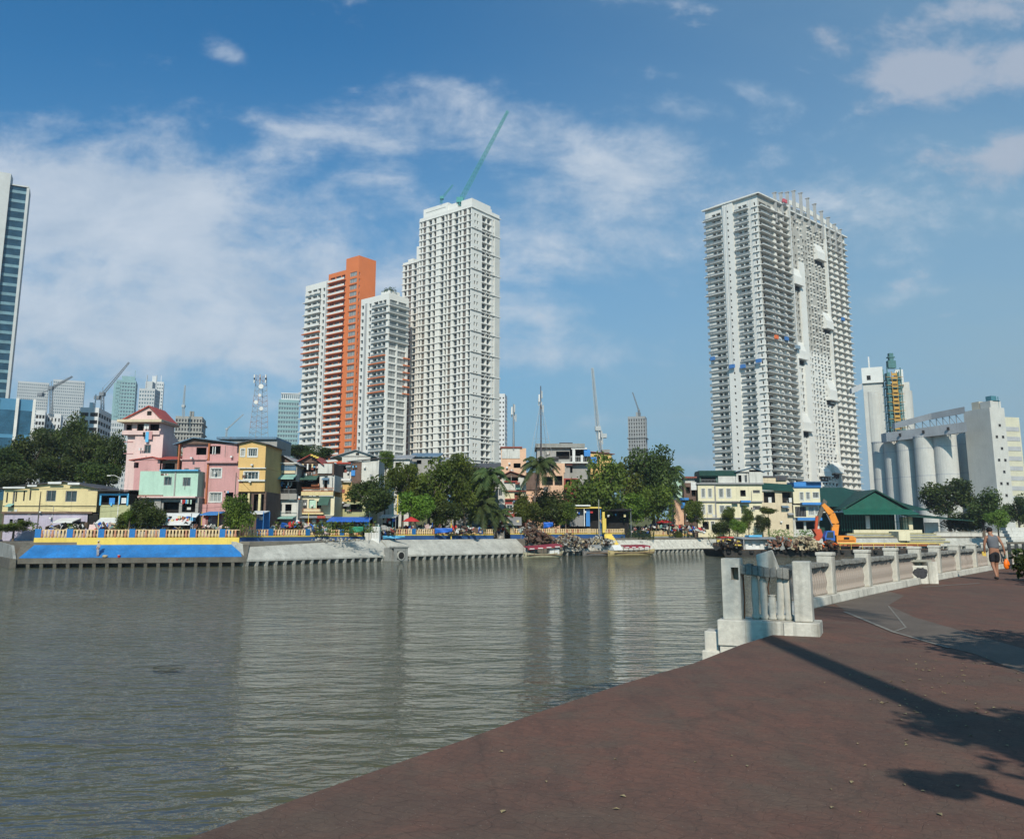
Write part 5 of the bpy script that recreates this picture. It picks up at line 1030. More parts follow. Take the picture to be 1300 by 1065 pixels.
    # 11 upper shacks
    b = Bld('brown board shack with white sheet wall and red awning above the round tree', 424, 138, zb=HILL(-25, 142)-.5); b.body(424, 587, 446, 612, 6, W_wht, [(427, 591, 440, 600, 'o')], name='left_room', ground=True); b.part('red_cloth', A_red, [(427, 594, 435, 599, .1, .3)]); b.part('green_cloth', A_green, [(424, 591.5, 429, 596, .1, .35)]); b.part('blue_cloth', W_blue, [(446, 597, 451, 604, .05, .2)]); b.shed(416, 589, 446, 6, R_blue, .3, .2); b.part('red_edge', R_red, [(428, 587, 446, 589, .3, .5)])
    b.body(446, 586, 459, 610, 6, W_brown, [], name='brown_wall', ground=True); b.body(459, 585, 481, 603, 6, W_wht, [(470, 590, 480, 600, 'o')][:0], name='white_wall', ground=True); b.shed(444, 586.5, 484, 6, R_dark, .6, .4, y1f=582)
    b = Bld('pale shack with wide grey gabled roof below the orange tower', 424, 152, zb=HILL(-28, 158)-.5); b.body(434, 579, 470, 600, 7, W_wht, [(452, 575, 455, 578, 'o')][:0], ground=True); b.gable(424, 478, 580, 571.5, 7, R_grey, W_wht, .5, xr=452); b.part('gable_window', M_dark, [(452, 575, 456, 577.5, .05, .1)])
    for lb, x0, x1, y, Y, mm, rm in [('low shack with pale grey roof right of the wide gabled shack', 482, 520, 583, 150, W_wht, R_grey), ('low shack with bluish sheet roof in front of the white tower', 523, 556, 580, 158, W_grey, R_blue), ('grey roofed shack peeping between treetops', 560, 592, 586, 160, W_wht, R_grey), ('dark roofed shack in front of the white tower foot', 596, 632, 594, 150, W_grey, R_dark)]:
        b = Bld(lb, x0, Y, zb=HILL(at(x0, 600, Y).x, Y)-.6); b.body(x0, y, x1, y+18, 6, mm, [(x0+6, y+4, x0+12, y+9, 'o'), (x0+20, y+4, x0+27, y+9, 'o')], ground=True); b.shed(x0, y, x1, 6, rm, 1.2, .5)
    b = Bld('grey house with teal awnings behind the palms and big trees', 560, 153); b.body(560, 612, 634, 690, 6, W_grey, [(566, 620, 576, 632, 'o'), (585, 618, 596, 630, 'o'), (606, 622, 616, 634, 'w'), (622, 622, 630, 632, 'w')], ground=True); b.part('teal_awning', R_mint, [(574, 611, 610, 612.5, 0, 1.5, 0, .4), (596, 600, 625, 601.5, 0, 1., 0, .4)]); b.part('turquoise_wall', A_sky, [(557, 635, 575, 652, .02, .4)])
    # 12 white and maroon house, peach house
    b = Bld('white house with maroon trim, arched windows and red roof', 636, 152); b.body(637, 606, 668, 622, 7, W_wht, [(642, 605.9, 658, 611, 'o')], name='top_floor'); b.gable(635, 669, 605.5, 598.5, 7, R_rust, W_brown, .4, xr=648); b.body(641, 622.5, 668, 636, 7, W_cream, [(653, 626, 661, 632, 'o')], name='middle_floor'); b.part('maroon_trim', W_red, [(640, 610.5, 657, 612, .02, .4), (641, 623, 668, 624, .02, .4), (641, 633, 668, 634.5, .02, .5)]); b.body(641, 637, 670, 690, 7, W_red, [(643, 641, 651, 651, 'g'), (655, 641, 661, 651, 'g')], ground=True, name='lower_wall'); b.body(628, 614, 641, 690, 7, W_wht, [(633, 620, 637.5, 629, 'w'), (628.5, 620, 630.5, 629, 'w')][:1], ground=True, name='grey_wing', d=-.4)
    b = Bld('peach block with flat roof and antenna mast on top', 636, 165, zb=HILL(0, 170)-2); b.body(636, 569, 668, 650, 9, W_peach, [(652, 588, 661, 594, 'o')], ground=True); b.part('red_coping', R_rust, [(635, 567, 663, 568.8, -9, .3)]); b.part('white_wall_patch', W_wht, [(637, 570, 660, 582, .01, .12)])
    b = Bld('peach house with arched openings behind the tall palm', 668, 166); b.body(668, 600, 716, 690, 8, W_peach, [(688, 605, 702, 616, 'o'), (690, 618, 696, 624, 'b'), (704, 604, 714, 616, 'o')], ground=True); b.part('dark_vent_wall', W_brown, [(664, 600, 685, 622, .02, .3)]); b.body(703, 588, 717, 600, 6, W_peach, [], name='pillar_top'); b.body(716.3, 607, 734, 640, 7, W_red, [(718, 608.5, 724, 617, 'o'), (726, 608, 732, 616, 'o')], name='red_wing', d=-.3)
    # 13 big grey flat-roofed house with white balustrade
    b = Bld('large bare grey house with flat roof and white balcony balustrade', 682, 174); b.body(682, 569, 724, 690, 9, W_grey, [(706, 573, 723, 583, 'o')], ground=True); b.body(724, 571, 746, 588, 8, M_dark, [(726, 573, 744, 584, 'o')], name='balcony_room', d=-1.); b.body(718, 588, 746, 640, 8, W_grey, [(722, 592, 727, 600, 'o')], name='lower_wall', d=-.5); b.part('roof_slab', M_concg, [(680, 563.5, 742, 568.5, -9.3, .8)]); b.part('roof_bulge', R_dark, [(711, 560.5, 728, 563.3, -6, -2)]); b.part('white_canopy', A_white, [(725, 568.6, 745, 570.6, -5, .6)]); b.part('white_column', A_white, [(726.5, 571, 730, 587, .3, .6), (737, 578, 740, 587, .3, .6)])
    bars(b, 724, 744, 579.5, 587, 10, .5, A_white, 'balustrade'); b.part('concrete_lip', W_wht, [(712, 586.5, 746, 588.5, -.5, .9)]); b.part('blue_tarpaulin', W_blue, [(741, 571, 749, 576.5, .2, 1.0, 0, .5)])
    b = Bld('ochre house with red roof left of the big tree crown', 750, 182); b.body(750, 576, 777, 640, 8, W_och, [(758, 579.5, 762, 584, 'o'), (765, 580, 772, 584, 'o')], ground=True); b.shed(749, 573.5, 778, 8, R_rust, .5, .4, y1f=577); b.part('blue_tarpaulin', W_blue, [(749.5, 580, 757, 587, .1, 1.2, 0, .3)]); b.part('rubble_roof', M_concg, [(765, 570, 775, 574, -4, -1)])
    # far side: green house, small shanties right of the big tree
    b = Bld('mint green house with green roof right of the tall tree', 853, 186); b.body(858, 610, 872, 690, 7, W_mint, [(862, 616, 866, 624, 'w')], ground=True); b.body(853, 604, 864, 625, 6, W_mint, [], name='upper_wing', d=-1); b.gable(850, 868, 607, 600, 7, R_green, W_mint, .4)
    b = Bld('narrow brown shanty with clutter between mint and cream houses', 868, 184); b.body(869, 613, 884, 690, 6, W_brown, [(871, 618, 876, 626, 'o'), (878, 622, 883, 630, 'o'), (872, 634, 880, 642, 'o')], ground=True); b.part('white_sheet', A_white, [(877, 612, 884, 622, .05, .15)]); b.part('red_roof', R_rust, [(868, 605, 884, 607, -4, .6)]); b.part('top_room', W_wht, [(870, 607.01, 882, 612.9, -4, -.2)]); b.part('blue_sheet', W_blue, [(862, 632, 873, 635, .2, 1.2), (864, 638, 869, 645, .1, .5)]); b.part('pink_wall', W_peach, [(856, 634, 868, 668, -2, 0)])
    # cream three storey house
    b = Bld('cream three storey corner house with grey bands and green roof room', 884, 184); b.body(886, 615, 908, 636, 9, W_cream, [(890.5, 620.5, 895, 631.5, 'G'), (899, 620.5, 903.5, 631.5, 'G')], name='corner_upper'); b.body(908.3, 615, 968, 636, 9, W_cream, [(913, 620.5, 918.5, 631.5, 'G'), (922.5, 620.5, 928, 631.5, 'G'), (940, 622, 947, 630, 'o'), (956, 622, 965, 626, 'b')], name='upper_wall', d=-.15)
    b.body(886, 637.5, 908, 657, 9, W_cream, [(891, 641, 895, 652, 'G'), (899, 641, 904, 652, 'G')], name='corner_middle'); b.body(908.3, 637.5, 968, 657, 9, W_cream, [(914, 642, 920, 651, 'G'), (922, 642, 928, 651, 'G'), (941, 641.5, 947, 652, 'w'), (956, 642, 966, 647, 'b')], name='middle_wall', d=-.15); b.body(886.3, 658.5, 968, 690, 9, W_cream, [(892, 662, 900, 672, 'o'), (903, 662, 907, 672, 'g')], ground=True, name='lower_wall', d=-.1)
    b.part('grey_band', M_frameg, [(883, 613, 969, 614.9, -9, .4), (885, 636.01, 969, 637.4, -.2, .3), (885, 657.02, 969, 658.4, -.2, .3), (907.3, 615, 909, 657, .01, .12)]); b.body(889, 599, 912, 612.9, 6, A_dkg, [(891, 606, 910, 612, 'o')], name='green_room', d=-.8); b.part('green_canopy', R_green, [(888, 597.3, 935, 604, -5, -.2)]); b.body(912.2, 604, 934, 612.9, 6, W_wht, [], name='roof_wall', d=-.3); b.body(934.5, 600, 951, 612.9, 6, W_wht, [(938, 603, 942, 612, 'o'), (946, 603, 949, 612, 'w')], name='roof_room', d=-.4); b.gable(934, 969, 599, 593.5, 7, R_blue, W_wht, .3, xr=955); b.body(951.3, 596.5, 968.3, 612.9, 6, W_wht, [], name='gable_room'); b.part('blue_balcony', W_blue, [(939, 635.4, 951, 637.8, .3, 1.2)]); bars(b, 889, 911, 608.5, 612.8, 12, -.3, M_frameg)
    # beige house
    b = Bld('beige house with green awning roof over two verandas', 968, 190); b.body(968, 605, 1004, 615, 8, W_bei, [], name='roof_room', d=-3); b.part('dark_roof_edge', R_dark, [(967, 603, 1006, 605, -9, -2.8), (990, 605, 1003, 609, -4, -2.6)]); b.shed(967, 622, 1006, 1, R_green, 1.6, .2, d=.5, y1f=624.5); b.body(968, 623, 1006, 690, 9, W_bei, [(969.5, 625, 984, 638, 'o'), (993, 625, 1005, 638.5, 'o'), (976, 645, 981, 652, 'o'), (998, 645.5, 1002, 649, 'w'), (998, 665.5, 1002, 672, 'o'), (1005, 644, 1006.5, 650, 'w')][:5], ground=True); b.part('white_statue', A_white, [(976, 631, 980, 638, -.6, -.3)]); b.part('air_conditioner', A_white, [(1001.5, 632, 1005, 637.5, -.3, .1)]); b.part('roof_prop', W_brown, [(975, 672, 976.2, 676, .3, .5)])
    # blue cream house
    b = Bld('cream house with bright blue roof band and blue balconies', 1007, 194); b.body(1007, 619, 1041, 639, 8, W_cream, [(1015.5, 625, 1020, 635, 'G'), (1023.5, 625, 1028, 634, 'G'), (1032, 625, 1039.5, 632, 'G')], name='upper_wall'); b.part('blue_fascia', W_blue, [(1007, 612, 1041.5, 617.5, -7, .5), (1007, 617.6, 1041.5, 619, -.1, .3)]); b.shed(1024, 612.5, 1046, 4, R_blue, .4, .3, d=1.2); b.part('blue_balcony', W_blue, [(1016, 638, 1041, 641, .02, 1.4), (1010, 657, 1041, 660.5, .02, 1.4)]); b.body(1008, 641.1, 1041, 657, 8, W_cream, [(1010, 643, 1024, 656, 'b'), (1027, 643, 1034, 654, 'c'), (1035.5, 643, 1040, 653, 'c')], name='middle_wall', d=-.3); b.body(1008, 660.6, 1041, 690, 8, W_wht, [(1011, 662, 1021, 672, 'o'), (1024, 662, 1036, 672, 'o')], ground=True, name='lower_wall', d=-.3)
    # stalls on the promenade
    def stall(label, x0, x1, y0, y1, Y, top, wallm, post=M_metal, back=True, slope=.4, dep=2.2, cloths=0, seed=1):
        b = Bld(label, x0, Y, 'promenade_stall', 'stall'); r = random.Random(seed); b.part('canopy', top, [(x0, y0, x1, y0+1.2, -1, dep, 0, slope)])
        for x in (x0+.6, x1-.6): b.part('post', post, [(x-.3, y0+1.2, x+.3, 690, dep-.35, dep-.25)])
        if back: b.part('back_wall', wallm, [(x0+.5, y0+1.5, x1-.5, 690, -1, -.8)])
        for i in range(cloths): x = r.uniform(x0+1, x1-3); y = r.uniform(y0+4, y0+9); b.part('goods', r.choice([A_white, A_red, A_blue, W_yel, M_iron, A_sky, W_lpink, M_dark]), [(x, y, x+r.uniform(1, 3.5), y+r.uniform(2, 5), r.uniform(0, .8), r.uniform(.9, 1.6))])
        return b
    stall('stall under a white and yellow canopy hung with laundry, below the mint house', 206, 250, 651, 690, 106, A_white, M_dark, cloths=16, seed=3, slope=1.4)
    stall('stall with blue roof and yellow pillars in front of the big pink house', 262, 284, 649, 690, 106.5, W_blue, W_pink, M_yel, cloths=6, seed=4)
    stall('blue and white kiosk beside the small round tree', 322, 340, 648, 690, 110, A_white, W_blue, W_blue, cloths=3, seed=5)
    stall('long blue tarpaulin stall in front of the small ochre house', 419, 472, 656, 690, 120.5, A_blue, M_dark, cloths=18, seed=6, slope=.6)
    stall('stall with white sheet roof left of the teal lamp post', 484, 505, 653, 690, 126, A_white, M_dark, cloths=9, seed=7)
    stall('stall under a dark grey tarpaulin right of the palms', 640, 662, 656, 690, 145, M_frameg, M_dark, cloths=5, seed=8, slope=1.3)
    b = stall('blue and yellow shed with grey shutter under the large tree', 711, 762, 643, 690, 158, M_yel, M_dark, W_blue, cloths=4, seed=9, slope=.2); b.part('grey_shutter', M_frameg, [(724, 646, 741, 668, .3, .5)]); b.part('white_tarpaulin', A_white, [(718, 641.3, 748, 643, -1, 2.6)]); b.part('blue_panel', W_blue, [(711, 646, 716, 668, 1, 1.2), (743, 646, 748, 668, 1.3, 1.5)]); b.part('white_pole', A_white, [(722.5, 645, 723.5, 668, 1.9, 2), (740, 645, 741.2, 668, 1.9, 2)])
    stall('dark open shelter right of the yellow pillar, under the tree', 764, 800, 645, 690, 164, M_dark, M_dark, M_metal, cloths=3, seed=12)
    def umbrella(label, px, py, w, Y, m):
        p = at(px, py, Y); t = thing('market_umbrella', label, 'umbrella', (p.x, p.y, ZB)); H = p.z-ZB; r_ = w/2*Y/F; k = MB(); k.lathe([(r_, H-.7), (r_*.55, H-.28), (.05, H)], 8); k.build('canopy', m, t); k = MB(); k.tube([(0, 0, -.2), (0, 0, H-.05)], .05, 5); k.build('pole', M_metal, t)
    umbrella('bright red umbrella roof at the foot of the tall tree', 843, 659, 22, 170, A_red); umbrella('dark red umbrella under the big green tree', 522, 656, 22, 128, A_red)
    # low grandstand steps, green pavilion
    b = Bld('large pavilion with dark green hipped and gabled roof', 1040, 205, 'pavilion', 'pavilion'); X, Z = b.X, b.Z
    ga = [(X(1040, 664), 664), ]
    mb = MB(); zt, ze = Z(616.5), Z(643)
    mb.hexa([(X(1036, 643), -1, ze), (X(1110, 643), -1, ze-.3), (X(1200, 640), 14, ze+.2), (X(1046, 640), 22, ze)], [(X(1043, 617), 9, zt), (X(1091, 616), 9, zt), (X(1093, 616), 10, zt), (X(1045, 617), 11, zt)]); mb.build('main_roof', R_green, b.t)
    mb = MB(); zg = Z(624); mb.extr([(X(1058, 649), -5.2, Z(648.5)), (X(1100, 624), -5.2, zg), (X(1100, 624), -5.2, zg+.3), (X(1056, 649), -5.2, Z(648.5)+.3)], (0, 12, 0)); mb.extr([(X(1100, 624), -5.2, zg), (X(1144, 648), -5.2, Z(648)), (X(1146, 648), -5.2, Z(648)+.3), (X(1100, 624), -5.2, zg+.3)], (0, 12, 0)); mb.build('gable_roof', R_green, b.t)
    mb = MB(); mb.extr([(X(1064, 648), -4.6, Z(647)), (X(1137, 648), -4.6, Z(647)), (X(1100, 626), -4.6, Z(626.5))], (0, .2, 0)); mb.build('gable_front', R_greenl, b.t)
    mb = MB(); mb.hexa([(X(1056, 653), -7.6, Z(654)), (X(1148, 653), -7.6, Z(654)), (X(1144, 648), -4.6, Z(648)), (X(1060, 648), -4.6, Z(648))], [(X(1056, 653), -7.6, Z(654)+.15), (X(1148, 653), -7.6, Z(654)+.15), (X(1144, 648), -4.6, Z(648)+.25), (X(1060, 648), -4.6, Z(648)+.25)]); mb.build('gable_skirt', R_greenl, b.t)
    mb = MB(); mb.hexa([(X(1108, 646), -2, Z(648)), (X(1180, 646), -1, Z(648)), (X(1180, 646), 12, Z(642)), (X(1115, 640), 12, Z(642))], [(X(1125, 630), 4, Z(634)), (X(1150, 635), 4, Z(636)), (X(1152, 635), 6, Z(636)), (X(1127, 630), 6, Z(634))]); mb.build('side_roof', R_green, b.t)
    mb = MB(); mb.hexa([(X(1140, 655), -4, Z(656)), (X(1228, 658), -3, Z(662)), (X(1226, 656), 4, Z(659)), (X(1145, 650), 4, Z(650))], [(X(1140, 655), -4, Z(656)+.2), (X(1228, 658), -3, Z(662)+.2), (X(1226, 656), 4, Z(658)), (X(1145, 650), 4, Z(649))]); mb.build('low_roof', R_green, b.t)
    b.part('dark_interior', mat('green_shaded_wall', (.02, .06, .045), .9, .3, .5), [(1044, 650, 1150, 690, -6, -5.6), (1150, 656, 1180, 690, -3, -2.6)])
    mb = MB()
    for i in range(26): x = 1062+i*3.3; b.r(mb, x, 653, x+.5, 674, 3.0, 3.15)
    b.r(mb, 1062, 662, 1145, 662.6, 3.0, 3.2); mb.build('green_railings', mat('green_paint', (.02, .12, .08), .6, .2, 1), b.t)
    b.part('low_wall', W_cream, [(1075, 672.5, 1160, 676.5, 3.3, 4.2)]); b.part('white_door', A_white, [(1092, 655, 1097, 671, 3.2, 3.3)]); b.part('column', W_cream, [(1142, 657, 1148, 672, .5, 2), (1150, 656, 1155, 672, .5, 1.5)]); b.part('white_panel', A_white, [(1179, 663, 1196, 684, -2, -1.6)])
    for i, (x0, x1) in enumerate([(1073, 1130), (1146, 1186)]):
        b = Bld(['left bank of low grey bench steps before the green pavilion', 'right bank of low grey bench steps before the green pavilion'][i], x0, 196, 'bench_steps', 'steps'); s_ = MB(); e = MB()
        for k in range(4): b.r(s_, x0-k*2, 677+k*3.2, x1+k*2.5, 690, k*1.1, k*1.1+1.1); b.r(e, x0-k*2, 677.0+k*3.2, x1+k*2.5, 678+k*3.2, k*1.1+1.11, k*1.1+1.2)
        s_.build('steps', M_concg, b.t); e.build('yellow_edge', mat('pale_yellow_edge', (.5, .44, .22), .8, .2, 1), b.t)
    b = Bld('cream pedestal wall between the two banks of bench steps', 1131, 195, 'pedestal_wall', 'wall'); b.part('wall', W_cream, [(1131, 674.5, 1145, 686, -1, 4)])
    b = Bld('long grey boundary wall right of the green pavilion', 1182, 205, 'boundary_wall', 'wall'); b.part('wall', W_wht, [(1186, 675.5, 1330, 690, -.4, 0)]); b.part('coping', M_conc, [(1186, 674.6, 1330, 675.4, -.6, .2)]); b.part('rubble_face', M_concg, [(1190, 684, 1330, 690, .02, .7)])
    b = Bld('white stepped wall at the far right edge behind the walker', 1276, 185, 'stepped_wall', 'wall')
    for k in range(5): b.part('step', W_wht, [(1277+k*.6, 669.5+k*4, 1360, 673.3+k*4, -2+k*.5, k*.5)])
houses()
def house_clutter():
    """air conditioners, pipes, tin patches, dishes and washing on the crowded houses"""
    byl = {o.get('label'): o for o in C.objects if o.get('category') == 'house'}
    r = random.Random(55)
    spec = [('big pink three storey', 229, 300, 568, 645, 114, 7), ('narrow ochre', 304, 335, 566, 622, 113, 5), ('grey gabled house', 342, 376, 590, 668, 121, 11), ('ramshackle stacked', 382, 423, 590, 668, 124, 14), ('small ochre house', 425, 444, 612, 668, 130, 6), ('brown board shack', 425, 480, 588, 606, 138, 8), ('pale shack with wide', 436, 468, 582, 596, 152, 3),
        ('white house with maroon', 638, 667, 608, 660, 152, 7), ('peach house with arched', 670, 714, 602, 660, 166, 8), ('peach block', 638, 660, 585, 600, 165, 3), ('large bare grey', 684, 722, 572, 600, 174, 6), ('narrow brown shanty', 870, 883, 614, 668, 184, 9), ('mint green house with two', 180, 248, 600, 655, 112, 5), ('tall narrow pink', 168, 202, 556, 600, 117, 3), ('long pale yellow', 8, 110, 625, 668, 112.5, 8), ('grey house with teal', 562, 632, 614, 660, 153, 8), ('cream three storey', 888, 965, 617, 665, 184, 6), ('beige house', 970, 1004, 640, 668, 190, 4)]
    cl = [A_white, W_wht, R_grey, W_grey, M_dark, R_rust, A_sky, W_lpink, M_frameg, D_w]
    for key, x0, x1, y0, y1, Y, n in spec:
        o = [v for k, v in byl.items() if k and k.startswith(key)][0]; b = Bld.__new__(Bld); b.t = o; b.Y = Y; b.zb = o.location.z; b.x0 = o.location.x
        for i in range(n):
            k = r.random(); x = r.uniform(x0, x1-3); y = r.uniform(y0, y1-3)
            if k < .28: b.part('air_conditioner', A_white, [(x, y, x+2.6, y+1.9, .02, .5)])
            elif k < .5: w = r.uniform(2.5, 6); b.part('tin_patch', r.choice([R_grey, W_wht, R_rust, W_brown]), [(x, y, x+w, y+r.uniform(2, 5), .02, .07)])
            elif k < .68: b.part('pipe', r.choice([M_frameg, W_wht]), [(x, y-6, x+.35, y+8, .02, .12)])
            elif k < .85:
                for q in range(3): b.part('hanging_cloth', r.choice(cl), [(x+q*2, y, x+q*2+1.5, y+r.uniform(1.8, 3.6), .45, .5)])
            else: w = r.uniform(5, 9); b.part('sheet_awning', r.choice([R_grey, R_rust, R_mint, R_dark, R_blue]), [(x, y, x+w, y+.7, 0, r.uniform(.7, 1.3), 0, .35)])
D_w = mat('faded_cloth', (.30, .24, .22), .9, .3, 3)
house_clutter()
# ================================================================ trees
F_dark = foliage('dark_foliage', (.026, .042, .010), (.078, .108, .022), .32); F_mid = foliage('mid_foliage', (.046, .070, .011), (.150, .190, .028), .35); F_lite = foliage('bright_foliage', (.06, .12, .014), (.15, .24, .03)); F_palm = foliage('palm_foliage', (.035, .065, .018), (.10, .13, .04)); M_bark = mat('bark', (.13, .10, .075), .95, .3, 4, .3, bump=.8, bscale=14)
CROWNS = []
def crown_mesh(seed, n=6000, lobes=17, leaf=.056, flat=.9):
    r = random.Random(seed); L = []
    for i in range(lobes):
        a = r.uniform(0, 6.28); e = r.uniform(-.95, 1.0); rad = r.uniform(.42, .70); L.append((Vector((math.cos(a)*rad*math.sqrt(max(.05, 1-e*e*.6)), math.sin(a)*rad*math.sqrt(max(.05, 1-e*e*.6)), e*.62*flat)), r.uniform(.28, .48)))
    L.append((Vector((0, 0, 0)), .5)); mb = MB()
    for i in range(n):
        c, R_ = r.choice(L); d = Vector((r.gauss(0, 1), r.gauss(0, 1), r.gauss(0, 1))).normalized(); rr_ = R_*(r.random()**.33 if r.random() < .85 else r.uniform(1., 1.18)); leafq(mb, c+Vector((d.x, d.y, d.z*.8))*rr_, leaf*r.uniform(.6, 1.35), r)
    return mb
def crown(k, m):
    key = (k, m.name)
    for q in CROWNS:
        if q[0] == key: return q[1]
    me = crown_mesh(100+k, lobes=13+k % 3*3).mesh('crown', m); CROWNS.append((key, me)); return me
tc_ = [0]
def tree(label, px, py, w, h, Y, m=None, zb=None, name='tree', group='trees along the far bank', lean=0, k=None, cat='tree', depth=None):
    m = m or F_mid; c = at(px, py, Y); zb = ZB if zb is None else zb; cz_ = c.z; t = thing(name, label, cat, (c.x-lean, c.y, zb), 0, group); tc_[0] += 1; k = tc_[0] % 5 if k is None else k
    rx = w/2*Y/F*1.22; rz = h/2*Y/F*1.36; cz = c.z-zb
    mesh_obj('crown', crown(k, m), t, (lean, 0, cz), (0, 0, tc_[0]*1.7), (rx, depth or rx*.9, rz))
    tr = MB(); r = random.Random(tc_[0]); R0 = max(.09, rx*.055); p1 = Vector((lean*.5, 0, cz*.5)); p2 = Vector((lean, 0, max(cz-rz*.15, .2))); tr.tube([(0, 0, -.4), p1, p2], [R0*1.3, R0, R0*.55], 7)
    for i in range(5): a = i*1.26+r.random(); s_ = Vector((0, 0, max(cz-rz*.55, cz*.35)))+Vector((lean*.7, 0, 0)); tr.tube([s_, s_+Vector((math.cos(a)*rx*.3, math.sin(a)*rx*.3, rz*.4)), s_+Vector((math.cos(a)*rx*.62, math.sin(a)*rx*.6, rz*(.6+.3*r.random())))], [R0*.6, R0*.4, R0*.15], 5)
    tr.build('trunk', M_bark, t); return t
def palm(label, px, pyc, Y, fr, zb=ZB, lean=.4, seed=1, n=22, R0=.17, thin=1.):
    c = at(px, pyc, Y); t = thing('palm_tree', label, 'palm tree', (c.x-lean, c.y, zb), 0, 'palms along the far bank'); H = c.z-zb; r = random.Random(seed); mb = MB(); mb.tube([(0, 0, -.3), (lean*.15, 0, H*.3), (lean*.5, 0, H*.65), (lean, 0, H)], [R0*1.5, R0, R0*.8, R0*.65], 8); mb.build('trunk', M_bark, t)
    cr = MB(); T = Vector((lean, 0, H))
    for i in range(n):
        a = i*2.399; up = 1.15-1.7*(i/n)+r.uniform(-.12, .12); L = fr*r.uniform(.85, 1.1); d = Vector((math.cos(a), math.sin(a), 0)); pts = []
        for j in range(9): s_ = j/8; pts.append(T+d*(L*s_*math.cos(up*.8)*(1-.12*s_*s_))+Vector((0, 0, L*(s_*math.sin(up)*.8-s_*s_*(.55+.25*(1-up)*.5)))))
        cr.tube(pts, [.035*(1-.8*j/8)+.006 for j in range(9)], 4)
        side = d.cross(Vector((0, 0, 1)))
        for j in range(1, 26):
            s_ = j/26*8; k = min(int(s_), 7); p = pts[k].lerp(pts[k+1], s_-k); w = fr*.22*math.sin(math.pi*(.12+.85*j/26))**.7; fw = (pts[k+1]-pts[k]).normalized()
            for sg in (-1, 1): e = p+side*sg*w*.75+fw*w*.45+Vector((0, 0, -w*(.45+.3*r.random()))); q = fw*.05*fr/2.5*thin; cr.q([p-q, p+q, e+q*.4, e-q*.4])
    cr.build('fronds', F_palm, t)
    nt = MB(); [nt.ball((T.x+math.cos(a)*.22, T.y+math.sin(a)*.22, T.z-.3), .13, 7, 5) for a in (0, 1.2, 2.5, 3.9, 5.1)]; nt.build('coconuts', mat('coconut', (.12, .14, .04), .6, .2, 3), t)
hz = lambda px, Y: HILL(at(px, 600, Y).x, Y)-.6
for lb, px, py, w, h, Y in [('dark tree clump at far left edge of the hillside', 12, 590, 46, 46, 142), ('dark bushy hillside tree above the long yellow house roof', 42, 578, 52, 54, 150), ('tallest dark hillside tree behind the yellow house', 82, 562, 50, 62, 156), ('dark wide hillside tree left of the pink tower', 112, 580, 50, 58, 146),
    ('mid green hillside tree touching the pink tower', 140, 583, 38, 60, 140), ('low dark hillside tree over the yellow roof ridge', 70, 598, 56, 36, 136), ('low dark hillside tree above the blue framed shop', 124, 603, 50, 32, 134), ('small upper hillside tree behind the wide dark one', 105, 552, 34, 30, 168), ('round hillside tree left of the tallest one', 58, 555, 34, 26, 170), ('low bush at the foot of the hillside at the left edge', 18, 610, 50, 26, 134)]:
    tree(lb, px, py, w, h, Y, F_dark, hz(px, Y), group='dark trees on the left hillside')
tree('tree showing between pink tower and big pink house', 214, 573, 26, 26, 150, F_mid, hz(214, 150), group='trees behind the houses'); tree('wide dark tree line behind the grey gabled house', 378, 575, 44, 18, 176, F_dark, hz(378, 176), group='trees behind the houses'); tree('dark tree behind the ramshackle shack roof', 405, 577, 36, 18, 172, F_dark, hz(405, 172), group='trees behind the houses'); tree('small tree peeping left of the bare white tower foot', 490, 583, 22, 22, 150, F_mid, hz(490, 150), group='trees behind the houses')
tree('small bushy tree in front of the mint green house', 189, 652, 40, 34, 103.5, F_dark); tree('small round tree in front of the ochre house', 302, 652, 42, 46, 104.5, F_mid); tree('low shrub left of the bushy tree by the mint house', 162, 660, 24, 20, 104, F_mid)
tree('round dark green tree behind the long blue tarpaulin', 467, 629, 60, 42, 122, F_dark)
for lb, px, py, w, h, m in [('leftmost tree of the large green clump in mid picture', 512, 610, 42, 46, F_mid), ('broad tree in the heart of the large green clump', 545, 618, 54, 62, F_mid), ('upper tree of the large green clump with ragged top', 578, 598, 46, 46, F_mid), ('lower front tree of the large green clump', 527, 643, 44, 36, F_lite), ('right tree of the large green clump beside the palms', 590, 634, 42, 54, F_mid), ('low dark tree under the large green clump', 566, 650, 40, 32, F_dark)]: tree(lb, px, py, w, h, 131+(px-500)*.085+(600-py)*.05, m)
tree('rounded bush left of the tall palm trunk', 668, 646, 32, 34, 148, F_mid); tree('wide dark bush right of the tall palm trunk', 700, 645, 50, 48, 153, F_dark); tree('bush against the wide dark bush, near the peach house', 718, 652, 26, 28, 152, F_mid)
tree('big round tree above the blue and yellow shed', 758, 622, 70, 72, 166, F_mid); tree('lower green tree between the shed roof and the tall tree', 795, 644, 48, 36, 168, F_lite); tree('dark tree behind the shed', 740, 640, 40, 36, 170, F_dark)
tree('tallest dark tree right of the shed, with domed crown', 828, 598, 56, 62, 174, F_dark); tree('lower half of the tall tree group, bright leaves', 835, 638, 50, 46, 170, F_mid); tree('dark tree joining the big round tree and the tall one', 795, 612, 46, 56, 175, F_mid)
tree('small bushy tree left of the cream corner house', 882, 649, 27, 28, 176, F_mid); tree('dark bush before the cream corner house', 918, 668, 26, 22, 176, F_dark); tree('thin tree in front of the cream house windows', 925, 652, 18, 18, 176, F_mid); tree('bright bush beside the dark one at the cream house', 936, 669, 20, 18, 174, F_lite); tree('small tree before the blue balcony of the cream house', 950, 658, 16, 26, 176, F_mid); tree('small tree at the beige house corner', 968, 664, 18, 22, 177, F_dark); tree('sparse small tree on the beige house wall', 975, 648, 20, 9, 178, F_mid); tree('small palm like shrub above the river wall', 862, 678, 9, 12, 170, F_mid)
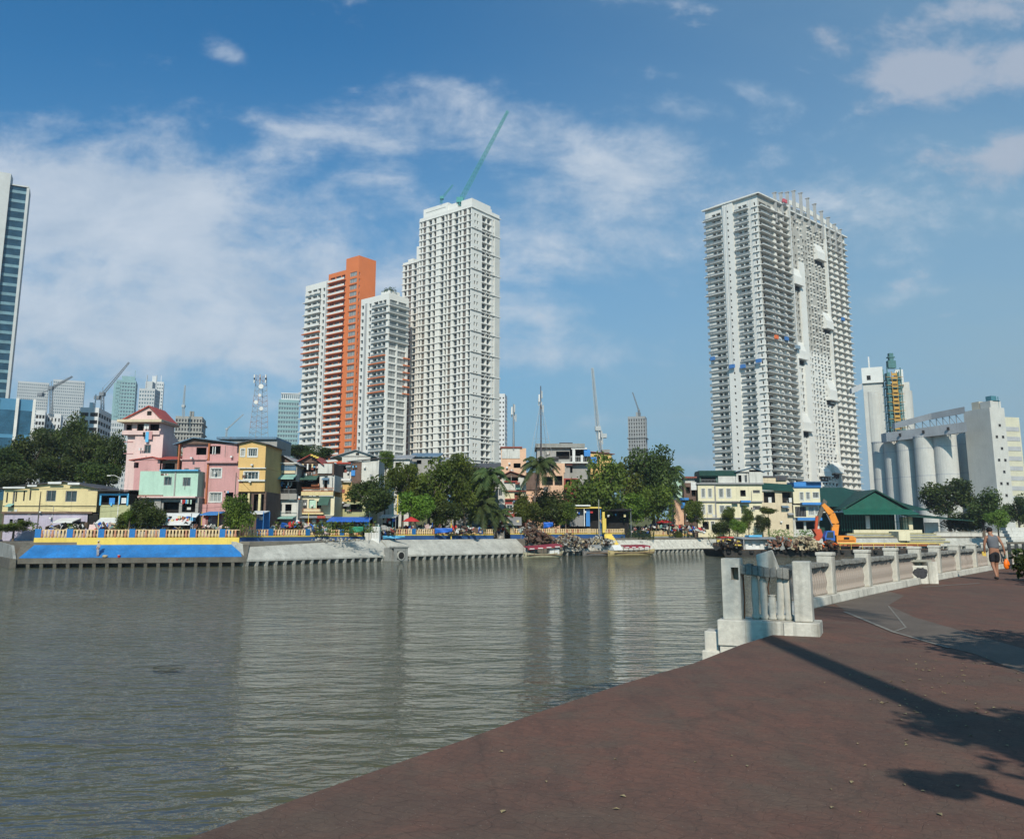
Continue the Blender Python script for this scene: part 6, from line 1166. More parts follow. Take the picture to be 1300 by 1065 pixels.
for lb, px, py, w, h, Y, m in [('big dark tree beside the pavilion low roof', 1203, 632, 58, 44, 214, F_dark), ('dark tree right of the big one near the grey tower', 1246, 645, 50, 40, 205, F_dark), ('bright yellow green bush behind the walker', 1266, 659, 24, 24, 192, F_lite), ('dark tree at the right edge behind the wall', 1292, 648, 34, 34, 210, F_dark), ('hedge like dark tree low behind the boundary wall', 1225, 662, 44, 26, 208, F_dark)]: tree(lb, px, py, w, h, Y, m, group='trees right of the pavilion')
tree('leafy tree behind the left palm, hiding the brown house', 612, 626, 46, 46, 146, F_mid); tree('tree over the teal awnings right of the large green clump', 598, 606, 34, 30, 147, F_dark)
palm('very tall slender coconut palm in mid picture', 685, 588, 149, 4.7, lean=1.3, seed=3, n=26); palm('coconut palm left of the white and maroon house', 622, 601, 144, 4.5, lean=.5, seed=5); palm('shorter coconut palm below the left palm', 611, 641, 141, 4.4, lean=-.3, seed=6, n=24); palm('low coconut palm touching the green clump', 632, 652, 142, 3.6, lean=.3, seed=8, n=20); palm('palm half hidden at the right side of the tallest dark tree', 852, 597, 178, 4.2, lean=.6, seed=9); palm('palm fronds below the tallest dark tree', 850, 622, 176, 3.6, lean=.3, seed=10)
tree('tiny banana like shrub on the yellow wall', 165, 655, 14, 18, 102.8, F_lite); tree('low shrub at the creek corner fence', 18, 668, 40, 14, 109.5, F_mid)
def plants():       # greenery massed along the promenade and over the barge bank
    for lb, x0, x1, y0, y1, Y, n, m in [('low green plants along the left promenade fence', 30, 300, 664, 674, 101.5, 900, F_mid), ('low green plants along the middle promenade fence', 345, 480, 662, 676, 113, 900, F_mid), ('green ground plants on the bank behind the barge', 975, 1035, 672, 684, 172, 1500, F_lite), ('weeds before the cream house fence', 900, 975, 676, 684, 170, 700, F_mid), ('weeds near the yellow steps', 785, 830, 672, 684, 160, 600, F_dark)]:
        r = random.Random(n); mb = MB(); cl = [r.uniform(x0, x1) for _ in range(14)]
        for i in range(n): px = r.gauss(r.choice(cl), 4 if x1-x0 > 90 else 6); px = min(max(px, x0), x1); py = y1-(y1-y0)*r.random()**1.6; p = at(px, py, Y+r.uniform(-.5, .5)+(max(0, px-15)*.018 if Y < 103 else 0)); leafq(mb, p, r.uniform(.08, .2), r)
        o = mb.build('low_plants', m); tag(o, lb, 'plants', None, 'stuff')
plants()
# off-frame trees whose shadows fall on the walkway
def near_trees():
    t = thing('palm_tree', 'leaning palm standing on the walkway beside the viewer, thick trunk', 'palm tree', (3.60, -1.6, WZ)); H = 15; mb = MB(); mb.tube([(0, 0, 0), (0.05, 0, H*.5), (.0, 0, H)], [.27, .2, .17], 12); mb.build('trunk', M_bark, t); cr = MB(); r = random.Random(2)
    for i in range(18):
        a = i*2.399; d = Vector((math.cos(a), math.sin(a), 0)); pts = [Vector((0, 0, H))+d*(3.2*j/6)+Vector((0, 0, 1.5*j/6-2.6*(j/6)**2)) for j in range(7)]; cr.tube(pts, .03, 4); s_ = d.cross(Vector((0, 0, 1)))
        for j in range(1, 24): f = j/24*6; k = min(int(f), 5); p = pts[k].lerp(pts[k+1], f-k); [cr.q([p-d*.03, p+d*.03, p+d*.3+s_*sg*.6-Vector((0, 0, .35)), p+d*.26+s_*sg*.6-Vector((0, 0, .35))]) for sg in (-1, 1)]
    cr.build('fronds', F_palm, t)
    for lb, x, y, z, rx, rz in [('small leafy tree shading the walkway at the right, out of frame', 7.45, 6.0, 4.0, 2.1, 1.5), ('leafy shrub tree right beside the viewer', 4.2, .8, 4.3, 1.2, .9), ('low leafy branches tree behind the viewer', 2.75, 1.5, 3.2, .34, .22), ('leafy tree shading the path near the walker', 17.6, 20.5, 4.2, 2.5, 1.4)]:
        t = thing('tree', lb, 'tree', (x+1.2, y, WZ), 0, 'trees beside the walkway'); tc_[0] += 1; me = crown(tc_[0] % 5, F_mid); mesh_obj('crown', me, t, (-1.2, 0, z), (0, 0, tc_[0]), (rx, rx, rz)); tr = MB(); tr.tube([(0, 0, 0), (-.3, 0, z*.6), (-1.2, 0, z)], [.12, .09, .05], 7); tr.build('trunk', M_bark, t)
near_trees()
def right_plants():
    r = random.Random(31)
    for lb, px, Y, w, h in [('dark broad leaved shrub at the right edge of the path', 1325, 27.0, .75, .62), ('second dark shrub behind the first at the right edge', 1312, 31, .7, .7)]:
        p = gnd(px, 674+1.6*F/Y, WZ); t = thing('shrub', lb, 'shrub', p, 0, 'shrubs at the right edge'); mb = MB(); st = MB()
        for i in range(700):
            a = r.uniform(0, 6.28); e = r.random()**.6; c = Vector((math.cos(a)*w*e, math.sin(a)*w*e, h*(1-e*.3)+r.uniform(-.5, .55)*h)); leafq(mb, Vector((c.x, c.y, max(.05, c.z))), r.uniform(.05, .12), r)
        for i in range(9): a = i*.7; st.tube([(0, 0, 0), (math.cos(a)*w*.6, math.sin(a)*w*.6, h*.9)], .02, 4)
        mb.build('leaves', F_dark, t); st.build('stems', M_bark, t)
    p = gnd(1282, 722, WZ); t = thing('dark_railing', 'dark shaded railing at the right edge beyond the walker', 'railing', p, R(-20)); b = MB(); [b.box(i*.28, i*.28+.12, 0, .12, 0, 1.05) for i in range(10)]; b.build('posts', mat('dark_rail_shade', (.035, .04, .045), .7, .3, 2), t); b = MB(); b.box(-.02, 2.7, -.02, .14, 1.052, 1.14); b.build('top_rail', M_concd, t)  # posts coloured near-black, so the railing's shade is in the colour
right_plants()

# ================================================================ boats, barge, excavator, heaps
def hull(L, W_, H, n=18, bow=.5, rake=.9, th=.05, sheer=.35):
    mb = MB(); rings = []
    for i in range(n+1):
        s_ = i/n; w = W_/2*(math.sin(math.pi*min(1, max(0, s_))**.8)**.45 if 0 < s_ < 1 else .02); zt = H+sheer*(abs(s_-.45)*2)**2.4; x = (s_-.5)*L; zb_ = -.15+.9*max(0, (s_-.82)/.18)**2*H
        rings.append([(x, -w, zt), (x, -w*.8, zb_+.1), (x, 0, zb_), (x, w*.8, zb_+.1), (x, w, zt), (x, w*.85, zt-.02), (x, w*.6, zb_+.22), (x, 0, zb_+.15), (x, -w*.6, zb_+.22), (x, -w*.85, zt-.02)])
    k = 10; v = [p for r_ in rings for p in r_]; f = [(i*k+j, i*k+(j+1) % k, (i+1)*k+(j+1) % k, (i+1)*k+j) for i in range(n) for j in range(k)]; mb.raw(v, f); return mb
def boat(label, px, py, L, rz, hullm, roofm, W_=1.5, tilt=0, stripes=True, canopy=(.1, .85)):
    p = gnd(px, py, 0); t = thing('river_boat', label, 'boat', (p.x, p.y, .05), rz, 'long canopied boats at the river wall'); hull(L, W_, .62).build('hull', hullm, t, True)
    b = MB(); b.box(-L*.42, L*.42, -W_*.5, -W_*.47, .42, .56); b.build('rub_rail', M_wood, t)
    x0, x1 = -L/2+L*canopy[0], -L/2+L*canopy[1]; b = MB(); b.hexa([(x0, -W_*.62, 1.45), (x1, -W_*.62, 1.5+tilt), (x1, W_*.62, 1.7+tilt), (x0, W_*.62, 1.65)], [(x0, -W_*.62, 1.5), (x1, -W_*.62, 1.55+tilt), (x1, W_*.62, 1.75+tilt), (x0, W_*.62, 1.7)]); b.hexa([(x0, -W_*.66, 1.2), (x1, -W_*.66, 1.25+tilt), (x1, -W_*.63, 1.25+tilt), (x0, -W_*.63, 1.2)], [(x0, -W_*.63, 1.5), (x1, -W_*.63, 1.55+tilt), (x1, -W_*.60, 1.55+tilt), (x0, -W_*.6, 1.5)]); c = b.build('canopy', roofm, t)
    if stripes:
        b = MB()
        for i in range(4): xa = x0+(x1-x0)*(i+.15)/4; xb = x0+(x1-x0)*(i+.72)/4; ta = tilt*(xa-x0)/(x1-x0); b.hexa([(xa, -W_*.668, 1.3+ta), (xb, -W_*.668, 1.3+ta), (xb, -W_*.655, 1.42+ta), (xa, -W_*.655, 1.42+ta)], [(xa, -W_*.664, 1.3+ta), (xb, -W_*.664, 1.3+ta), (xb, -W_*.650, 1.42+ta), (xa, -W_*.650, 1.42+ta)])
        b.build('white_panel', A_white, c)
    b = MB(); [b.tube([(x0+(x1-x0)*i/5, sy*W_*.45, .4), (x0+(x1-x0)*i/5, sy*W_*.5, 1.45)], .03, 4) for i in range(6) for sy in (-1, 1)]; b.build('canopy_posts', M_wood, t)
    b = MB(); [b.box(x0+(x1-x0)*i/5, x0+(x1-x0)*i/5+.25, -W_*.4, W_*.4, .4, .46) for i in range(5)]; b.build('bench', M_wood, t)
    return t
M_maroon = mat('maroon_canopy', (.26, .035, .05), .6, .2, 1.2, .2); M_hully = mat('weathered_yellow_hull', (.34, .27, .13), .8, .3, 1.5, .4); M_hullo = mat('olive_hull', (.32, .30, .20), .8, .35, 1.5, .4)
t = boat('long boat with tilted maroon canopy moored left of the debris gap', 690, 708.5, 6.6, R(24), M_hullo, M_maroon, tilt=.35, canopy=(.05, .9))
b = MB(); b.box(.8, 2.4, -.5, .5, .5, 1.4); b.build('wheelhouse', A_white, t); b = MB(); b.tube([(3.1, -.2, .5), (3.5, -.2, 1.0), (3.2, -.2, 1.6)], .09, 6); b.build('engine_pipe', M_dark, t)
t = boat('long boat with maroon canopy and white bow tent by the whitish wall', 802, 705.5, 9.6, R(30), M_hully, M_maroon, canopy=(.27, .83))
b = MB(); b.extr([(-4.0, -.75, .9), (-4.0, .75, .9), (-4.0, 0, 1.7)], (1.7, 0, 0.05)); b.build('bow_tent', A_white, t)
t = boat('dark empty boat beside the white bow tent', 757, 706, 5.2, R(28), mat('grey_hull', (.14, .13, .12), .8, .3, 1.5, .4), mat('grey_canopy', (.3, .3, .29), .7, .2, 1), W_=1.2, stripes=False, canopy=(.35, .6))
def junk(label, name, cat, px0, px1, py0, py1, Y0, Y1, n, cols, seed, smin=.1, smax=.5, z0=None, slope=0, kind='stuff'):
    """heap made of many scraps"""
    r = random.Random(seed); mb = MB()
    for i in range(n):
        u = r.random(); px = px0+(px1-px0)*u; Y = r.uniform(Y0, Y1); pr = 1-abs(u-.45)*1.1 if not slope else (1-u*.8 if slope > 0 else .2+u*.8); py = py1-(py1-py0)*pr*r.random()**.8; c = at(px, py, Y); s_ = [r.uniform(smin, smax) for _ in range(3)]; s_[r.randrange(3)] *= .25
        M_ = Euler((r.uniform(-.6, .6), r.uniform(-.6, .6), r.uniform(0, 3))).to_matrix(); cn = [c+M_ @ Vector((x*s_[0], y*s_[1], z*s_[2])) for z in (-.5, .5) for x, y in ((-.5, -.5), (.5, -.5), (.5, .5), (-.5, .5))]; mb.hexa(cn[:4], cn[4:], r.randrange(len(cols)))
    o = mb.build(name, cols); return tag(o, label, cat, None, kind)
D_br = mat('brown_scrap', (.105, .068, .045), .95, .35, 2, .4); D_br2 = mat('reddish_scrap', (.13, .062, .042), .9, .3, 2, .3); D_tan = mat('sack_tan', (.36, .29, .18), .9, .2, 2); 
junk('brown slope of scrap timber and sheets under the tall palm', 'scrap_slope', 'scrap heap', 668, 705, 664, 690, 134, 139, 420, [D_br, D_br2, D_br, D_br, D_br2, W_brown, W_grey], 5, .15, .8, slope=1)
junk('heap of sacks, crates and scrap in the broken wall gap', 'scrap_heap', 'scrap heap', 700, 748, 676, 696, 141, 147, 620, [D_tan, D_br, W_grey, D_br, M_concg, D_tan, M_concg, M_concd, D_br2], 6, .12, .5)
junk('mixed goods spread on the whitish wall left of the yellow steps', 'scrap_heap', 'scrap heap', 745, 778, 680, 692, 148, 152, 260, [W_wht, W_grey, M_concg, D_tan, D_br, M_dark, D_br], 7, .12, .6)
junk('grey rubble line on top of the pale river slope', 'rubble_line', 'rubble', 395, 462, 682.5, 686.5, 112, 116, 150, [M_conc, M_concg, W_wht, D_tan], 8, .06, .28)
for lb, a, b_, y0, y1, Ya, Yb, n, sd in [('crowded goods and pots behind the fence under the grey gabled house', 345, 415, 663, 676, 113, 119, 260, 41), ('goods, drums and washing behind the fence below the round dark tree', 424, 500, 664, 677, 121, 126, 260, 42), ('stacked goods in the shade of the large green clump', 505, 610, 664, 677, 131, 139, 300, 43), ('goods and chairs under the palms behind the fence', 612, 668, 662, 677, 143, 147, 200, 44), ('parked carts and goods under the tallest tree', 800, 895, 664, 676, 168, 174, 260, 45), ('pots and goods along the left promenade', 60, 300, 664, 673, 104, 107, 260, 46)]:
    junk(lb, 'market_goods', 'goods', a, b_, y0, y1, Ya, Yb, n, [M_dark, W_grey, D_br, A_white, W_wht, D_tan, A_blue, A_red, M_dark, R_mint, D_br2, W_brown, M_dark, W_lpink], sd, .15, .8)
def bits():
    for lb, px, py, w, h, Y, m in [('bright blue tarpaulin flapping on a stick right of the tall palm', 696, 667, 12, 8, 141, A_blue), ('blue tarpaulin sheet over the low fence in mid picture', 563, 674, 22, 7, 130.5, A_blue), ('green net hung on the fence left of the white gate', 452, 673, 18, 9, 118.5, A_green), ('light blue tarpaulin tent on the slope top', 500, 682, 28, 4, 122, A_sky)]:
        p = at(px, py, Y); t = thing('tarpaulin_sheet', lb, 'tarpaulin', (p.x, p.y, p.z), 0); W_, H_ = w*Y/F, h*Y/F; mb = MB(); r = random.Random(px); nx, ny = 10, 5; vs = []
        for j in range(ny+1):
            for i in range(nx+1): u, v = i/nx, j/ny; vs.append((W_*(u-.5), .35*math.sin(u*9+v*3)*(1-v)*.5-v*.1, -H_*(1-v)*(1-.35*u)+H_*.5))
        fs = [(j*(nx+1)+i, j*(nx+1)+i+1, (j+1)*(nx+1)+i+1, (j+1)*(nx+1)+i) for j in range(ny) for i in range(nx)]; mb.raw(vs, fs); o = mb.build('sheet', m, t, True); so_ = o.modifiers.new('thick', 'SOLIDIFY'); so_.thickness = .03; k = MB(); k.tube([(-W_*.5, 0, -H_*.5-.6), (-W_*.5, 0, H_*.6)], .03, 5); k.build('stick', M_wood, t)
    b = Bld('small white shed with corrugated door on the slope', 463, 120.3, 'white_shed', 'shed'); b.body(463, 669, 471, 690, 1.2, W_wht, [(465, 672, 468, 676, 'o')], ground=True); b.body(471.3, 668.5, 482, 690, 1.3, A_white, [], ground=True, name='corrugated_part', d=.2); b.part('ribs', M_concg, [(472+i*2, 669, 472.4+i*2, 683, .21, .26) for i in range(5)])
    b = Bld('bright yellow stepped ramp and pillar beside the blue and yellow shed', 764, 156, 'yellow_steps', 'steps')
    for k in range(7): b.part('step', M_yel, [(767+k*.8, 678+k*2.1, 777+k*1.1, 692, k*.45, k*.45+.5)])
    b.part('pillar', M_yel, [(763.5, 650, 766.5, 676, 1.4, 1.9), (766, 658, 769, 672, .4, .8)])
    def post(lb, px, pyt, Y, r_, m, lamp=True, arm=1.2, name='street_lamp', cat='street lamp', zb=ZB):
        p = at(px, pyt, Y); t = thing(name, lb, cat, (p.x, p.y, zb)); H = p.z-zb; k = MB(); k.tube([(0, 0, -.2), (0, 0, H)], [r_, r_*.6], 7); k.build('pole', m, t)
        if lamp: k = MB(); k.tube([(0, 0, H-.1), (-arm*.6, -.1, H+.25), (-arm, -.1, H+.25)], r_*.5, 5); k.build('arm', m, t); k = MB(); k.box(-arm-.45, -arm, -.2, .02, H+.16, H+.28); k.build('lamp_head', M_white, t)
    post('white curved street lamp beside the hillside trees and pink tower', 153, 606, 109, .07, M_white); post('teal and white lamp post behind the fence left of the green clump', 499, 640, 125, .09, mat('teal_pole', (.10, .33, .33), .6)); post('yellow post with crossbar before the orange railed shack', 392, 650, 114, .07, M_yel, False, name='signal_post', cat='post')
    post('concrete utility pole in front of the blue and yellow shed', 760, 634, 150, .13, M_concg, False, name='utility_pole', cat='utility pole'); post('slim lamp post among the low bushes in mid picture', 678, 630, 152, .09, M_concg, True, 1.0); post('yellow marker post under the green clump', 573, 655, 133.5, .12, M_yel, False, name='marker_post', cat='post'); post('yellow sign post left of the green clump', 505, 628, 127, .12, M_yel, False, name='marker_post', cat='post')
    post('dark utility pole in front of the pink house', 300, 600, 106, .08, M_concd, False, name='utility_pole', cat='utility pole'); post('dark utility pole before the long yellow house', 51, 630, 107, .07, M_concd, False, name='utility_pole', cat='utility pole')
    r = random.Random(12)
    for i, (a, b_, Y) in enumerate([((51, 640), (153, 642), 106.5), ((51, 645), (153, 648), 106.6), ((227, 636), (300, 634), 106), ((227, 642), (300, 640), 106.1), ((300, 604), (341, 640), 107), ((153, 640), (227, 632), 106.4)]):
        p, q_ = at(*a, Y), at(*b_, Y); k = MB(); k.tube([p+(q_-p)*(j/8)-Vector((0, 0, .35*math.sin(math.pi*j/8))) for j in range(9)], .02, 4); o = k.build('overhead_cable', M_dark); tag(o, ['upper sagging cable before the long yellow house', 'lower sagging cable before the long yellow house', 'upper sagging cable across the big pink house', 'lower sagging cable across the big pink house', 'slanting cable from the dark pole past the ochre house', 'sagging cable across the mint green house'][i], 'cable', 'overhead cables')
bits()

def barge():
    Y = 141.; b = Bld('long dark work barge cluttered with gear, moored behind the balustrade', 903, Y, 'work_barge', 'barge', zb=0); t = b.t; t.rotation_euler.z = R(7); X = b.X
    L = X(1205, 700); k = MB(); k.extr([(0, -4, 1.0), (.6, -4, -.3), (L, -4, -.3), (L, -4, 1.0)], (0, 9, 0)); k.build('hull', mat('black_hull', (.035, .033, .03), .85, .35, .8, .5, (.10, .06, .04)), t)
    k = MB(); k.box(.3, L, -3.9, 4.9, 1.002, 1.08); k.build('deck', D_br, t); k = MB(); [k.tube([(1+i*1.9, -4.15, .55), (1+i*1.9, -4.15, .95)], .34, 10) for i in range(int(L/1.9)-1)]; k.build('tyre_fenders', M_black, t)
    # cabin
    k = MB(); holed(k, (4.5, -2.5, 0), (1, 0, 0), (0, -1, 0), 0, 4.4, 1.09, 2.7, [(.5, 1.2, 1.5, 2.3), (1.7, 2.5, 1.3, 2.4), (3.0, 3.9, 1.7, 2.3)], .3); k.box(4.5, 8.9, -2.19, 1.0, 1.09, 2.7); k.build('cabin', A_white, t)
    k = MB(); k.hexa([(3.6, -3.6, 2.72), (10.6, -3.6, 2.72), (10.6, 1.6, 2.95), (3.6, 1.6, 2.95)], [(3.6, -3.6, 2.8), (10.6, -3.6, 2.8), (10.6, 1.6, 3.03), (3.6, 1.6, 3.03)]); k.build('cabin_roof', R_grey, t); k = MB(); [k.tube([(x, -3.4, 1.08), (x, -3.4, 2.72)], .05, 5) for x in (3.9, 9.2, 10.4)]; k.build('roof_posts', A_white, t); k = MB(); k.box(5.8, 8.0, -1, .8, 3.05, 3.35); k.build('blue_cover', A_sky, t); k = MB(); k.box(1.0, 3.2, -1, 1, 2.9, 3.1); k.tube([(1.2, -.8, 1), (1.2, -.8, 2.9)], .04, 4); k.tube([(3, -.8, 1), (3, -.8, 2.9)], .04, 4); k.build('red_canopy', A_red, t)
    k = MB(); [k.tube([(1.2+i*.6, -2.6, 1.08), (1.6+i*.6, -2.4, 2.1)], .09, 6) for i in range(4)]; k.build('yellow_pipes', M_yel, t)
    k = MB(); [k.box(L*.56+i*.0, L*.98, -3.3+i*1.4, -3.0+i*1.4, 1.6, 1.85) for i in range(4)]; k.build('orange_beams', mat('orange_primer', (.45, .14, .05), .8, .25, 1, .3), t); k = MB(); [k.box(L*.52, L*.99, -3.6+i*2, -3.5+i*2, 1.95, 2.05) for i in range(3)]; [k.tube([(L*(.52+.05*i), -3.6, 1.1), (L*(.52+.05*i), -3.6, 2.0)], .04, 4) for i in range(10)]; k.build('yellow_rail', M_yel, t)
barge()
junk('jumbled tools and coloured gear on the left part of the barge', 'deck_gear', 'gear', 908, 940, 684, 696, 136, 140, 200, [M_dark, D_br, D_br, M_dark, M_yel, W_grey, M_black, M_dark, D_br2], 21, .2, 1.0)
junk('coloured scrap and drums in the middle of the barge deck', 'deck_gear', 'gear', 975, 1012, 681, 696, 137, 142, 360, [D_br, M_iron, M_concg, W_grey, M_dark, D_br2, D_br, W_grey], 22, .2, .9)
junk('pile of tan sacks on the barge left of the excavator', 'sack_pile', 'sacks', 1003, 1042, 680, 698, 137, 143, 460, [D_tan, D_tan, D_tan, W_bei, D_br], 23, .3, .75)
junk('orange cones and red cloths at the excavator foot', 'deck_gear', 'gear', 1044, 1064, 684, 697, 138, 141, 60, [mat('signal_orange', (.65, .12, .02), .6, .15, 2), D_br, M_dark], 24, .3, .7)
def excavator():
    O = mat('excavator_orange', (.68, .24, .03), .5, .15, 1, .25, (.2, .1, .05)); Rm = mat('arm_red', (.50, .08, .03), .5, .2, 1, .2); b = Bld('orange excavator with raised boom working on the barge', 1066, 146, 'excavator', 'excavator', zb=1.15); t = b.t; P_ = lambda px, py, y=0: Vector((b.X(px, py), y, b.Z(py)))
    k = MB(); k.extr([(-2.0, -1.6, 0), (2.0, -1.6, 0), (2.3, -1.6, .45), (2.0, -1.6, .85), (-2.0, -1.6, .85), (-2.3, -1.6, .45)], (0, .6, 0)); k.extr([(-2.0, 1.0, 0), (2.0, 1.0, 0), (2.3, 1.0, .45), (2.0, 1.0, .85), (-2.0, 1.0, .85), (-2.3, 1.0, .45)], (0, .6, 0)); k.build('crawler_tracks', M_black, t)
    k = MB(); x0, x1 = b.X(1058, 680), b.X(1082, 680); k.extr([(x0, -1.4, .95), (x1, -1.4, .95), (x1+.1, -1.4, 1.7), (x1-.5, -1.4, 2.1), (x0, -1.4, 2.1)], (0, 2.8, 0)); k.build('engine_housing', O, t); k = MB(); k.box(x0+.2, x1-.2, -1.43, -1.402, 1.2, 1.3); k.box(x0+1.2, x0+2.1, -1.43, -1.402, 1.45, 1.85); k.build('housing_vents', M_dark, t)
    xc = b.X(1051, 680); c = MB(); c.extr([(xc-.9, -1.3, .95), (xc+.7, -1.3, .95), (xc+.7, -1.3, 2.9), (xc-.6, -1.3, 2.9), (xc-1.0, -1.3, 1.9)], (0, 1.2, 0)); cb = c.build('cab', mat('cab_blue', (.03, .12, .42), .5, .2, 1), t); c = MB(); c.extr([(xc-.75, -1.33, 1.7), (xc+.45, -1.33, 1.7), (xc+.45, -1.33, 2.7), (xc-.5, -1.33, 2.7)], (0, .025, 0)); c.build('cab_window', M_glass, cb)
    k = MB(); pts = [P_(1061, 679, .4), P_(1062, 665, .4), P_(1057, 652, .4), P_(1046, 640, .4)]
    for p, q_, w0, w1 in zip(pts, pts[1:], (.55, .62, .55), (.62, .55, .32)):
        d = (q_-p).normalized(); n = Vector((-d.z, 0, d.x)); k.extr([p-n*w0, q_-n*w1, q_+n*w1, p+n*w0], (0, .5, 0)); 
    k.build('boom', O, t); k = MB(); p, q_ = P_(1047, 639.5, .42), P_(1037, 668, .42); d = (q_-p).normalized(); n = Vector((-d.z, 0, d.x)); k.extr([p-n*.3-d*.8, p+n*.45-d*.6, q_+n*.25, q_-n*.25], (0, .45, 0)); k.build('dipper_arm', M_concd, t); k = MB(); p, q_ = P_(1038, 655, .3), P_(1036.5, 674, .3); k.tube([p, q_], .26, 8); k.build('arm_end', Rm, t)
    k = MB(); k.tube([P_(1058, 668, .3), P_(1050, 652, .3)], .1, 6); k.tube([P_(1054, 643, .6), P_(1042, 650, .6)], .09, 6); k.build('hydraulic_rams', M_metal, t)
    k = MB(); a = P_(1037, 672); k.extr([(a.x-.6, 0, a.z), (a.x+.7, 0, a.z+.1), (a.x+1.0, 0, a.z-1.0), (a.x+.3, 0, a.z-1.9), (a.x-.5, 0, a.z-1.7), (a.x-.1, 0, a.z-.9)], (0, 1.1, 0)); k.build('bucket', Rm, t)
excavator()

# ================================================================ people
SKIN = mat('skin', (.30, .145, .09), .6, .08, 3); HAIR = mat('hair', (.012, .01, .009), .7, .3, 10)
def skinned(name, verts, edges, radii, m, parent, sub=2, flat=None):
    me = bpy.data.meshes.new(name); me.from_pydata([tuple(v) for v in verts], edges, []); me.materials.append(m); o = bpy.data.objects.new(name, me); C.objects.link(o); o.parent = parent
    sk = o.modifiers.new('skin', 'SKIN'); sk.use_smooth_shade = True
    if not me.skin_vertices: 
        pass
    lay = me.skin_vertices[0].data
    for i, r_ in enumerate(radii): lay[i].radius = r_ if hasattr(r_, '__len__') else (r_, r_)
    lay[0].use_root = True; ss = o.modifiers.new('sub', 'SUBSURF'); ss.levels = ss.render_levels = sub; return o
def person(label, loc, rz, J, scale=1., top=None, bottom=None, hat=None, shoes=None, sleeve=False):
    t = thing('person', label, 'person', loc, rz); t.scale = (scale,)*3; V = Vector
    names = ['pelvis', 'spine', 'chest', 'neck', 'jaw', 'head', 'crown_']; V_ = {k: V(J[k]) for k in J}
    order = list(V_.keys()); idx = {k: i for i, k in enumerate(order)}; vs = [V_[k] for k in order]
    E = [('pelvis', 'spine'), ('spine', 'chest'), ('chest', 'neck'), ('neck', 'head'), ('head', 'top')]
    for s_ in 'LR': E += [('chest', 'sh'+s_), ('sh'+s_, 'el'+s_), ('el'+s_, 'wr'+s_), ('wr'+s_, 'palm'+s_), ('pelvis', 'hip'+s_), ('hip'+s_, 'kn'+s_), ('kn'+s_, 'an'+s_), ('an'+s_, 'toe'+s_)]
    rad = {'pelvis': (.15, .11), 'spine': (.13, .095), 'chest': (.15, .105), 'neck': .055, 'head': (.085, .1), 'top': (.06, .07)}
    for s_ in 'LR': rad.update({'sh'+s_: .062, 'el'+s_: .042, 'wr'+s_: .03, 'palm'+s_: (.035, .02), 'hip'+s_: .092, 'kn'+s_: .06, 'an'+s_: .038, 'toe'+s_: .032})
    ed = [(idx[a], idx[b_]) for a, b_ in E]; rr = [rad[k] for k in order]
    # fingers and thumb on each palm
    for s_, sg in (('L', -1), ('R', 1)):
        pm = V_['palm'+s_]; d = (pm-V_['wr'+s_]).normalized(); fwd = V((0, 1, 0)); 
        for f, (off, ln) in enumerate([(-.024, .068), (-.008, .078), (.009, .072), (.024, .058)]):
            a = len(vs); b0 = pm+d*.02+fwd*(-off); vs += [b0, b0+d*ln*.55, b0+d*ln*.9+V((-sg*.02, 0, 0))]; rr += [.009, .008, .007]; ed += [(idx['palm'+s_], a), (a, a+1), (a+1, a+2)]
        a = len(vs); vs += [pm-d*.02+fwd*.035, pm+d*.02+fwd*.055]; rr += [.011, .009]; ed += [(idx['palm'+s_], a), (a, a+1)]
    hd = V_['head']; a = len(vs); vs += [hd+V((0, .105, -.02))]; rr += [.014]; ed += [(idx['head'], a)]
    body = skinned('body', vs, ed, rr, SKIN, t)
    h = MB(); h.ball(hd+V((0, -.018, .055)), (.094, .108, .085), 14, 10); h.build('hair', HAIR, t, True); e = MB(); [e.ball(hd+V((sg*.092, .0, -.01)), (.014, .02, .03), 8, 6) for sg in (-1, 1)]; 
    e2 = MB(); [e2.ball(hd+V((sg*.034, .094, .01)), .012, 8, 6) for sg in (-1, 1)]; e2.build('eyes', mat('eye', (.03, .02, .02), .3), t); e.build('ears', SKIN, t, True); mo = MB(); mo.ball(hd+V((0, .092, -.055)), (.026, .01, .007), 8, 5); mo.build('mouth', mat('lips', (.25, .08, .07), .5), t)
    if top: 
        vs = [V_['spine']+V((0, 0, -.12)), V_['spine'], V_['chest'], V_['chest']+V((0, 0, .08)), V_['shL']*.72+V_['chest']*.28+V((0, 0, .03)), V_['shR']*.72+V_['chest']*.28+V((0, 0, .03))]; rr = [(.19, .16), (.185, .155), (.21, .165), (.15, .12), .06, .06]; ed = [(0, 1), (1, 2), (2, 3), (3, 4), (3, 5)]
        if sleeve:
            for s_, k in (('L', 4), ('R', 5)): a = len(vs); vs += [V_['sh'+s_], V_['el'+s_], V_['wr'+s_]]; rr += [.075, .058, .045]; ed += [(k, a), (a, a+1), (a+1, a+2)]
        skinned('tank_top' if not sleeve else 'shirt', vs, ed, rr, top, t)
    if bottom:
        lo = .82 if not sleeve else 1.95; vs = [V_['pelvis']+V((0, 0, .06)), V_['pelvis']]; rr = [(.16, .125), (.165, .13)]; ed = [(0, 1)]
        for s_ in 'LR':
            a = len(vs); vs += [V_['hip'+s_], V_['hip'+s_].lerp(V_['kn'+s_], .5), V_['hip'+s_].lerp(V_['kn'+s_], .85)]; rr += [.115, .10, .095]; ed += [(1, a), (a, a+1), (a+1, a+2)]
            if sleeve: vs += [V_['kn'+s_], V_['an'+s_]]; rr += [.08, .065]; ed += [(a+2, a+3), (a+3, a+4)]
        skinned('shorts' if not sleeve else 'trousers', vs, ed, rr, bottom, t)
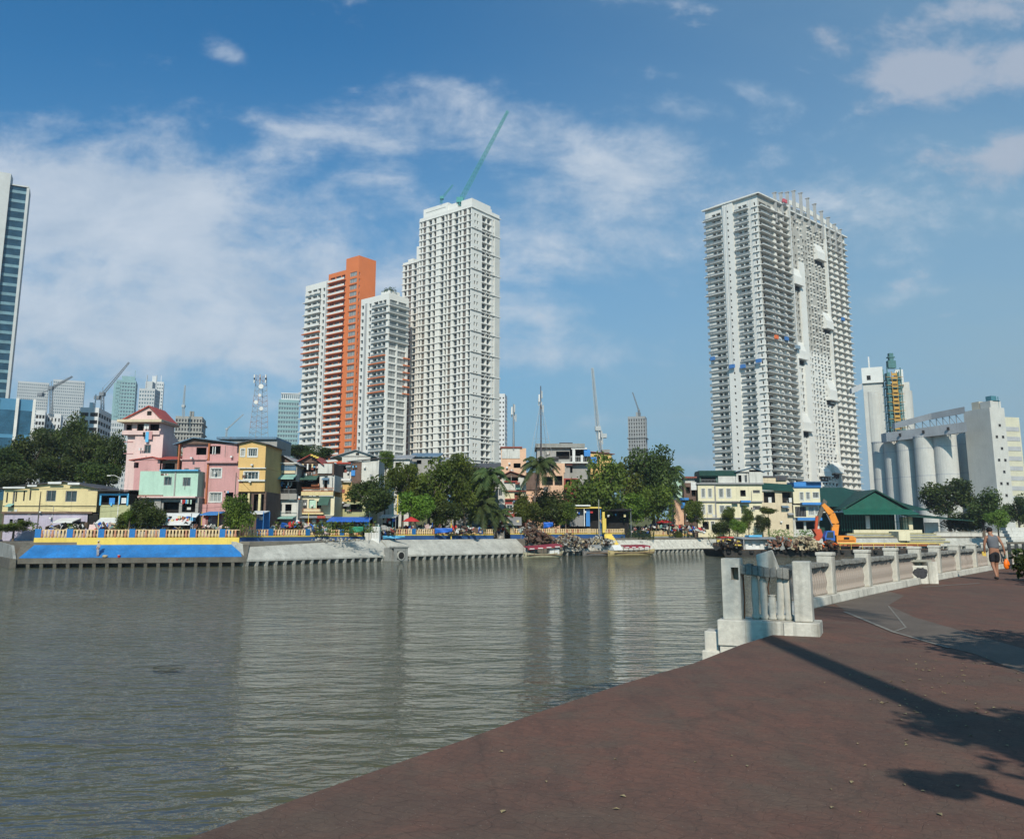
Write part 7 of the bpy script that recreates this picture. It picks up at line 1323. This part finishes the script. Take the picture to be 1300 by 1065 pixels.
    if shoes:
        for s_ in 'LR': a, b_ = V_['an'+s_], V_['toe'+s_]; k = MB(); k.ball(a.lerp(b_, .5)+V((0, 0, -.01)), (.05, .13, .04), 10, 6); k.build('shoe', shoes, t, True)
    if hat: k = MB(); k.lathe([(.20, -.01), (.11, .02), (.10, .10), (.05, .13)], 14, hd+V((0, 0, .08))); k.build('hat', hat, t, True)
    return t
base = {'pelvis': (0, 0, .93), 'spine': (0, 0, 1.10), 'chest': (0, 0, 1.31), 'neck': (0, .01, 1.48), 'head': (0, .03, 1.60), 'top': (0, .02, 1.69)}
walk = dict(base); walk.update({'pelvis': (.02, 0, .93), 'spine': (.01, .01, 1.10), 'chest': (-.02, .02, 1.31), 'neck': (-.04, .04, 1.47), 'head': (-.055, .07, 1.585), 'top': (-.06, .07, 1.675), 'shL': (-.21, .0, 1.40), 'elL': (-.27, .02, 1.14), 'wrL': (-.24, .12, .95), 'palmL': (-.235, .15, .88), 'shR': (.17, .02, 1.40), 'elR': (.27, -.05, 1.15), 'wrR': (.33, -.02, .91), 'palmR': (.34, 0, .84),
    'hipL': (-.08, 0, .88), 'knL': (-.08, -.02, .49), 'anL': (-.07, -.22, .13), 'toeL': (-.07, -.12, .05), 'hipR': (.10, 0, .88), 'knR': (.09, .10, .49), 'anR': (.08, .09, .08), 'toeR': (.09, .22, .04)})
p = gnd(1265, 736.5, WZ)
walker = person('person in grey tank top and black shorts walking away along the path', (p.x, p.y, WZ+.01), R(-6), walk, 1.0, mat('grey_tank', (.12, .125, .14), .9, .15, 6), mat('black_shorts', (.015, .015, .018), .85, .2, 5), shoes=mat('dark_shoes', (.03, .03, .03), .7))
def orange_bag():
    q = Matrix.Translation(walker.location) @ Matrix.Rotation(R(-6), 4, 'Z') @ Vector((.35, .01, .80)); t = thing('plastic_bag', 'orange plastic bag with green handle in the right hand of the walking person', 'bag', q); me = bpy.data.meshes.new('bag'); bm = bmesh.new(); bmesh.ops.create_icosphere(bm, subdivisions=3, radius=1)
    for v in bm.verts: c = v.co; f = 1+.06*math.sin(c.z*9+c.x*7); w = .55+.45*min(1, (1-c.z)*.9); v.co = Vector((c.x*.105*w*f+.02, c.y*.07*w, c.z*.19-.27))
    bm.to_mesh(me); bm.free(); me.materials.append(mat('orange_plastic', (.85, .16, .01), .4, .1, 6)); me.polygons.foreach_set('use_smooth', [True]*len(me.polygons)); o = mesh_obj('bag_body', me, t); k = MB(); k.tube([(0, -.03, -.12), (0, -.02, .03), (0, .03, .03), (0, .04, -.12)], .014, 6); k.build('handle', mat('teal_plastic', (.03, .14, .11), .5), t)
orange_bag()
def yellow_item():
    q = Matrix.Translation(walker.location) @ Matrix.Rotation(R(-6), 4, 'Z') @ Vector((-.245, .15, .86)); t = thing('yellow_cloth', 'small yellow cloth in the left hand of the walking person', 'cloth', q); k = MB(); k.hexa([(-.07, -.02, -.08), (.05, -.03, -.10), (.06, .03, -.09), (-.05, .03, -.07)], [(-.08, -.02, .05), (.04, -.02, .07), (.05, .03, .06), (-.07, .03, .04)]); k.build('cloth', mat('yellow_cloth', (.55, .38, .08), .8, .2, 4), t)
yellow_item()
stand = dict(base); stand.update({'shL': (-.19, 0, 1.40), 'elL': (-.25, -.03, 1.13), 'wrL': (-.22, .10, .93), 'palmL': (-.21, .14, .87), 'shR': (.19, 0, 1.40), 'elR': (.24, -.02, 1.13), 'wrR': (.26, .05, .90), 'palmR': (.26, .07, .83), 'hipL': (-.09, 0, .88), 'knL': (-.10, .03, .49), 'anL': (-.11, -.01, .08), 'toeL': (-.12, .12, .04), 'hipR': (.09, 0, .88), 'knR': (.10, .02, .49), 'anR': (.12, -.02, .08), 'toeR': (.13, .11, .04)})
def on_slope(px, inl=.55):
    d = d01; n = Vector((-d.y, d.x, 0)); r_ = ray(px, 706); k = r_[0]/r_[1]; b0 = S[0]+n*inl; s_ = (k*b0.y-b0.x)/(d.x-k*d.y); return b0+d*s_
q = on_slope(124, .5); person('person in pale clothes and hat standing on the blue painted slope', (q.x, q.y, 1.19), R(150), stand, .99, mat('pale_shirt', (.42, .38, .36), .9, .2, 5), mat('pale_trousers', (.34, .32, .33), .9, .2, 5), hat=mat('straw_hat', (.50, .45, .36), .9, .1, 6), sleeve=True)
q = on_slope(133, .3); t = thing('sack', 'pale sack at the feet of the person on the blue slope', 'sack', (q.x, q.y, 1.08)); k = MB(); k.ball((0, 0, .12), (.3, .2, .17), 12, 8); k.build('sack_body', D_tan, t, True); k = MB(); k.tube([(.26, 0, .18), (.34, 0, .24)], [.06, .03], 6); k.build('tied_neck', D_tan, t)
q = on_slope(151, .25); t = thing('bucket', 'small red and white bucket on the edge of the blue slope', 'bucket', (q.x, q.y, 1.07)); k = MB(); k.lathe([(.12, 0), (.16, .26)], 12); k.build('bucket_body', A_red, t); k = MB(); k.lathe([(.165, .262), (.165, .29)], 12); k.build('rim', A_white, t)
def stick():
    p = gnd(217, 845, 0); k = MB(); k.tube([(-.45, -.2, -.004), (-.15, -.06, .002), (.15, .03, .001), (.4, .13, -.004)], [.005, .008, .007, .003], 6); o = k.build('floating_stick', M_dark, None, False, (p.x, p.y, .01)); tag(o, 'dark stick floating on the open river at the left', 'stick')
stick()
# ---------------------------------------------------------------- air
def haze():
    m = bpy.data.materials.new('haze_air'); m.use_nodes = True; nt = m.node_tree; nt.nodes.remove(nt.nodes['Principled BSDF']); v = nt.nodes.new('ShaderNodeVolumePrincipled'); v.inputs['Color'].default_value = (.80, .88, 1, 1); v.inputs['Density'].default_value = .00020; v.inputs['Anisotropy'].default_value = .25; nt.links.new(v.outputs[0], nt.nodes['Material Output'].inputs['Volume'])
    w = MB(); w.box(-1600, 1600, -320, 2600, -1.5, 220); o = w.build('haze', m); tag(o, kind='stuff')
HAZE_ON = True
if HAZE_ON: haze()
